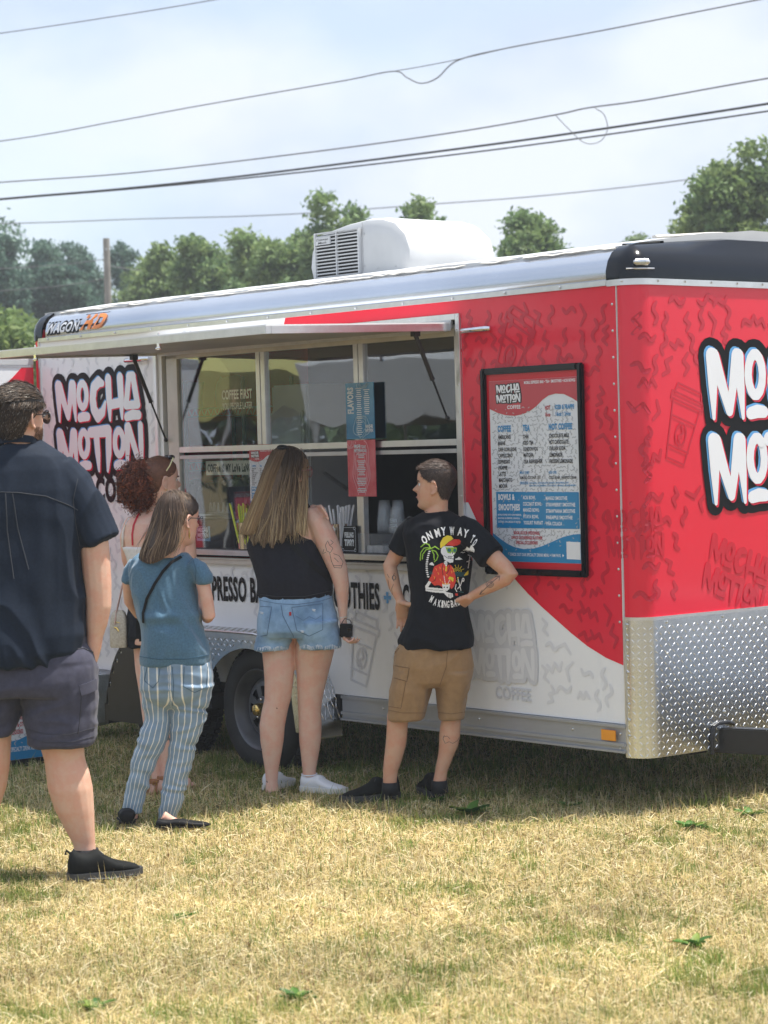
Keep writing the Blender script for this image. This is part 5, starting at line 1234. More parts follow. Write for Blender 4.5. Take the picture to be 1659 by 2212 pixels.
# ---- the woman in the tank top and denim shorts
F = Fig('woman with long streaked hair in black tank top and cut off denim shorts', 10.9, 640, 1700, SK_C); S_ = F.skin; F.sl = .30; F.xc0 = 635
hm = head(F, 627, 1073, .236, math.radians(42))
F.tube(S_, [(624, 1050, 25), (622, 1085, 25), (620, 1110, 34)])
F.rings(S_, [(1096, 592, 668, .05), (1112, 570, 682, .075), (1140, 552, 688, .095), (1200, 560, 690, .11), (1290, 570, 705, .12), (1372, 570, 715, .11)])
F.tube(S_, [(672, 1118, 23), (686, 1128, 26), (700, 1158, 26.5), (716, 1192, 25), (731, 1232, 21.5), (738, 1265, 17.5), (740, 1300, 13), (741, 1336, 9)], flat=.95)
F.tube(S_, [(575, 1122, 22), (556, 1150, 22, .04), (560, 1215, 19, .10), (600, 1210, 16, .22), (650, 1140, 12, .19), (676, 1100, 10, .11)])
wr_ = F.q(678, 1101, .09)
for i, (x0, y0_, x1, y1_) in enumerate(((683, 1096, 699, 1098), (686, 1099, 704, 1105), (688, 1104, 708, 1112), (690, 1110, 711, 1120))): S_.tube([F.q(x0-6, y0_+4, .06), F.q(x0, y0_-1, .03), F.q((x0+x1)/2+3, (y0_+y1_)/2-4, -.035), F.q(x1-1, y1_, -.062)], [.0095, .0095, .009, .0075], 8); S_.ball(F.q(x1-1, y1_, -.062), .0078, 8, 6)
S_.ball(F.q(680, 1103, .06), (.03, .03, .02))
hand(S_, F.q(741, 1340), Vector((.12, -.02, -1)), Vector((.2, 1, .0)), L=.165, curl=(.75, .8, .85, .9), thumb=.6)
leg(F, [(1370, 560, 640), (1409, 566, 638), (1440, 569, 637), (1471, 571, 634), (1509, 571, 629), (1535, 565, 622), (1567, 560, 616), (1600, 562, 613), (1625, 566, 609), (1663, 572, 602), (1686, 574, 600), (1710, 573, 602)])
leg(F, [(1370, 640, 725), (1409, 638, 722), (1440, 640, 714), (1471, 641, 706), (1509, 643, 697), (1535, 644, 694), (1567, 645, 695), (1600, 646, 694), (1625, 649, 690), (1663, 653, 683), (1678, 655, 682), (1710, 652, 684)])
F.body = fuse(S_, 'body', F.sm, F.t)
tank = mat('charcoal_jersey', spec=.15, col=(.017, .017, .025), rough=.8, sheen=.04, var=.12, vscale=60, bump=.1, bscale=250, bdist=.001)
b = MB(); F.rings(b, [(1092, 606, 664, .055), (1104, 590, 668, .08), (1125, 568, 664, .10), (1145, 553, 662, .112), (1162, 542, 674, .12), (1178, 536, 690, .125), (1215, 548, 704, .13), (1250, 556, 714, .137), (1278, 559, 718, .140), (1289, 563, 716, .138)])
tk = fuse(b, 'tank_top', tank, F.t, .006, 4, folds(.0075, (6, 6, 4), 7, .0025))
line_on(tk, [(562, 1284), (600, 1289), (660, 1288), (716, 1276)], .0014, 'hem_stitch', seam, F.t)
denim = mat('washed_denim', spec=.15, col=(.20, .34, .54), rough=.85, sheen=.2, col2=(.30, .46, .66), vscale=7, var=.22, bump=.25, bscale=320, bdist=.001)
b = MB(); F.rings(b, [(1276, 562, 716, .132), (1300, 560, 721, .14), (1330, 558, 727, .148), (1360, 557, 731, .152), (1374, 560, 729, .13)]); F.rings(b, [(1340, 560, 642, .14), (1374, 556, 634, .128), (1386, 553, 632, .118), (1402, 550, 631, .112)]); F.rings(b, [(1340, 636, 729, .14), (1374, 642, 733, .128), (1386, 645, 735, .118), (1398, 646, 736, .112)])
dn = fuse(b, 'denim_shorts', denim, F.t, .006, 3, folds(.0045, (6, 6, 7), 9, .0015))
stitch = mat('denim_stitch', (.10, .17, .30), rough=.8); fray = mat('white_fray', (.72, .78, .84), rough=.9)
line_on(dn, [(563, 1297), (600, 1304), (640, 1306), (690, 1299), (719, 1290)], .0013, 'waistband', stitch, F.t)
line_on(dn, [(611, 1288), (611, 1306)], .0022, 'belt_loop', denim, F.t); line_on(dn, [(702, 1280), (702, 1296)], .0022, 'belt_loop', denim, F.t)
line_on(dn, [(607, 1307), (611, 1330), (622, 1352), (633, 1372), (637, 1392)], .0016, 'centre_seam', stitch, F.t)
line_on(dn, [(630, 1312), (697, 1304), (697, 1360), (668, 1374), (641, 1362), (630, 1312)], .0014, 'pocket', stitch, F.t); line_on(dn, [(563, 1310), (587, 1311), (577, 1372), (563, 1374)], .0014, 'pocket', stitch, F.t)
line_on(dn, [(638, 1330), (655, 1340), (668, 1332), (682, 1338), (694, 1330)], .001, 'pocket_stitch', stitch, F.t)
strap_on(dn, [(627, 1322), (627, 1330)], .010, 'red_tab', mat('red_tab', (.5, .03, .03), rough=.6), F.t)
for (x_, y_) in ((678, 1316), (653, 1362), (566, 1322)): line_on(dn, [(x_-4, y_), (x_+4, y_+1), (x_-3, y_+3), (x_+3, y_+4)], .0022, 'worn_patch', fray, F.t, sub=2)
rd_ = random.Random(5); b = MB()
for k in range(150):
    f = rd_.random(); x_ = 556+(733-556)*f; y_ = 1400-3*(f > .5)+(2*math.sin(f*40)); h_ = cast(dn, x_, y_-3, .001)
    if h_: b.tube([h_[0], h_[0]+Vector((rd_.uniform(-.008, .008), rd_.uniform(-.006, 0), -rd_.uniform(.008, .022)))], .0009, 4)
b.build('frayed_hem', fray, F.t, kind='stuff')
wh_shoe = mat('white_canvas', (.78, .80, .85), rough=.75, bump=.2, bscale=200, bdist=.001); wh_sole = mat('white_rubber', (.72, .71, .68), rough=.5)
shoe(F, gnd(653, 1716), gnd(737, 1721), (wh_shoe, wh_sole, wh_shoe), L=.245, hc=.085, w=.045); shoe(F, gnd(577, 1714)-Vector((.0, .02, 0)), gnd(577, 1714)+Vector((.11, .20, 0)), (wh_shoe, wh_sole, wh_shoe), L=.245, hc=.085, w=.045)
MB().tube([F.q(668, 1672)+Vector((.0355*math.cos(a), .037*math.sin(a), .003*math.sin(a))) for a in [2*PI*j/24 for j in range(25)]], .0035, 6).build('anklet', wh_shoe, F.t, smooth=True)
scalp(F, hm, .008, (.05, .032, .022))
rs_ = np.random.RandomState(11)
def curtain(F, levels, n, seed, cols, w=.0016, depth=(.02, .10), name='hair', bottom=None, wav=1.0, ctrx=None, seg=14, label=None, dcf=None):
    """levels: (y, xl, xr, dnear, dfar) strands fall from the first level to the last"""
    rs_ = np.random.RandomState(seed); P = np.zeros((n, seg, 3)); C_ = np.zeros_like(P); cc = np.zeros_like(P); ly = [l[0] for l in levels]
    for i in range(n):
        u = rs_.rand(); v = rs_.rand()**.7; yb = ly[-1]+(bottom(u) if bottom else 0)+rs_.uniform(-7, 3); y0_ = ly[0]+rs_.rand()**2*(ly[-1]-ly[0])*.12; ph = rs_.rand()*6; am = rs_.uniform(.2, 1.4)*wav
        hl = rs_.rand(); c0, c1, c2 = cols; 
        for s in range(seg):
            y = y0_+(yb-y0_)*s/(seg-1); yy = min(max(y, ly[0]), ly[-1]); xl = np.interp(yy, ly, [l[1] for l in levels]); xr = np.interp(yy, ly, [l[2] for l in levels]); dn_ = np.interp(yy, ly, [l[3] for l in levels]); df = np.interp(yy, ly, [l[4] for l in levels])
            a = (u-.5)*2; x = (xl+xr)/2+(xr-xl)/2*a+am*math.sin(s*.55+ph); env = math.sqrt(max(0, 1-a*a)); d_ = (dn_+df)/2+(dn_-df)/2*env*v
            P[i, s] = F.q(x, y, d_); C_[i, s] = F.q((xl+xr)/2, y, (dn_+df)/2+.06)
            f = np.clip((y-ly[0])/(ly[-1]-ly[0])*1.25-.15, 0, 1); base = np.array(c0)*(1-f)+np.array(c1)*f
            cc[i, s] = base*(1-(hl < .30)*f*.75)+np.array(c2)*((hl < .30)*f*.75)
        cc[i] *= rs_.uniform(.65, 1.3)
    W = np.full((n, seg), w)*rs_.uniform(.6, 1.3, (n, 1)); W[:, -1] *= .35; return ribbon(P, W, cc, name, F.t, C_, label)
HB = ((.040, .025, .017), (.17, .11, .065), (.52, .40, .24))
lv = [(966, 600, 634, -.06, .02), (975, 590, 652, -.10, .03), (992, 584, 654, -.112, .03), (1029, 571, 648, -.125, .03), (1067, 560, 641, -.135, .03), (1106, 543, 644, -.145, .0), (1130, 533, 648, -.155, -.02), (1152, 526, 650, -.158, -.05), (1170, 526, 645, -.158, -.08)]
curtain(F, lv, 3600, 3, HB, w=.0015, wav=1.5, bottom=lambda u: -22+26*math.sin(PI*min(1, u*1.15))**.8+7*math.sin(u*37)-12*(math.sin(u*91) > .6), label='long brown hair with blond streaks')
b = MB(); F.rings(b, [(969, 603, 634, .03, -.02), (980, 592, 650, .05, -.035), (992, 587, 657, .058, -.045), (1029, 574, 652, .068, -.055), (1067, 563, 646, .07, -.06), (1106, 548, 642, .065, -.075), (1135, 540, 634, .04, -.09)]); solidcol(b, 'hair_base', (.11, .07, .042), F.t)
curtain(F, [(990, 648, 664, -.03, .06), (1040, 645, 664, -.03, .06), (1080, 640, 662, -.07, .02), (1110, 636, 664, -.11, -.05), (1150, 632, 666, -.135, -.09)], 170, 5, ((.2, .13, .08), (.36, .25, .13), (.55, .42, .24)), w=.0016, wav=3, bottom=lambda u: -6+14*u)
curtain(F, [(968, 590, 650, -.08, .04), (1040, 562, 660, -.14, .04), (1110, 536, 662, -.16, .0), (1165, 512, 664, -.17, -.06)], 110, 31, ((.16, .10, .06), (.36, .25, .14), (.55, .42, .24)), w=.0010, wav=7, bottom=lambda u: 6)
# half up tail on the left
curtain(F, [(962, 606, 620, -.085, -.03), (975, 590, 618, -.13, -.06), (1010, 574, 604, -.15, -.08), (1060, 556, 590, -.155, -.08), (1110, 536, 572, -.165, -.08), (1150, 520, 560, -.165, -.09)], 1100, 8, ((.13, .085, .05), (.33, .22, .12), (.52, .39, .21)), w=.0017)
b = MB(); b.tube([F.q(611, 966, -.10)+Vector((.018*math.cos(a), .012*math.sin(a)-.0, .006*math.sin(a))) for a in [2*PI*j/16 for j in range(17)]], .0065, 8); b.build('hair_tie', M['black_matte'], F.t, smooth=True)
glasses(F, hm, CLEARLENS, mat('pink_frame', (.30, .14, .16), rough=.3), r=.026, wire_=.0024); eyes(F, hm)
ar = F.body
for st in ([(712, 1178), (708, 1168), (703, 1178), (706, 1190), (714, 1194), (719, 1184), (712, 1178)], [(712, 1194), (716, 1212), (722, 1226), (737, 1227), (741, 1214), (732, 1200), (720, 1196)], [(722, 1205), (731, 1214)], [(720, 1222), (738, 1222)], [(700, 1186), (697, 1196), (704, 1193)], [(714, 1166), (720, 1172), (713, 1178)]): line_on(ar, st, .0011, 'tattoo', INK, F.t, sub=3, off=.0004)
for st in ([(562, 1608), (566, 1620), (564, 1632)], [(566, 1636), (570, 1644), (568, 1652)], [(574, 1684), (578, 1690)]): line_on(ar, st, .0030, 'tattoo', INK, F.t, sub=3, off=.0)
line_on(ar, [(597, 1529), (599, 1531)], .004, 'bruise', mat('bruise', (.25, .10, .08), rough=.6), F.t, sub=1, off=-.002)
b = MB(); b.tube([F.q(740, 1333)+Vector((.021*math.cos(a), .019*math.sin(a), .004*math.cos(a))) for a in [2*PI*j/16 for j in range(17)]], .003, 6); b.build('bracelet', mat('bead', (.65, .6, .55), rough=.4), F.t, smooth=True)
cb = wthing('crossbody_bag', 'black strap bag worn across the back of the long haired woman', 'bag', F.q(630, 1230, .18)); strap_on(tk, [(604, 1142), (622, 1166), (650, 1196), (680, 1226), (704, 1246), (716, 1256)], .030, 'strap', BLK, cb, off=.004)
MB().box(F.q(640, 1290, .19), (.16, .05, .11)).build('pouch', BLK, cb, bevel=.012)
ph_ = wthing('phone', 'black phone in a wallet case held low in the woman\u2019s right hand', 'phone', F.q(747, 1361)); pc = F.q(748, 1361, -.028)
MB().box(pc, (.062, .018, .066), Matrix.Rotation(.06, 3, 'Y')).build('case', BLK, ph_, bevel=.005); MB().cyl(pc+Vector((.014, -.0105, .004)), pc+Vector((.014, -.0088, .004)), .008).build('camera_lens', M['black_gloss'], ph_, smooth=True)
MB().tube([pc+Vector((-.02, .0, .035)), pc+Vector((-.005, -.01, .058)), pc+Vector((.018, -.005, .05)), pc+Vector((.028, 0, .033))], .002, 6).build('wrist_strap', BLK, ph_, smooth=True)

# ---- the young man with the skeleton shirt
F = Fig('young man with short hair, black skeleton print shirt and khaki shorts, hands on hips', 10.5, 935, 1725, SK_B); S_ = F.skin; F.sl = .62; F.xc0 = 935
hm = head(F, 939, 1101, .228, math.radians(170), male=1, pitch=math.radians(2))
F.tube(S_, [(948, 1070, 21), (946, 1095, 22), (942, 1120, 30)])
F.rings(S_, [(1114, 905, 985, .05), (1130, 885, 1000, .08), (1200, 895, 1000, .09), (1300, 900, 1000, .09), (1400, 870, 1010, .11), (1440, 870, 1010, .11)])
F.tube(S_, [(886, 1140, 20), (866, 1180, 18), (852, 1205, 17), (842, 1222, 16, -.02), (846, 1242, 15.5, -.03), (852, 1265, 14, -.03), (860, 1285, 11, -.03), (866, 1296, 9.5, -.03)])
hand(S_, F.q(866, 1297, -.04), Vector((.10, .45, -.75)), Vector((1, -.3, .05)), L=.165, curl=(.35, .4, .4, .4), thumb=1.15, w=.036)
S_.tube([F.q(868, 1300, -.05), F.q(884, 1303, -.085), F.q(902, 1299, -.105), F.q(917, 1293, -.112)], [.013, .012, .010, .0075], 8); S_.ball(F.q(917, 1293, -.112), .0078, 8, 6)
F.tube(S_, [(1000, 1142, 21), (1036, 1175, 22), (1066, 1204, 20), (1092, 1228, 18), (1104, 1240, 16.5), (1092, 1250, 16), (1066, 1264, 14), (1038, 1278, 11.5), (1018, 1288, 10)])
hand(S_, F.q(1016, 1290, -.01), Vector((-.55, .55, -.45)), Vector((-.5, -.75, .4)), L=.165, curl=(.35, .4, .4, .4), thumb=.55, w=.036)
leg(F, [(1440, 850, 940), (1500, 845, 912), (1545, 836, 884), (1570, 835, 881), (1592, 834, 880), (1612, 832, 877), (1630, 830, 872), (1650, 828, 866), (1667, 827, 860), (1689, 827, 857), (1705, 828, 858)])
leg(F, [(1440, 940, 1015), (1500, 950, 1008), (1545, 955, 996), (1570, 950, 995), (1592, 948, 994), (1612, 948, 990), (1630, 946, 982), (1650, 942, 974), (1667, 939, 967), (1689, 935, 964), (1705, 935, 964)])
F.body = fuse(S_, 'body', F.sm, F.t)
blackT = mat('black_tshirt', spec=.15, col=(.006, .007, .011), rough=.8, sheen=.03, var=.15, vscale=60, bump=.1, bscale=250, bdist=.001)
b = MB(); F.rings(b, [(1106, 914, 974, .052), (1116, 893, 992, .075), (1128, 878, 1006, .095), (1150, 872, 1014, .11), (1180, 875, 1016, .118), (1210, 880, 1017, .12), (1245, 884, 1014, .118), (1276, 889, 1010, .112), (1310, 888, 1008, .112), (1334, 882, 1011, .115), (1356, 872, 1016, .122), (1382, 861, 1022, .134), (1398, 866, 1022, .134)])
F.tube(b, [(898, 1133, 22), (882, 1150, 24), (868, 1174, 24), (861, 1190, 25)]); F.tube(b, [(990, 1134, 24), (1010, 1148, 27), (1040, 1178, 28), (1062, 1203, 29)])
ts_ = fuse(b, 'tshirt', blackT, F.t, .006, 4, folds(.0065, (6, 6, 4.2), 12, .002))
b = MB(); nk = F.q(944, 1108, .0); b.tube([nk+Vector((.063*math.cos(a), .056*math.sin(a), -.004-.010*math.sin(a)*-1)) for a in [2*PI*j/28 for j in range(29)]], .006, 8); b.build('neck_ribbing', blackT, F.t, smooth=True)
b = MB(); b.tube([nk+Vector((.054*math.cos(a), .050*math.sin(a), .012+.010*math.sin(a))) for a in [2*PI*j/28 for j in range(29)]], .0016, 6); b.build('necklace', mat('cord', (.06, .03, .02), rough=.7), F.t, smooth=True)
khaki = mat('khaki_cotton', spec=.15, col=(.33, .205, .105), rough=.88, sheen=.2, var=.10, vscale=30, bump=.15, bscale=220, bdist=.001)
b = MB(); F.rings(b, [(1368, 874, 1006, .10), (1384, 868, 1012, .108), (1404, 856, 1020, .125), (1440, 850, 1022, .132), (1470, 850, 1016, .12), (1482, 860, 1008, .09)]); F.rings(b, [(1450, 849, 940, .12), (1490, 844, 930, .11), (1535, 841, 918, .10), (1553, 840, 914, .097)]); F.rings(b, [(1450, 938, 1018, .12), (1490, 944, 1011, .105), (1535, 949, 1002, .092), (1551, 950, 1000, .088)])
kh = fuse(b, 'khaki_shorts', khaki, F.t, .006, 4, folds(.006, (5, 5, 5), 15, .002))
kst = mat('khaki_seam', (.20, .12, .06), rough=.9)
line_on(kh, [(967, 1402), (964, 1440), (950, 1480)], .0014, 'seat_seam', kst, F.t); line_on(kh, [(840, 1534), (870, 1540), (918, 1540)], .0012, 'hem_stitch', kst, F.t); line_on(kh, [(947, 1539), (975, 1542), (1004, 1538)], .0012, 'hem_stitch', kst, F.t)
line_on(kh, [(848, 1437), (884, 1443), (879, 1472), (846, 1463), (848, 1437)], .0018, 'pocket_flap', kst, F.t); line_on(kh, [(877, 1472), (866, 1530), (840, 1526)], .0014, 'cargo_pocket', kst, F.t); line_on(kh, [(859, 1390), (853, 1412), (862, 1400)], .0022, 'pocket_edge', kst, F.t)
shoe(F, gnd(862, 1733)+Vector((0, .03, 0)), gnd(755, 1740), (blk_shoe, blk_sole, lace), L=.285, hc=.11, w=.050, sole=.032); shoe(F, gnd(944, 1732), gnd(944, 1732)+Vector((-.05, .28, 0)), (blk_shoe, blk_sole, lace), L=.28, hc=.11, w=.052, sole=.032)
for (x_, y_) in ((842, 1694), (949, 1690)): b = MB(); F.rings(b, [(y_-4, x_-17, x_+17, .036), (y_+22, x_-18, x_+20, .042)]); b.build('sock', M['black_matte'], F.t, smooth='all')
scalp(F, hm, .0035, (.040, .026, .022))
strands_short(F, hm, 8000, lambda th_, t: .020 if t > .8 else .008, (.045, .028, .022), (.11, .075, .06), lambda th_, t, p: Vector((.8, .2, .3)) if t > .8 else Vector((.1, 0, -1)), seed=6, w=.0006, off=.0045, jit_=.15)
eyes(F, hm)
# tattoos
for st in ([(850, 1262), (846, 1272), (848, 1284)], [(852, 1238), (848, 1248), (851, 1256)], [(838, 1252), (841, 1270), (846, 1284)], [(836, 1240), (841, 1248)]): line_on(F.body, st, .0012, 'tattoo', INK, F.t, sub=3, off=.0004)
for st in ([(851+4*math.cos(a), 1248+5*math.sin(a)) for a in [k*.8 for k in range(9)]], [(1058+8*math.cos(a), 1262+7*math.sin(a)) for a in [k*.6 for k in range(12)]], [(1058+5*math.cos(a), 1262+4*math.sin(a)) for a in [k*.8 for k in range(9)]], [(1036, 1284), (1050, 1270), (1070, 1252), (1078, 1246)], [(1036, 1284), (1042, 1274)], [(1036, 1284), (1046, 1282)], [(1070, 1246), (1080, 1244), (1078, 1254)], [(1066, 1276), (1070, 1282), (1062, 1284)]): line_on(F.body, st, .0014, 'tattoo', INK, F.t, sub=3, off=.0004)
for st in ([(960, 1588), (957, 1596), (962, 1606), (970, 1602), (978, 1606), (988, 1600), (992, 1592)], [(957, 1592), (966, 1590), (972, 1596)]): line_on(F.body, st, .0010, 'tattoo', INK, F.t, sub=3, off=.0004)
# the print on the back, painted cell by cell on the cloth
ZS = 3.16; cz = 4.2; gx0_, gy0_, gx1_, gy1_ = 220, 900, 950, 1960; nxc, nyc = int((gx1_-gx0_)/cz), int((gy1_-gy0_)/cz)
CV = np.zeros((nyc, nxc), int); YY, XX = np.meshgrid(gy0_+(np.arange(nyc)+.5)*cz, gx0_+(np.arange(nxc)+.5)*cz, indexing='ij')
PAL = {1: (.80, .80, .80), 2: (.80, .62, .04), 3: (.70, .05, .03), 4: (.28, .50, .04), 5: (.012, .012, .015), 6: (.03, .16, .18), 7: (.85, .40, .05)}
def ppoly(pts, c):
    ins = np.zeros(CV.shape, bool); j = len(pts)-1
    for i in range(len(pts)):
        xi, yi = pts[i]; xj, yj = pts[j]
        if yi != yj: ins ^= ((yi > YY) != (yj > YY)) & (XX < (xj-xi)*(YY-yi)/(yj-yi)+xi)
        j = i
    CV[ins] = c
def pline(pts, w_, c):
    for (x0, y0_), (x1, y1_) in zip(pts[:-1], pts[1:]):
        dx_, dy_ = x1-x0, y1_-y0_; t = np.clip(((XX-x0)*dx_+(YY-y0_)*dy_)/(dx_*dx_+dy_*dy_+1e-9), 0, 1); CV[np.hypot(XX-x0-t*dx_, YY-y0_-t*dy_) < w_/2] = c
def pell(x, y, rx, ry, c): CV[((XX-x)/rx)**2+((YY-y)/ry)**2 < 1] = c
def pchar(ch, x, y, h_, w_, rot):
    vs, fc = glyphs(ch, .04); ax = min(v[0] for v in vs); bx_ = max(v[0] for v in vs); ca, sa = math.cos(rot), math.sin(rot)
    pv = [(x+((v[0]-ax)/(bx_-ax)-.5)*w_*ca-(v[1]/.7-.5)*h_*-sa*-1*-1, y) for v in vs]
    pv = []
    for v in vs: u_ = ((v[0]-ax)/(bx_-ax)-.5)*w_; q_ = -(v[1]/.7-.5)*h_; pv.append((x+u_*ca-q_*sa, y+u_*sa+q_*ca))
    for f_ in fc: ppoly([pv[i] for i in f_], 1)
for ch, x, y, r_ in (('O', 287, 1092, -.45), ('N', 352, 1038, -.40), ('M', 450, 1005, -.28), ('Y', 525, 985, -.12), ('W', 632, 980, 0), ('A', 735, 988, .12), ('Y', 805, 1012, .22), ('T', 888, 1080, .45), ('O', 917, 1125, .6)): pchar(ch, x, y, 96, 30 if x > 880 else 62, r_)
for ch, x, y, r_ in (('M', 377, 1828, .45), ('A', 424, 1866, .30), ('K', 476, 1884, .15), ('I', 512, 1890, .1), ('N', 546, 1893, .04), ('G', 583, 1893, 0), ('B', 632, 1888, -.1), ('A', 672, 1878, -.15), ('D', 712, 1862, -.22), ('D', 752, 1835, -.35)): pchar(ch, x, y, 82, 22 if ch == 'I' else 34, r_)
for pts in ([(362, 1205), (330, 1190), (285, 1195), (245, 1250), (238, 1345)], [(362, 1205), (310, 1215), (270, 1270), (262, 1330)], [(370, 1200), (340, 1150), (300, 1135), (245, 1180)], [(375, 1200), (420, 1175), (470, 1210)], [(380, 1220), (430, 1235), (458, 1290), (440, 1340), (412, 1365)], [(380, 1225), (405, 1270), (410, 1340)], [(355, 1190), (345, 1150), (355, 1180)]): pline(pts, 12, 4)
for i in range(13): f = i/12; x = 352-70*math.sin(f*2.2)*.62+20*f*f; pell(x, 1235+f*315, 15, 9, 1)
ppoly([(485, 1200), (484, 1130), (520, 1065), (570, 1038), (620, 1045), (648, 1080), (600, 1112), (552, 1150), (520, 1195)], 2); ppoly([(545, 1165), (590, 1115), (660, 1085), (720, 1083), (745, 1110), (735, 1142), (690, 1165), (600, 1172)], 3); pline([(484, 1200), (545, 1165), (600, 1112), (650, 1085)], 5, 5)
pell(583, 1232, 92, 72, 1); CV[(YY < 1172) & (CV == 1) & (YY > 1150) & (XX > 480) & (XX < 720)] = 5
ppoly([(520, 1280), (535, 1340), (600, 1378), (645, 1375), (652, 1300), (640, 1270)], 1); ppoly([(548, 1183), (690, 1188), (688, 1232), (660, 1262), (632, 1240), (615, 1262), (575, 1255)], 4); pell(597, 1220, 24, 24, 6); pell(664, 1222, 18, 22, 6); pline([(640, 1240), (636, 1262)], 9, 5)
pline([(535, 1290), (570, 1318), (650, 1330)], 6, 5); pline([(580, 1300), (648, 1300)], 4, 5)
for x in range(588, 650, 12): pline([(x, 1292), (x, 1325)], 3, 5)
pell(552, 1388, 22, 34, 1); pline([(530, 1378), (575, 1382)], 4, 5); pline([(532, 1396), (575, 1400)], 4, 5)
ppoly([(410, 1425), (470, 1395), (525, 1375), (560, 1430), (600, 1395), (640, 1430), (668, 1510), (680, 1600), (650, 1680), (620, 1705), (600, 1665), (530, 1690), (470, 1655), (410, 1660), (342, 1590), (375, 1540)], 3)
pline([(525, 1380), (508, 1440), (520, 1530)], 8, 5); pline([(600, 1400), (590, 1470), (560, 1520)], 8, 5); pline([(390, 1610), (420, 1600), (430, 1560)], 6, 5); pline([(560, 1430), (556, 1475)], 16, 2)
for (x, y) in ((430, 1450), (475, 1430), (455, 1500), (520, 1440), (410, 1550), (480, 1580), (560, 1520), (620, 1480), (640, 1560), (510, 1610), (600, 1590)): pline([(x, y), (x+10, y+14), (x+6, y+24)], 7, 7)
ppoly([(300, 1665), (345, 1600), (372, 1620), (335, 1682), (440, 1690), (530, 1700), (560, 1740), (640, 1760), (645, 1800), (610, 1820), (570, 1800), (530, 1755), (400, 1745), (305, 1728)], 1); pline([(320, 1710), (520, 1722)], 4, 5)
for x in (588, 605, 622): pline([(x, 1765), (x, 1810)], 3, 5)
ppoly([(508, 1640), (606, 1640), (598, 1700), (570, 1728), (530, 1722), (515, 1690)], 1); pell(535, 1682, 9, 9, 5); pell(572, 1684, 10, 9, 5); pell(556, 1640, 44, 9, 7); pline([(548, 1640), (532, 1540)], 7, 1); pline([(580, 1640), (600, 1590)], 6, 1); ppoly([(578, 1580), (600, 1548), (640, 1560), (650, 1600), (640, 1618), (618, 1585)], 2)
ppoly([(765, 1222), (800, 1205), (820, 1175), (850, 1200), (870, 1155), (895, 1180), (912, 1215), (910, 1250), (880, 1235), (765, 1228)], 1); pline([(800, 1222), (905, 1232)], 5, 5); ppoly([(668, 1330), (700, 1318), (715, 1303), (740, 1322), (762, 1335), (720, 1342), (675, 1340)], 1); ppoly([(345, 1400), (360, 1380), (385, 1368), (412, 1405), (400, 1412)], 1); pline([(738, 1250), (755, 1244), (765, 1254), (790, 1246)], 5, 1)
for r_ in (18, 34, 50): pline([(697+r_*math.cos(a), 1488-r_*math.sin(a)) for a in [PI*k/8 for k in range(9)]], 5, 2)
for a in (.4, .9, 1.4, 1.9, 2.5): pline([(697+60*math.cos(a), 1488-60*math.sin(a)), (697+85*math.cos(a), 1488-85*math.sin(a))], 6, 2)
for k in range(4): pline([(655+7*k, 1500+14*k), (700, 1496+14*k), (760, 1504+14*k), (805, 1498+14*k)], 5, 6)
for k in range(3): pline([(350, 1490+12*k), (400, 1494+12*k)], 4, 6)
ppoly([(800, 1500), (775, 1540), (830, 1530), (835, 1470)], 2)
for p in ([(850, 1300), (842, 1360), (830, 1440)], [(862, 1290), (880, 1330)], [(815, 1365), (850, 1350)], [(700, 1560), (720, 1640), (740, 1720)], [(760, 1580), (735, 1660), (700, 1700)], [(680, 1650), (670, 1700), (690, 1735)], [(830, 1280), (850, 1290)]): pline(p, 11, 1)
pell(768, 1590, 17, 26, 1); pell(768, 1588, 6, 6, 5); pline([(872, 1310), (880, 1345)], 8, 3); pline([(708, 1560), (700, 1580)], 10, 2); ppoly([(668, 1760), (700, 1755), (705, 1785), (675, 1785)], 3); pline([(715, 1735), (770, 1745)], 8, 6); pline([(690, 1600), (705, 1620)], 8, 2)
vid = {}; vs_ = []; fcs = []; mi_ = []
def vget(i, j):
    if (i, j) not in vid:
        zx, zy = gx0_+j*cz, gy0_+i*cz; h_ = cast(ts_, (1580+zx/ZS)*.5486, (1780+zy/ZS)*.5486, .0012)
        vid[(i, j)] = None if h_ is None else len(vs_)
        if h_ is not None: vs_.append(h_[0])
    return vid[(i, j)]
ks = sorted(PAL)
for i in range(nyc):
    for j in range(nxc):
        if CV[i, j]:
            q4 = [vget(i+1, j), vget(i+1, j+1), vget(i, j+1), vget(i, j)]
            if None not in q4 and max((vs_[a]-vs_[b_]).length for a in q4 for b_ in q4) < .012: fcs.append(tuple(q4)); mi_.append(ks.index(CV[i, j]))
b = MB(); b.v = [tuple(v) for v in vs_]; b.f = fcs; b.mi = mi_
b.build('back_print', [mat('ink_%d' % k, PAL[k], rough=.75) for k in ks], F.t, recalc=False, smooth='all')

# ---- the woman in the blue sweater
F = Fig('woman in blue short sleeved sweater and striped trousers with a ponytail', 10.2, 375, 1780, SK_D); S_ = F.skin; F.sl = .35; F.xc0 = 370
hm = head(F, 386, 1176, .226, math.radians(38), pitch=math.radians(-6))
F.tube(S_, [(384, 1150, 23), (378, 1180, 23), (362, 1208, 30)])
F.rings(S_, [(1196, 318, 405, .05), (1212, 296, 415, .07), (1300, 308, 420, .09), (1400, 312, 440, .11), (1450, 312, 445, .11)])
F.tube(S_, [(428, 1225, 15), (438, 1258, 15.5), (446, 1295, 15), (452, 1330, 14), (446, 1336, 13, .06), (436, 1326, 11, .13), (427, 1316, 9, .18)])
hand(S_, F.q(427, 1316, .18), Vector((-.7, .2, .35)), Vector((0, .3, 1)), L=.155, w=.033)
F.tube(S_, [(288, 1225, 14), (277, 1258, 13.5), (277, 1300, 13, .05), (292, 1330, 12, .12), (330, 1325, 10, .22), (360, 1320, 9, .25)])
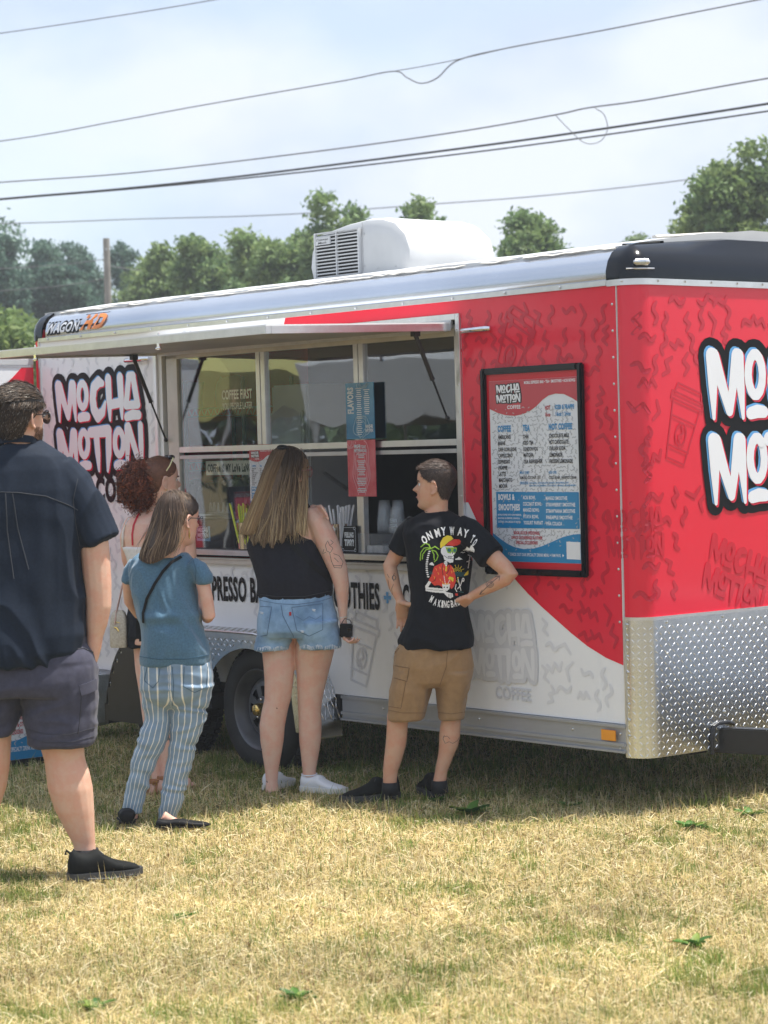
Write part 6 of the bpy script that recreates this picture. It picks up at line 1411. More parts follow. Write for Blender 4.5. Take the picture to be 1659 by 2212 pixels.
leg(F, [(1470, 310, 380), (1550, 320, 360), (1700, 282, 312), (1750, 276, 300), (1778, 272, 296, .9)]); leg(F, [(1470, 380, 450), (1550, 385, 430), (1700, 360, 395), (1765, 350, 376), (1785, 352, 380)])
S_.tube([gnd(352, 1790)+Vector((0, .0, .055)), gnd(372, 1789)+Vector((0, 0, .032)), gnd(400, 1789)+Vector((0, 0, .018))], [.026, .020, .013], 12)
F.body = fuse(S_, 'body', F.sm, F.t)
blue_sw = mat('blue_knit', spec=.15, col=(.092, .185, .275), rough=.9, sheen=.4, var=.16, vscale=120, bump=.3, bscale=180, bdist=.0015)
b = MB(); F.rings(b, [(1196, 300, 408, .075), (1206, 286, 420, .092), (1224, 280, 426, .105), (1250, 281, 426, .112), (1276, 285, 424, .116), (1305, 293, 427, .118), (1330, 300, 431, .12), (1360, 306, 439, .124), (1385, 304, 447, .13), (1402, 303, 452, .132), (1420, 302, 455, .130), (1434, 303, 455, .126)])
F.tube(b, [(296, 1216, 17), (286, 1234, 17), (277, 1258, 14.5)]); F.tube(b, [(412, 1216, 20), (428, 1230, 22), (438, 1250, 21), (441, 1262, 18)])
bs = fuse(b, 'sweater', blue_sw, F.t, .006, 4, lambda p, g=folds(.0055, (7, 7, 5), 21, .002): g(p)+(.008*math.exp(-((p.z-.925)/.020)**2)-.004*math.exp(-((p.z-.885)/.02)**2))*(1+.5*math.sin(p.x*30)))
line_on(bs, [(302, 1418), (340, 1424), (400, 1424), (455, 1414)], .0016, 'rib_edge', mat('blue_seam', (.05, .12, .19), rough=.9), F.t); line_on(bs, [(416, 1206), (424, 1232), (421, 1268)], .0014, 'sleeve_seam', MATS['blue_seam'], F.t); line_on(bs, [(322, 1200), (345, 1207), (375, 1208), (396, 1200)], .0022, 'neckline', MATS['blue_seam'], F.t)
# open neckline: skin patch over the sweater top
b = MB(); F.rings(b, [(1184, 335, 395, .055, -.012), (1196, 322, 398, .077, -.012), (1203, 330, 392, .085, -.012)]); b.build('nape', F.sm, F.t, smooth='all')
pm = bpy.data.materials.new('striped_trousers'); pm.use_nodes = True; t_ = pm.node_tree; pbn = t_.nodes['Principled BSDF']; pbn.inputs['Roughness'].default_value = .85; pbn.inputs['Sheen Weight'].default_value = .2
au = nn(t_, 'ShaderNodeAttribute', attribute_name='u'); m1 = nn(t_, 'ShaderNodeMath', operation='MULTIPLY'); m1.inputs[1].default_value = 1/.0285; m2_ = nn(t_, 'ShaderNodeMath', operation='FRACT'); m3 = nn(t_, 'ShaderNodeMath', operation='LESS_THAN'); m3.inputs[1].default_value = .17
mxn = nn(t_, 'ShaderNodeMixRGB'); mxn.inputs['Color1'].default_value = (.22, .32, .44, 1); mxn.inputs['Color2'].default_value = (.74, .75, .72, 1)
nz = nn(t_, 'ShaderNodeTexNoise', i_Scale=20.); tcx = nn(t_, 'ShaderNodeTexCoord'); mr = nn(t_, 'ShaderNodeMapRange'); mr.inputs['To Min'].default_value = .7; mr.inputs['To Max'].default_value = 1.3; mu = nn(t_, 'ShaderNodeMixRGB', blend_type='MULTIPLY'); mu.inputs['Fac'].default_value = 1
for a, c in ((au.outputs['Fac'], m1.inputs[0]), (m1.outputs[0], m2_.inputs[0]), (m2_.outputs[0], m3.inputs[0]), (m3.outputs[0], mxn.inputs['Fac']), (tcx.outputs['Object'], nz.inputs['Vector']), (nz.outputs['Fac'], mr.inputs['Value']), (mxn.outputs['Color'], mu.inputs['Color1']), (mr.outputs['Result'], mu.inputs['Color2']), (mu.outputs['Color'], pbn.inputs['Base Color'])): t_.links.new(a, c)
LA = [(1525, 341, 31), (1555, 341, 28), (1599, 330.5, 32), (1644, 311, 25), (1704, 297, 23), (1748, 287, 20)]; RA = [(1525, 408, 40), (1555, 407, 36), (1599, 397, 29), (1644, 389, 26), (1704, 376, 25), (1770, 362, 20)]
axl = [(F.q(x, y).z, F.q(x, y).x) for y, x, _ in LA][::-1]; axr = [(F.q(x, y).z, F.q(x, y).x) for y, x, _ in RA][::-1]; zl, xl_, zr_, xr_ = [a[0] for a in axl], [a[1] for a in axl], [a[0] for a in axr], [a[1] for a in axr]
def ustripe(c):
    a, b_ = np.interp(c[2], zl, xl_), np.interp(c[2], zr_, xr_); cx = a if c[0] < (a+b_)/2 else b_
    if c[2] > F.q(370, 1500).z: cx = a if c[0] < (a+b_)/2 else b_
    return math.atan2(c[0]-cx, -(c[1]-F.D))*.078+5+(.010 if cx == a else 0)
b = MB(); F.rings(b, [(1418, 304, 454, .118), (1450, 303, 459, .126), (1480, 304, 461, .13), (1500, 309, 456, .12), (1515, 325, 440, .095), (1528, 350, 415, .06)])
F.rings(b, [(y, x-h_, x+h_, (h_*.98)*F.k) for y, x, h_ in [(1480, 344, 40), (1505, 342, 35)]+LA+[(1756, 286, 19)]]); F.rings(b, [(y, x-h_, x+h_, (h_*.98)*F.k) for y, x, h_ in [(1480, 414, 46), (1505, 412, 44)]+RA+[(1778, 361, 19)]])
tr_ = fuse(b, 'trousers', pm, F.t, .006, 3, lambda p, g=folds(.0045, (4, 4, 15), 31, .0015): g(p)*(1.2 if p.z < .62 else .8), u=ustripe)
line_on(tr_, [(372, 1440), (375, 1480), (373, 1524)], .0014, 'seat_seam', MATS['blue_seam'], F.t); line_on(tr_, [(398, 1440), (396, 1482), (420, 1496), (446, 1484), (448, 1440)], .0014, 'pocket', MATS['blue_seam'], F.t); line_on(tr_, [(318, 1440), (312, 1470), (330, 1486), (342, 1472), (346, 1440)], .0014, 'pocket', MATS['blue_seam'], F.t)
shoe(F, gnd(338, 1794), gnd(428, 1792), (BLK, BLK, BLK), L=.235, hc=.050, w=.040, sole=.008, low=True, flat=True, nm='flat_shoe'); shoe(F, gnd(276, 1786)-Vector((0, .02, 0)), gnd(276, 1786)+Vector((-.02, .2, 0)), (BLK, BLK, BLK), L=.225, hc=.085, w=.046, sole=.008, low=True, flat=True, nm='flat_shoe')
scalp(F, hm, .007, (.045, .030, .024)); 
gather = hm.inverted() @ F.q(372, 1070, -.03)
strands_short(F, hm, 5000, .055, (.045, .03, .024), (.26, .19, .14), lambda th_, t, p: (gather-p), seed=9, w=.0010, off=.0125, jit_=.12)
HB2 = ((.075, .05, .038), (.10, .066, .048), (.30, .21, .135))
lv = [(1064, 360, 380, -.075, -.02), (1080, 345, 392, -.105, -.03), (1110, 335, 396, -.118, -.04), (1140, 326, 394, -.125, -.05), (1175, 314, 388, -.14, -.07), (1200, 306, 380, -.145, -.09)]
curtain(F, lv, 2400, 13, HB2, w=.0016, bottom=lambda u: -18+30*math.sin(PI*min(1, .25+u*.75)), label='long brown ponytail')
curtain(F, [(1062, 352, 392, -.08, .0), (1110, 328, 404, -.125, .0), (1160, 312, 398, -.14, -.05), (1195, 300, 386, -.15, -.08)], 80, 33, ((.15, .10, .07), (.24, .17, .11), (.34, .25, .16)), w=.0009, wav=6, bottom=lambda u: 4)
b = MB(); F.rings(b, [(1068, 363, 380, .02, -.045), (1082, 349, 388, .035, -.055), (1110, 340, 391, .042, -.062), (1140, 331, 389, .045, -.07), (1175, 321, 381, .042, -.09), (1192, 318, 372, .03, -.10)]); solidcol(b, 'hair_base', (.055, .038, .030), F.t)
glasses(F, hm, CLEARLENS, mat('black_wire', (.01, .01, .01), rough=.3), r=.022, wire_=.0017, z=.50); eyes(F, hm)
ec = hm @ Vector((-.001, -.081, .31*.235)); MB().tube([ec+Vector((0, 0, .012)), ec, ec+Vector((0, 0, -.030)), ec+Vector((0, 0, -.044))], [.0008, .0014, .004, .0015], 8).build('earring', GOLDM, F.t, smooth=True)
cb = wthing('crossbody_bag', 'thin black strap bag worn across the blue sweater', 'bag', F.q(315, 1360, .17)); strap_on(bs, [(391, 1203), (372, 1214), (352, 1234), (334, 1262), (318, 1294), (310, 1325), (311, 1345)], .013, 'strap', BLK, cb, off=.004)
MB().box(F.q(322, 1365, .17), (.15, .05, .11)).build('pouch', BLK, cb, bevel=.012)

# ---- the red haired woman by the counter
F = Fig('woman with curly red hair in white strappy top and black shorts facing the counter', 11.1, 340, 1705, SK_C); S_ = F.skin; F.sl = .35; F.xc0 = 338
hm = head(F, 350, 1089, .229, math.radians(24))
F.tube(S_, [(342, 1065, 22), (337, 1095, 21), (334, 1122, 30)])
F.rings(S_, [(1104, 300, 372, .045), (1116, 282, 392, .065), (1130, 271, 403, .085), (1160, 268, 408, .10), (1200, 276, 400, .10), (1270, 286, 388, .095), (1330, 280, 396, .11), (1390, 282, 396, .115)])
F.tube(S_, [(283, 1130, 15), (273, 1160, 15), (273, 1210, 13, .05), (280, 1250, 12, .12), (320, 1240, 10, .25)]); F.tube(S_, [(394, 1130, 15), (408, 1165, 15), (412, 1200, 13), (400, 1235, 11, .12), (372, 1230, 9, .24)])
hand(S_, F.q(320, 1240, .25), Vector((.8, .5, .2)), Vector((0, 0, 1)), L=.155, w=.033); hand(S_, F.q(372, 1230, .24), Vector((-.6, .5, .2)), Vector((0, 0, 1)), L=.155, w=.033)
leg(F, [(1370, 282, 336), (1400, 288, 334), (1447, 292, 333), (1500, 301, 336), (1555, 308, 340), (1614, 318, 347), (1650, 325, 346), (1690, 328, 346), (1712, 326, 348)]); leg(F, [(1370, 338, 394), (1400, 342, 392), (1447, 346, 390), (1500, 350, 388), (1555, 350, 384), (1614, 347, 378), (1650, 348, 372), (1690, 350, 369), (1706, 350, 371)])
for (x0, y0_, x1, y1_) in ((324, 1722, 372, 1716), (352, 1712, 410, 1706)):
    A = gnd(x0, y0_)+Vector((0, 0, .040)); B_ = gnd(x1, y1_)+Vector((0, 0, .028)); S_.tube([A, A.lerp(B_, .35)+Vector((0, 0, .010)), A.lerp(B_, .75), B_], [.030, .034, .036, .030], 12)
    sd = (B_-A).normalized(); s2 = Vector((-sd.y, sd.x, 0))
    for q in range(5): S_.tube([B_+s2*(.028-.014*q)-sd*.01, B_+s2*(.028-.014*q)+sd*(.030-.004*q)], [.009, .0075-.0006*q], 8); S_.ball(B_+s2*(.028-.014*q)+sd*(.030-.004*q), .008, 8, 6)
F.body = fuse(S_, 'body', F.sm, F.t)
wtop = mat('white_eyelet', spec=.15, col=(.74, .70, .66), rough=.9, bump=.5, bscale=70, bdist=.002, var=.08, vscale=60)
b = MB(); F.rings(b, [(1180, 264, 412, .106), (1200, 272, 405, .108), (1240, 282, 396, .104), (1290, 284, 396, .106), (1305, 282, 398, .11)]); fuse(b, 'white_top', wtop, F.t, .006, 3, folds(.003, (8, 8, 5), 41, .001))
b = MB(); F.rings(b, [(1288, 278, 400, .108), (1330, 276, 402, .12), (1375, 276, 402, .122)]); F.rings(b, [(1350, 276, 344, .11), (1396, 277, 340, .10)]); F.rings(b, [(1350, 334, 402, .11), (1396, 338, 400, .10)]); bd = mat('black_denim', spec=.15, col=(.016, .018, .024), rough=.85, var=.3, vscale=40, bump=.3, bscale=200, bdist=.001); fuse(b, 'black_shorts', bd, F.t, .006, 3, folds(.004, (7, 7, 6), 44, .0015))
redst = mat('red_strap', (.55, .012, .03), rough=.5)
for pts in ([(302, 1108), (296, 1118), (289, 1135), (286, 1155), (287, 1178)], [(402, 1108), (386, 1122), (378, 1142), (374, 1165), (373, 1180)], [(360, 1112), (345, 1122), (333, 1140), (327, 1160), (324, 1180)]): strap_on(F.body, pts, .010, 'red_strap', redst, F.t, off=.0015)
for pts in ([(286, 1112), (274, 1128), (266, 1150), (265, 1182)], [(352, 1110), (338, 1122), (326, 1142), (318, 1170), (316, 1182)]): strap_on(F.body, pts, .012, 'white_strap', wtop, F.t, off=.0025)
for (x_, y_) in ((289, 1142), (330, 1152)): h_ = cast(F.body, x_, y_, .005); 
if h_: MB().ball(h_[0], .005, 8, 6).build('strap_ring', redst, F.t, smooth=True)
sand = mat('tan_leather', (.36, .15, .06), rough=.5)
for (x0, y0_, x1, y1_) in ((324, 1722, 372, 1716), (352, 1712, 410, 1706)):
    A = gnd(x0, y0_); B_ = gnd(x1, y1_); sd = (B_-A).normalized(); s2 = Vector((-sd.y, sd.x, 0)); b = MB()
    b.loft([[A+sd*f*(B_-A).length*1.25-sd*.03+s2*w_+Vector((0, 0, z_)) for w_, z_ in ((-.034*g_, .002), (.034*g_, .002), (.034*g_, .014), (-.034*g_, .014))] for f, g_ in ((0, .6), (.15, .95), (.5, .9), (.8, 1.2), (1, .8))]); so2 = b.build('sandal', sand, F.t, bevel=.002)
    c = A+sd*.01; b = MB(); b.tube([c+s2*.030*math.cos(a)+Vector((0, 0, .075))+sd*.035*math.sin(a) for a in [2*PI*j/20 for j in range(21)]], [(.004, .009)]*21, 6); b.tube([c+s2*.035+Vector((0, 0, .012))+sd*.06, c+s2*.020+Vector((0, 0, .062))+sd*.07, c-s2*.020+Vector((0, 0, .062))+sd*.07, c-s2*.035+Vector((0, 0, .012))+sd*.06], .006, 6); b.tube([c+s2*.034+Vector((0, 0, .012))-sd*.01, c-s2*.034+Vector((0, 0, .075))-sd*.0], .006, 6); b.tube([c-s2*.036+Vector((0, 0, .012))-sd*.0, c-s2*.034+Vector((0, 0, .070))+sd*.01], .006, 6); b.build('ankle_strap', sand, so2, smooth=True)
    b = MB(); b.tube([c-s2*.038+Vector((0, 0, .070))+Vector((.010*math.cos(a), 0, .010*math.sin(a))) for a in [PI/4+PI/2*j for j in range(5)]], .0018, 5); b.build('buckle', GOLDM, so2)
scalp(F, hm, .006, (.14, .055, .030)); gather = hm.inverted() @ F.q(318, 1020, -.01)
strands_short(F, hm, 5000, .05, (.13, .05, .028), (.42, .22, .13), lambda th_, t, p: (gather-p), seed=19, w=.0010, off=.0115, jit_=.14)
# curly puff
n = 3000; seg = 26; rs_ = np.random.RandomState(23); P = np.zeros((n, seg, 3)); cc = np.zeros_like(P); c0 = np.array(F.q(303, 1034, -.04)); rt = np.array(F.q(322, 1015, -.03)); R_ = np.array([.116, .108, .132])
for i in range(n):
    u = rs_.randn(3); u /= np.linalg.norm(u); tipp = c0+u*R_*(.75+.30*rs_.rand()); tipp[2] -= .035*(rs_.rand()**2)*(1 if u[2] < 0 else .2)
    if rs_.rand() < .06: tipp = tipp+u*.03
    st_ = rt*(1-.75)+(c0+u*R_*.45)*.75 if rs_.rand() < .7 else rt+rs_.randn(3)*.01; ax = tipp-st_; ax[2] -= .02; L_ = np.linalg.norm(ax); ax /= L_; e1 = np.cross(ax, [0.3, .2, 1]); e1 /= np.linalg.norm(e1); e2 = np.cross(ax, e1); rr = rs_.uniform(.004, .010); tn = L_/rs_.uniform(.014, .024); ph = rs_.rand()*6
    f = np.linspace(0, 1, seg)[:, None]; P[i] = st_+(tipp-st_)*f+(e1*np.cos(ph+f*tn*2*PI)+e2*np.sin(ph+f*tn*2*PI))*rr*np.minimum(1, f*4)-np.array([0, 0, .03])*f**2
    m_ = rs_.rand()**1.5; cc[i] = (np.array((.075, .020, .012))*(1-m_)+np.array((.36, .11, .055))*m_)*rs_.uniform(.7, 1.25)
W = np.full((n, seg), .0018)*rs_.uniform(.6, 1.3, (n, 1)); ribbon(P, W, cc, 'hair', F.t, np.broadcast_to(c0, P.shape), 'puff of curly dark red hair')
b = MB(); b.ball(c0, (.068, .062, .078), 16, 10); solidcol(b, 'hair_base', (.040, .014, .010), F.t)
eyes(F, hm); ec = hm @ Vector((-.001, -.081, .30*.235)); MB().ball(ec, .004, 8, 6).build('earring', GOLDM, F.t, smooth=True)
sg_ = wthing('sunglasses', 'black sunglasses with a pale yellow arm pushed up on the red hair', 'sunglasses', hm @ Vector((.02, 0, .235))); b = MB()
for s2_ in (-1, 1): b.ball(hm @ Vector((.045, s2_*.032, .232)), (.018, .022, .012), 10, 6)
b.build('lenses', DARKLENS, sg_, smooth=True)
MB().tube([hm @ Vector((.045, -.060, .228)), hm @ Vector((.020, -.078, .190)), hm @ Vector((.0, -.083, .165))], .0032, 6).build('arm', mat('pale_yellow', (.85, .80, .45), rough=.4), sg_, smooth=True)
# handbag
hb = wthing('handbag', 'small cream monogram handbag hanging by a pink strap beside the black shorts', 'bag', F.q(260, 1397)); cbm = mat('cream_monogram', (.58, .53, .44), rough=.5, col2=(.42, .36, .28), vscale=110, var=.1)
b = MB(); rg = []
for y_, w_, d_ in ((1396, 16.5, .030), (1392, 18.5, .036), (1360, 19, .037), (1335, 18, .035), (1322, 14, .030), (1316, 8, .02)): rg.append([F.q(260+w_*math.copysign(abs(math.cos(a))**.4, math.cos(a)), y_, -.06)+Vector((0, d_*math.copysign(abs(math.sin(a))**.5, math.sin(a)), 0)) for a in [2*PI*j/28 for j in range(28)]])
b.loft(rg).build('bag_body', cbm, hb, smooth=True)
pk_ = mat('pink_strap', (.60, .40, .35), rough=.6); b = MB(); b.tube([F.q(254, 1345, -.10), F.q(256, 1320, -.085), F.q(262, 1290, -.07), F.q(275, 1235, -.085), F.q(290, 1195, -.105), F.q(312, 1160, -.115), F.q(324, 1140, -.115), F.q(340, 1118, -.09)], [(.003, .007)]*8, 6); b.build('strap', pk_, hb, smooth=True)
MB().tube([F.q(252, 1352, -.102), F.q(257, 1352, -.102), F.q(262, 1360, -.102)], .004, 6).build('clasp', GOLDM, hb, smooth=True); MB().tube([F.q(243, 1345, -.085), F.q(256, 1340, -.10), F.q(276, 1346, -.085)], .0022, 6).build('zip', GOLDM, hb, smooth=True)
# ------------------------------------------------------------------ ground and grass
rs = np.random.RandomState(5)
soil = mat('dry_ground', (.20, .145, .07), rough=.95, spec=.1, col2=(.10, .085, .035), vscale=.9, var=.3, bump=.8, bscale=35, bdist=.02)
b = MB()
xs_ = [-1500, -400, -100, -30]+[-10+k for k in range(21)]+[30, 100, 400, 1500]; ys_ = [-1500, -300, -60, -10]+[k for k in range(0, 21)]+[30, 60, 150, 500, 1500]
vs = [(x, y, 0 if abs(x) > 12 or y > 22 or y < -5 else .012*math.sin(x*1.7)*math.cos(y*1.3)-.004) for y in ys_ for x in xs_]; nX = len(xs_)
b.add(vs, [(j*nX+i, j*nX+i+1, (j+1)*nX+i+1, (j+1)*nX+i) for j in range(len(ys_)-1) for i in range(nX-1)])
gobj = b.build('ground', soil, None, smooth=True); tag(gobj, 'dry mown field of straw coloured grass', None, None, 'structure')
def vnoise(x, y, s, seed):
    r_ = np.random.RandomState(seed).rand(64, 64); u = (x/s) % 63; v = (y/s) % 63
    i = u.astype(int); j = v.astype(int); fu = u-i; fv = v-j; fu = fu*fu*(3-2*fu); fv = fv*fv*(3-2*fv)
    return (r_[i, j]*(1-fu)+r_[i+1, j]*fu)*(1-fv)+(r_[i, j+1]*(1-fu)+r_[i+1, j+1]*fu)*fv
def scatter():
    P = []
    D = np.linspace(6.1, 17, 60)
    for a, c in zip(D[:-1], D[1:]):
        m_ = (a+c)/2; wd_ = .17*m_*2+1.5; dens = 19000*(6.5/m_)**1.75; n_ = int((c-a)*wd_*dens)
        P.append(np.stack([(rs.rand(n_)-.5)*wd_, a+rs.rand(n_)*(c-a)], 1))
    n_ = 120000; P.append(np.stack([(rs.rand(n_)-.5)*16, 4+rs.rand(n_)*14], 1))
    return np.concatenate(P)
P = scatter(); N = len(P)
x, y = P[:, 0], P[:, 1]
g1 = vnoise(x+50, y+50, .9, 1)*.22+vnoise(x+50, y+50, .12, 2)*.53+vnoise(x+50, y+50, .30, 4)*.25
depth_g = np.clip((y-9.3)/2.2, 0, 1)
pg = np.clip((g1-.54)*2.8, 0, .70)+.11+depth_g*.20+(y < 7.6)*.07
isg = rs.rand(N) < pg
lie = rs.rand(N); tilt = np.where(isg, rs.rand(N)**1.2*1.0, np.where(lie < .60, 1.05+.45*rs.rand(N), rs.rand(N)*1.0))
Ln = np.where(isg, .024+.038*rs.rand(N)**1.5, .022+.050*rs.rand(N)**1.5)*(1+.25*(vnoise(x+9, y+9, .4, 3)-.5))*(1+.08*depth_g)
Ln = Ln*np.where((rs.rand(N) < .02), 1.8, 1)
az_ = rs.rand(N)*2*PI; wv = (.0008+.0010*rs.rand(N))*(y/8)**.7*np.where(isg, 1.15, 1)
dx, dy = np.cos(az_), np.sin(az_); st, ct = np.sin(tilt), np.cos(tilt)
z0 = .012*np.sin(x*1.7)*np.cos(y*1.3)-.004+np.where(tilt > 1.0, rs.rand(N)*.022, 0)
base = np.stack([x, y, z0], 1)
bend = .35*rs.rand(N)
mid = base+np.stack([dx*st*Ln*.5, dy*st*Ln*.5, ct*Ln*.55], 1)
t2 = np.clip(tilt+bend, 0, 1.62)
tip = mid+np.stack([dx*np.sin(t2)*Ln*.5, dy*np.sin(t2)*Ln*.5, np.cos(t2)*Ln*.5], 1)
az2 = az_+PI/2+rs.randn(N)*.5; side_ = np.stack([np.cos(az2)*wv, np.sin(az2)*wv, rs.randn(N)*wv*.5], 1)
V = np.stack([base-side_, base+side_, mid+side_*.85, mid-side_*.85, tip], 1).reshape(-1, 3)
idx = np.arange(N)*5
me = bpy.data.meshes.new('grass'); me.vertices.add(N*5); me.vertices.foreach_set('co', V.astype(np.float32).ravel())
me.loops.add(N*7); me.polygons.add(N*2)
lp = np.stack([idx, idx+1, idx+2, idx+3, idx+3, idx+2, idx+4], 1).ravel(); me.loops.foreach_set('vertex_index', lp.astype(np.int32))
ls = np.stack([np.arange(N)*7, np.arange(N)*7+4], 1).ravel(); me.polygons.foreach_set('loop_start', ls.astype(np.int32))
me.update(); me.validate()
hu = rs.rand(N, 1)
straw = np.array([[.76, .64, .33]])*(1-hu)+np.array([[.58, .45, .20]])*hu; straw = np.where(rs.rand(N, 1) < .30, np.array([[.84, .74, .48]]), straw); straw = np.where(rs.rand(N, 1) < .10, np.array([[.20, .12, .05]]), straw)
green = np.array([[.24, .33, .07]])*(1-hu)+np.array([[.12, .19, .04]])*hu; green = np.where(rs.rand(N, 1) < .35, np.array([[.38, .38, .11]]), green)
c = np.where(isg[:, None], green, straw)*(.70+.36*vnoise(x+20, y+20, .8, 7)[:, None]+.30*vnoise(x+70, y+70, .09, 8)[:, None])
c4 = np.concatenate([c, np.ones((N, 1))], 1); c4 = np.repeat(c4, 5, axis=0).astype(np.float32)
at_ = me.color_attributes.new('col', 'FLOAT_COLOR', 'POINT'); at_.data.foreach_set('color', c4.ravel())
def leafmat(name, attr=None, col=(.1, .2, .04), tr=.35, rough=.55):
    mt = bpy.data.materials.new(name); mt.use_nodes = True; t = mt.node_tree; pb = t.nodes['Principled BSDF']; pb.inputs['Roughness'].default_value = rough; pb.inputs['Specular IOR Level'].default_value = .3
    tb = nn(t, 'ShaderNodeBsdfTranslucent'); ms = nn(t, 'ShaderNodeMixShader'); ms.inputs[0].default_value = tr
    if attr:
        a = nn(t, 'ShaderNodeAttribute', attribute_name=attr); t.links.new(a.outputs['Color'], pb.inputs['Base Color']); t.links.new(a.outputs['Color'], tb.inputs['Color'])
    else: pb.inputs['Base Color'].default_value = col+(1,); tb.inputs['Color'].default_value = col+(1,)
    t.links.new(pb.outputs['BSDF'], ms.inputs[1]); t.links.new(tb.outputs['BSDF'], ms.inputs[2]); t.links.new(ms.outputs['Shader'], t.nodes['Material Output'].inputs['Surface'])
    return mt
LEAF = leafmat('leaf_blades', 'col', tr=.38)
me.materials.append(LEAF)
go = bpy.data.objects.new('grass', me); COL.objects.link(go); tag(go, 'dry yellow and green mown grass covering the field', 'grass', None, 'stuff')

# broad leaved weeds
def weed(px_, py_, sz, label, n=9, seed=1):
    n = int(n*1.9); sz *= .52
    p = gnd(px_, py_); t = wthing('weed', label, 'weed', p, 'broad leaved weeds in the mown grass'); rd_ = random.Random(seed)
    for k in range(n):
        a = 2*PI*k/n+rd_.uniform(-.3, .3); el_ = rd_.uniform(.45, 1.25); L_ = sz*rd_.uniform(.8, 1.45); w_ = L_*rd_.uniform(.35, .6); rings = []
        d_ = Vector((math.cos(a), math.sin(a), 0)); s_ = Vector((-math.sin(a), math.cos(a), 0)); bm_ = MB(); vs = []
        for q in range(7):
            f = q/6; ww = w_*math.sin(PI*min(1, f*.9+.08))**.8*(1 if f < .95 else .2); c_ = p+d_*(L_*f*math.cos(el_*(1-f*.5)))+Vector((0, 0, .005+L_*math.sin(el_)*f*(1-.45*f)))
            vs += [c_-s_*ww/2+Vector((0, 0, .006)), c_, c_+s_*ww/2+Vector((0, 0, .006))]
        fs_ = [(q*3+e, q*3+e+1, q*3+e+4, q*3+e+3) for q in range(6) for e in (0, 1)]
        bm_.add(vs, fs_); bm_.build('leaf', WLEAF[k % 3], t, smooth='all', recalc=False)
WLEAF = [leafmat('weed_leaf_dark', None, (.05, .13, .025), .25, .4), leafmat('weed_leaf_mid', None, (.09, .20, .035), .3, .4), leafmat('weed_leaf_pale', None, (.22, .30, .06), .3, .5)]
weed(1015, 1768, .16, 'leafy green weed just right of the black sneakers', 11, 1); weed(945, 1740, .09, 'small dark weed between the young man\u2019s shoes', 6, 2); weed(1492, 1800, .12, 'bright green weed on the sunlit grass near the tread plate nose', 9, 3)
weed(1230, 1752, .09, 'small dark weed in the trailer shadow below the amber reflector', 6, 4); weed(1500, 2052, .10, 'low weed in the foreground at the right edge', 7, 5); weed(640, 2170, .10, 'low green weed at the bottom of the picture, below the centre', 7, 6)
weed(1620, 1770, .12, 'pale weed tuft at the far right of the lit grass', 8, 7); weed(395, 1992, .08, 'little weed in front of the black shoe', 6, 8); weed(205, 2190, .10, 'low weed at the bottom left of the field', 7, 9)

# ------------------------------------------------------------------ trees
BARK = mat('bark', (.12, .10, .08), rough=.9, var=.3, vscale=4, bump=.6, bscale=12, bdist=.03)
def leaves(cent, rad, n, size, colA, colB, seed):
    r_ = np.random.RandomState(seed); k = r_.choice(len(cent), n, p=(rad**2.2)/np.sum(rad**2.2)); u = r_.randn(n, 3); u /= np.linalg.norm(u, axis=1)[:, None]
    rr = rad[k]*(r_.rand(n)**.45)*(1+.25*r_.randn(n).clip(-1, 1.6)); p = cent[k]+u*rr[:, None]*np.array([1, 1, .72])
    a = r_.randn(n, 3); a /= np.linalg.norm(a, axis=1)[:, None]; bb = np.cross(a, r_.randn(n, 3)); bb /= np.linalg.norm(bb, axis=1)[:, None]
    s = (size*(.6+.8*r_.rand(n)))[:, None]
    V = np.stack([p-a*s, p-bb*s*.5, p+a*s, p+bb*s*.5], 1).reshape(-1, 3)
    tcol = r_.rand(len(cent)); mixv = np.clip(tcol[k]*.7+.3*r_.rand(n), 0, 1)[:, None]; col = np.array(colA)*(1-mixv)+np.array(colB)*mixv
    col = col*(.75+.5*r_.rand(n, 1))
    return V, np.repeat(np.concatenate([col, np.ones((n, 1))], 1), 4, axis=0)
def leafmesh(name, V, c4, par=None):
    n = len(V)//4; me = bpy.data.meshes.new(name); me.vertices.add(n*4); me.vertices.foreach_set('co', V.astype(np.float32).ravel()); me.loops.add(n*4); me.polygons.add(n)
    me.loops.foreach_set('vertex_index', np.arange(n*4, dtype=np.int32)); me.polygons.foreach_set('loop_start', (np.arange(n)*4).astype(np.int32)); me.update(); me.validate()
    a = me.color_attributes.new('col', 'FLOAT_COLOR', 'POINT'); a.data.foreach_set('color', c4.astype(np.float32).ravel()); me.materials.append(LEAF)
    o = bpy.data.objects.new(name, me); COL.objects.link(o)
    if par: o.parent = par
    return o
DK = ((.065, .135, .105), (.13, .215, .15)); MD = ((.12, .21, .085), (.26, .34, .12)); LT = ((.13, .21, .075), (.26, .33, .12))  # tree greens paled and blued: distance haze painted into the leaf colour
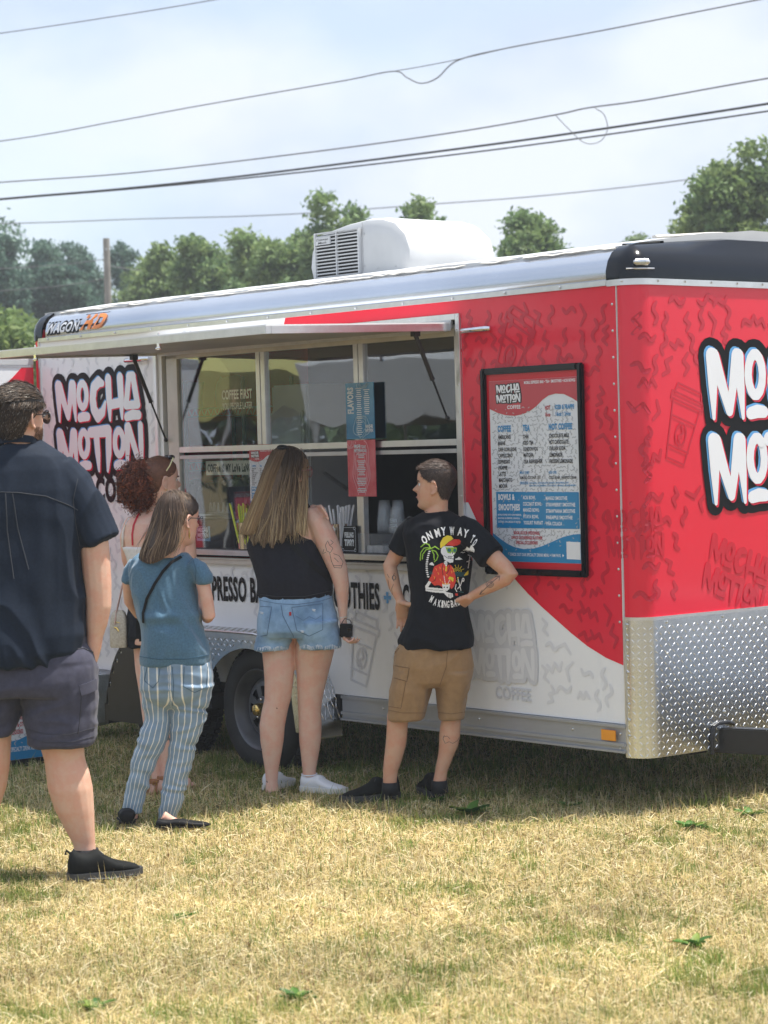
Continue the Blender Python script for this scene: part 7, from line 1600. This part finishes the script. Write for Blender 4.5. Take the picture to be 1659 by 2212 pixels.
def tree(pxc, pyt, D, wpx, label, cols=MD, n=11000, size=.060, seed=1, pyb=760, loose=.0, name='tree', clumps=26):
    s = FPX/D; T_ = at(pxc, pyt, D); Bz = max(.4, at(pxc, pyb, D).z); W_ = wpx/s/2; t = wthing(name, label, 'tree', (T_.x, D, 0), 'trees behind the trailer')
    rd_ = random.Random(seed); hh = T_.z; b_ = MB(); b_.tube([(0, 0, -.1), (.05, 0, hh*.35), (.0, .05, hh*.7), (.05, 0, hh*.93)], [.12, .09, .05, .01], 8)
    cent = []; rad = []; zb_ = Bz*.55; W_ = max(W_*1.7, 1.5); lobes = []
    for k in range(9):
        a = rd_.uniform(0, 2*PI); f = rd_.uniform(0, 1); lobes.append((W_*.75*(1-.75*f)*math.cos(a), W_*.75*(1-.75*f)*math.sin(a), zb_+(hh-zb_)*(.12+.66*f), W_*rd_.uniform(.36, .58)*(1-.35*f), (hh-zb_)*rd_.uniform(.10, .20)))
    lobes.append((rd_.uniform(-.15, .15)*W_, 0, hh-(hh-zb_)*.14, W_*.30, (hh-zb_)*.13))
    for k in range(clumps*12):
        lx_, ly_, lz_, lr, lh = rd_.choice(lobes); v_ = Vector((rd_.gauss(0, 1), rd_.gauss(0, 1), rd_.gauss(0, 1))).normalized(); g_ = rd_.random()**.5*1.08
        c_ = (lx_+v_.x*lr*g_, ly_+v_.y*lr*g_, min(lz_+v_.z*lh*g_, hh-.05)); cent.append(c_); rad.append(rd_.uniform(.14, .34))
        if k % 9 == 0: b_.tube([(0, 0, max(.3, c_[2]-1.0)), (c_[0]*.6, c_[1]*.6, c_[2]-.25), c_], [.03, .016, .004], 4)
    ORG_ = ORG.pop(t.name); 
    b_.build('trunk', BARK, t, smooth=True)
    V, c = leaves(np.array(cent), np.array(rad), n, size, cols[0], cols[1], seed); leafmesh('crown', V, c, t)
    return t
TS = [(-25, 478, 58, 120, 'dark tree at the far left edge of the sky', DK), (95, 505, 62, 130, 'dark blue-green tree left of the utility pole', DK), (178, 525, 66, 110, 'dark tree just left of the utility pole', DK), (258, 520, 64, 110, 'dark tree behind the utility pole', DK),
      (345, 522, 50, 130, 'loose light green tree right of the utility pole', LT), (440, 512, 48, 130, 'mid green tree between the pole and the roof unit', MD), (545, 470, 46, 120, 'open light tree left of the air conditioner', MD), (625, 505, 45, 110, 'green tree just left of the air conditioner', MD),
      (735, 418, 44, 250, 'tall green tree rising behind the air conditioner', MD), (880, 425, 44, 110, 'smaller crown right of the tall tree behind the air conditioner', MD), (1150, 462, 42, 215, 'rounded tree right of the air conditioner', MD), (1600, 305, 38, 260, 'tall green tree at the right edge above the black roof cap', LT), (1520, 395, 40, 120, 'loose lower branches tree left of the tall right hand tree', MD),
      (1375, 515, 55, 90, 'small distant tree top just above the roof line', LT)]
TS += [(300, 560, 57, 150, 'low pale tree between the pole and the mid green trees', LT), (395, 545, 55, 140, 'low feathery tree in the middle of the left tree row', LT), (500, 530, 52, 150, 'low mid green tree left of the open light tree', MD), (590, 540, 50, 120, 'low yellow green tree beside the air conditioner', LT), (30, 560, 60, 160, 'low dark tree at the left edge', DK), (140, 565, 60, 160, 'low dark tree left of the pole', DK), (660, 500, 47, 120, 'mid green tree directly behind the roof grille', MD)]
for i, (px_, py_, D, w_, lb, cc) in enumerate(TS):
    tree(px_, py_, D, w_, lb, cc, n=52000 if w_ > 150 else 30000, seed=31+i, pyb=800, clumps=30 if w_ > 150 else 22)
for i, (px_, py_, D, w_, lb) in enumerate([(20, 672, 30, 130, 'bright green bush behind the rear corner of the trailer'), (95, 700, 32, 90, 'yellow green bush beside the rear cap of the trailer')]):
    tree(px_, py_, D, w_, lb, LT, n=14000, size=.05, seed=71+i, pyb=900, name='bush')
# the wood behind them, one mass
r_ = np.random.RandomState(8); cent = []; rad = []
for k in range(900):
    xx = -42+84*r_.rand(); yy = 74+12*r_.rand(); top = 7.4+1.0*math.sin(xx*.35)+.8*math.sin(xx*.9+1)-(3.8 if xx > 4 else 0)-(.04*xx); cent.append((xx, yy, r_.rand()**.7*top)); rad.append(.6+.6*r_.rand())
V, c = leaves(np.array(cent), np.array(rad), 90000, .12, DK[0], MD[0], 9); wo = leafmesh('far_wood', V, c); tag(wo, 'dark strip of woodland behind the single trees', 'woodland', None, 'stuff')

# ------------------------------------------------------------------ wires and pole
WIRE = mat('wire_black', (.02, .02, .022), rough=.6); WIREG = mat('wire_grey', (.16, .16, .17), rough=.6)
def wire(pts, D0, D1, r, label, mt=WIRE):
    P_ = []
    xa, xb = pts[0][0], pts[-1][0]; pts = list(pts)
    if xa <= -400: s_ = (pts[1][1]-pts[0][1])/(pts[1][0]-pts[0][0]); pts.insert(0, (-3200, pts[0][1]-s_*.8*(xa+3200)))
    if xb >= 2000: s_ = (pts[-1][1]-pts[-2][1])/(pts[-1][0]-pts[-2][0]); pts.append((4200, pts[-1][1]+s_*(4200-xb)))
    # smooth Catmull-Rom through the points
    ext = [(2*pts[0][0]-pts[1][0], 2*pts[0][1]-pts[1][1])]+list(pts)+[(2*pts[-1][0]-pts[-2][0], 2*pts[-1][1]-pts[-2][1])]
    for i in range(1, len(ext)-2):
        p0, p1, p2, p3 = ext[i-1:i+3]
        for q in range(8 if i < len(ext)-3 else 9):
            t = q/8; f = lambda a, b_, c_, d_: .5*((2*b_)+(-a+c_)*t+(2*a-5*b_+4*c_-d_)*t*t+(-a+3*b_-3*c_+d_)*t**3)
            X_, Y_ = f(p0[0], p1[0], p2[0], p3[0]), f(p0[1], p1[1], p2[1], p3[1]); u = i-1+t
            P_.append(at(X_, Y_, D0+(D1-D0)*(X_-xa)/(xb-xa) if abs(xb-xa) > 200 else D0))
    t_ = wthing('power_line', label, 'cable', P_[0], 'overhead cables'); MB().tube(P_, r, 6).build('cable', mt, t_, smooth=True); return t_
wire([(-500, 475), (0, 430), (250, 409), (500, 383), (830, 342), (1200, 293), (1659, 224), (2300, 120)], 40, 27, .017, 'thick black cable crossing the sky, lowest pair, upper strand')
wire([(-500, 477), (0, 431.5), (250, 411), (500, 388), (830, 352), (1200, 306), (1659, 240), (2300, 142)], 40.2, 27.1, .012, 'lower strand of the lowest pair of thick black cables')
wire([(-500, 432), (0, 394), (300, 372), (700, 325), (1000, 283), (1200, 248), (1270, 233), (1400, 215), (1659, 169), (2300, 60)], 39, 26, .011, 'black cable above the thick pair, carrying the small wire loop', WIREG)
wire([(-500, 362), (0, 305), (250, 262), (400, 234), (600, 199), (750, 173), (850, 154), (880, 168), (910, 180), (945, 168), (990, 130), (1100, 103), (1300, 66), (1630, 1), (2200, -110)], 38, 25, .009, 'grey cable high up with a slack dip in its middle', WIREG)
wire([(850, 154), (920, 142), (1000, 126), (1100, 103)], 31, 29, .006, 'thin straight wire bridging the slack dip', WIREG)
wire([(-500, 140), (0, 72), (230, 38), (460, 0), (900, -80)], 40, 30, .008, 'grey wire crossing the top left corner', WIREG)
wire([(-500, 488), (0, 483), (300, 473), (600, 464), (920, 442), (1200, 420), (1540, 381), (2200, 290)], 60, 50, .014, 'faint far cable just above the tree tops', WIREG)
wire([(1200, 249), (1225, 275), (1262, 308), (1295, 306), (1312, 280), (1305, 248), (1285, 233)], 30.4, 30.4, .006, 'small loop of wire hanging from the black cable', WIREG)
pw = thing('utility_pole', 'weathered wooden utility pole rising behind the roof', 'pole', (at(232, 600, 52).x, 52, 0))
pz = at(232, 515, 52).z; MB().tube([(0, 0, -.2), (0, 0, pz)], [.10, .075], 12).build('pole', mat('old_wood', (.30, .27, .24), rough=.9, var=.2, vscale=3), pw, smooth=True)
MB().tube([(0, -.1, pz-.25), (0, .1, pz-.25)], .03, 6).build('insulator', M['alu_dull'], pw)
wire([(-60, 584), (60, 577), (150, 570), (225, 560)], 54, 52.2, .010, 'faint wire running left from the utility pole', WIREG); wire([(238, 575), (300, 584), (380, 590), (480, 600)], 52.2, 54, .010, 'faint wire running right from the utility pole', WIREG)
wire([(-60, 632), (60, 624), (150, 615), (228, 602)], 54, 52.2, .010, 'lower faint wire left of the utility pole', WIREG)

# ------------------------------------------------------------------ the fair behind the camera's left, which the windows mirror
def tent(cx_, cy_, w_, rotz, colr, label, zv=2.02, ze=2.3, zp=3.3):
    t = thing('canopy_tent', label, 'tent', (cx_, cy_, 0), rotz, 'pop up tents mirrored in the windows'); fab = mat('tent_'+label.split()[0], colr, rough=.8, var=.05); h_ = w_/2; b = MB()
    for a, c_ in (((-h_, -h_), (h_, -h_)), ((h_, -h_), (h_, h_)), ((h_, h_), (-h_, h_)), ((-h_, h_), (-h_, -h_))):
        b.add([a+(ze,), c_+(ze,), (0, 0, zp)], [(0, 1, 2)]); n_ = 10; vs = []; fs_ = []
        for k in range(n_+1):
            f = k/n_; X_, Y_ = a[0]+(c_[0]-a[0])*f, a[1]+(c_[1]-a[1])*f; vs += [(X_, Y_, ze), (X_, Y_, zv-.07*abs(math.sin(f*PI*5)))]
        b.add(vs, [(2*k, 2*k+1, 2*k+3, 2*k+2) for k in range(n_)])
    b.build('canopy', fab, t, recalc=False); 
    for sx_ in (-1, 1):
        for sy_ in (-1, 1): MB().tube([(sx_*h_*.98, sy_*h_*.98, 0), (sx_*h_*.98, sy_*h_*.98, ze)], .025, 6).build('leg', M['alu_dull'], t)
    b = MB(); b.b2(-h_*.8, h_*.8, -h_*.7, -h_*.3, .0, .75); b.build('table', mat('dark_cloth', (.03, .035, .05), rough=.9), t)
tent(-13.0, 16.1, 3.2, .2, (.42, .40, .14), 'olive yellow canopy tent across the field', 2.05, 2.45, 3.5)
tent(-12.6, 12.3, 3.2, .15, (.42, .43, .44), 'grey canopy tent across the field', 1.95, 2.5, 3.4)
tent(-15.5, 8.2, 4, .1, (.7, .72, .74), 'white canopy tent further left in the field', 2.0, 2.4, 3.6)
for i, (x_, y_) in enumerate(((-24, 12), (-26, 18), (-25, 25), (-23, 6))):
    t = thing('tree', ['broad tree beyond the grey tent', 'broad tree beyond the olive tent', 'broad tree to the rear beyond the tents', 'broad tree to the front beyond the white tent'][i], 'tree', (x_, y_, 0), 0, 'trees mirrored in the windows')
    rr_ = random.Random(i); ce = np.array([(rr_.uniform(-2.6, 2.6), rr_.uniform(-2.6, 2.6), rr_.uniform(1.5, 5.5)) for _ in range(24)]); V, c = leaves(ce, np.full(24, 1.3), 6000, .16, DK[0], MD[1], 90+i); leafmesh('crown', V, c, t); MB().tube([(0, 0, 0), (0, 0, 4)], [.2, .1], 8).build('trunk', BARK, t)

# off to the right: unseen table and coolers added for the tread plate to mirror
t = thing('added_table', 'long table with a pale grey floor length cloth added out of view for the trailer nose plate to mirror', 'table', (4.9, 9.6, 0), 0); M_cloth = mat('grey_cloth', (.55, .56, .57), rough=.9, var=.05)
b = MB(); rg = []
for z_, g_ in ((.05, 1.04), (.4, 1.01), (.74, 1.0)): rg.append([(( .45+.02*math.sin(a*14))*g_*math.copysign(abs(math.cos(a))**.3, math.cos(a)), (2.2+.02*math.sin(a*11))*g_*math.copysign(abs(math.sin(a))**.3, math.sin(a)), z_) for a in [2*PI*j/60 for j in range(60)]])
b.loft(rg); b.build('cloth', M_cloth, t, smooth=True)
for i, (y_, lb) in enumerate(((8.9, 'navy cooler put unseen before the grey table for the nose plate to mirror'), (9.9, 'second navy cooler put unseen farther back by the grey table for the nose plate to mirror'))):
    t = thing('added_cooler', lb, 'added_cooler', (4.15, y_, 0), 0, 'added coolers by the grey table'); MB().b2(-.2, .2, -.40, .40, .0, .26).build('tub', mat('navy_plastic', (.02, .05, .12), rough=.4), t, bevel=.02); MB().b2(-.21, .21, -.41, .41, .262, .31).build('lid', mat('pale_plastic', (.35, .42, .5), rough=.4), t, bevel=.015)

# thin summer haze round everything
hz_ = MB().b2(-48, 60, -30, 100, -1.2, 16).build('haze', mat('haze_air', (1, 1, 1)), None); hz_['kind'] = 'stuff'; hz_['label'] = 'thin pale summer haze in the air'
hm_ = MATS['haze_air'].node_tree; hm_.nodes.clear(); pv = nn(hm_, 'ShaderNodeVolumePrincipled'); pv.inputs['Density'].default_value = .0017; pv.inputs['Color'].default_value = (.9, .95, 1, 1); pv.inputs['Anisotropy'].default_value = .2
oo = nn(hm_, 'ShaderNodeOutputMaterial'); hm_.links.new(pv.outputs['Volume'], oo.inputs['Volume'])
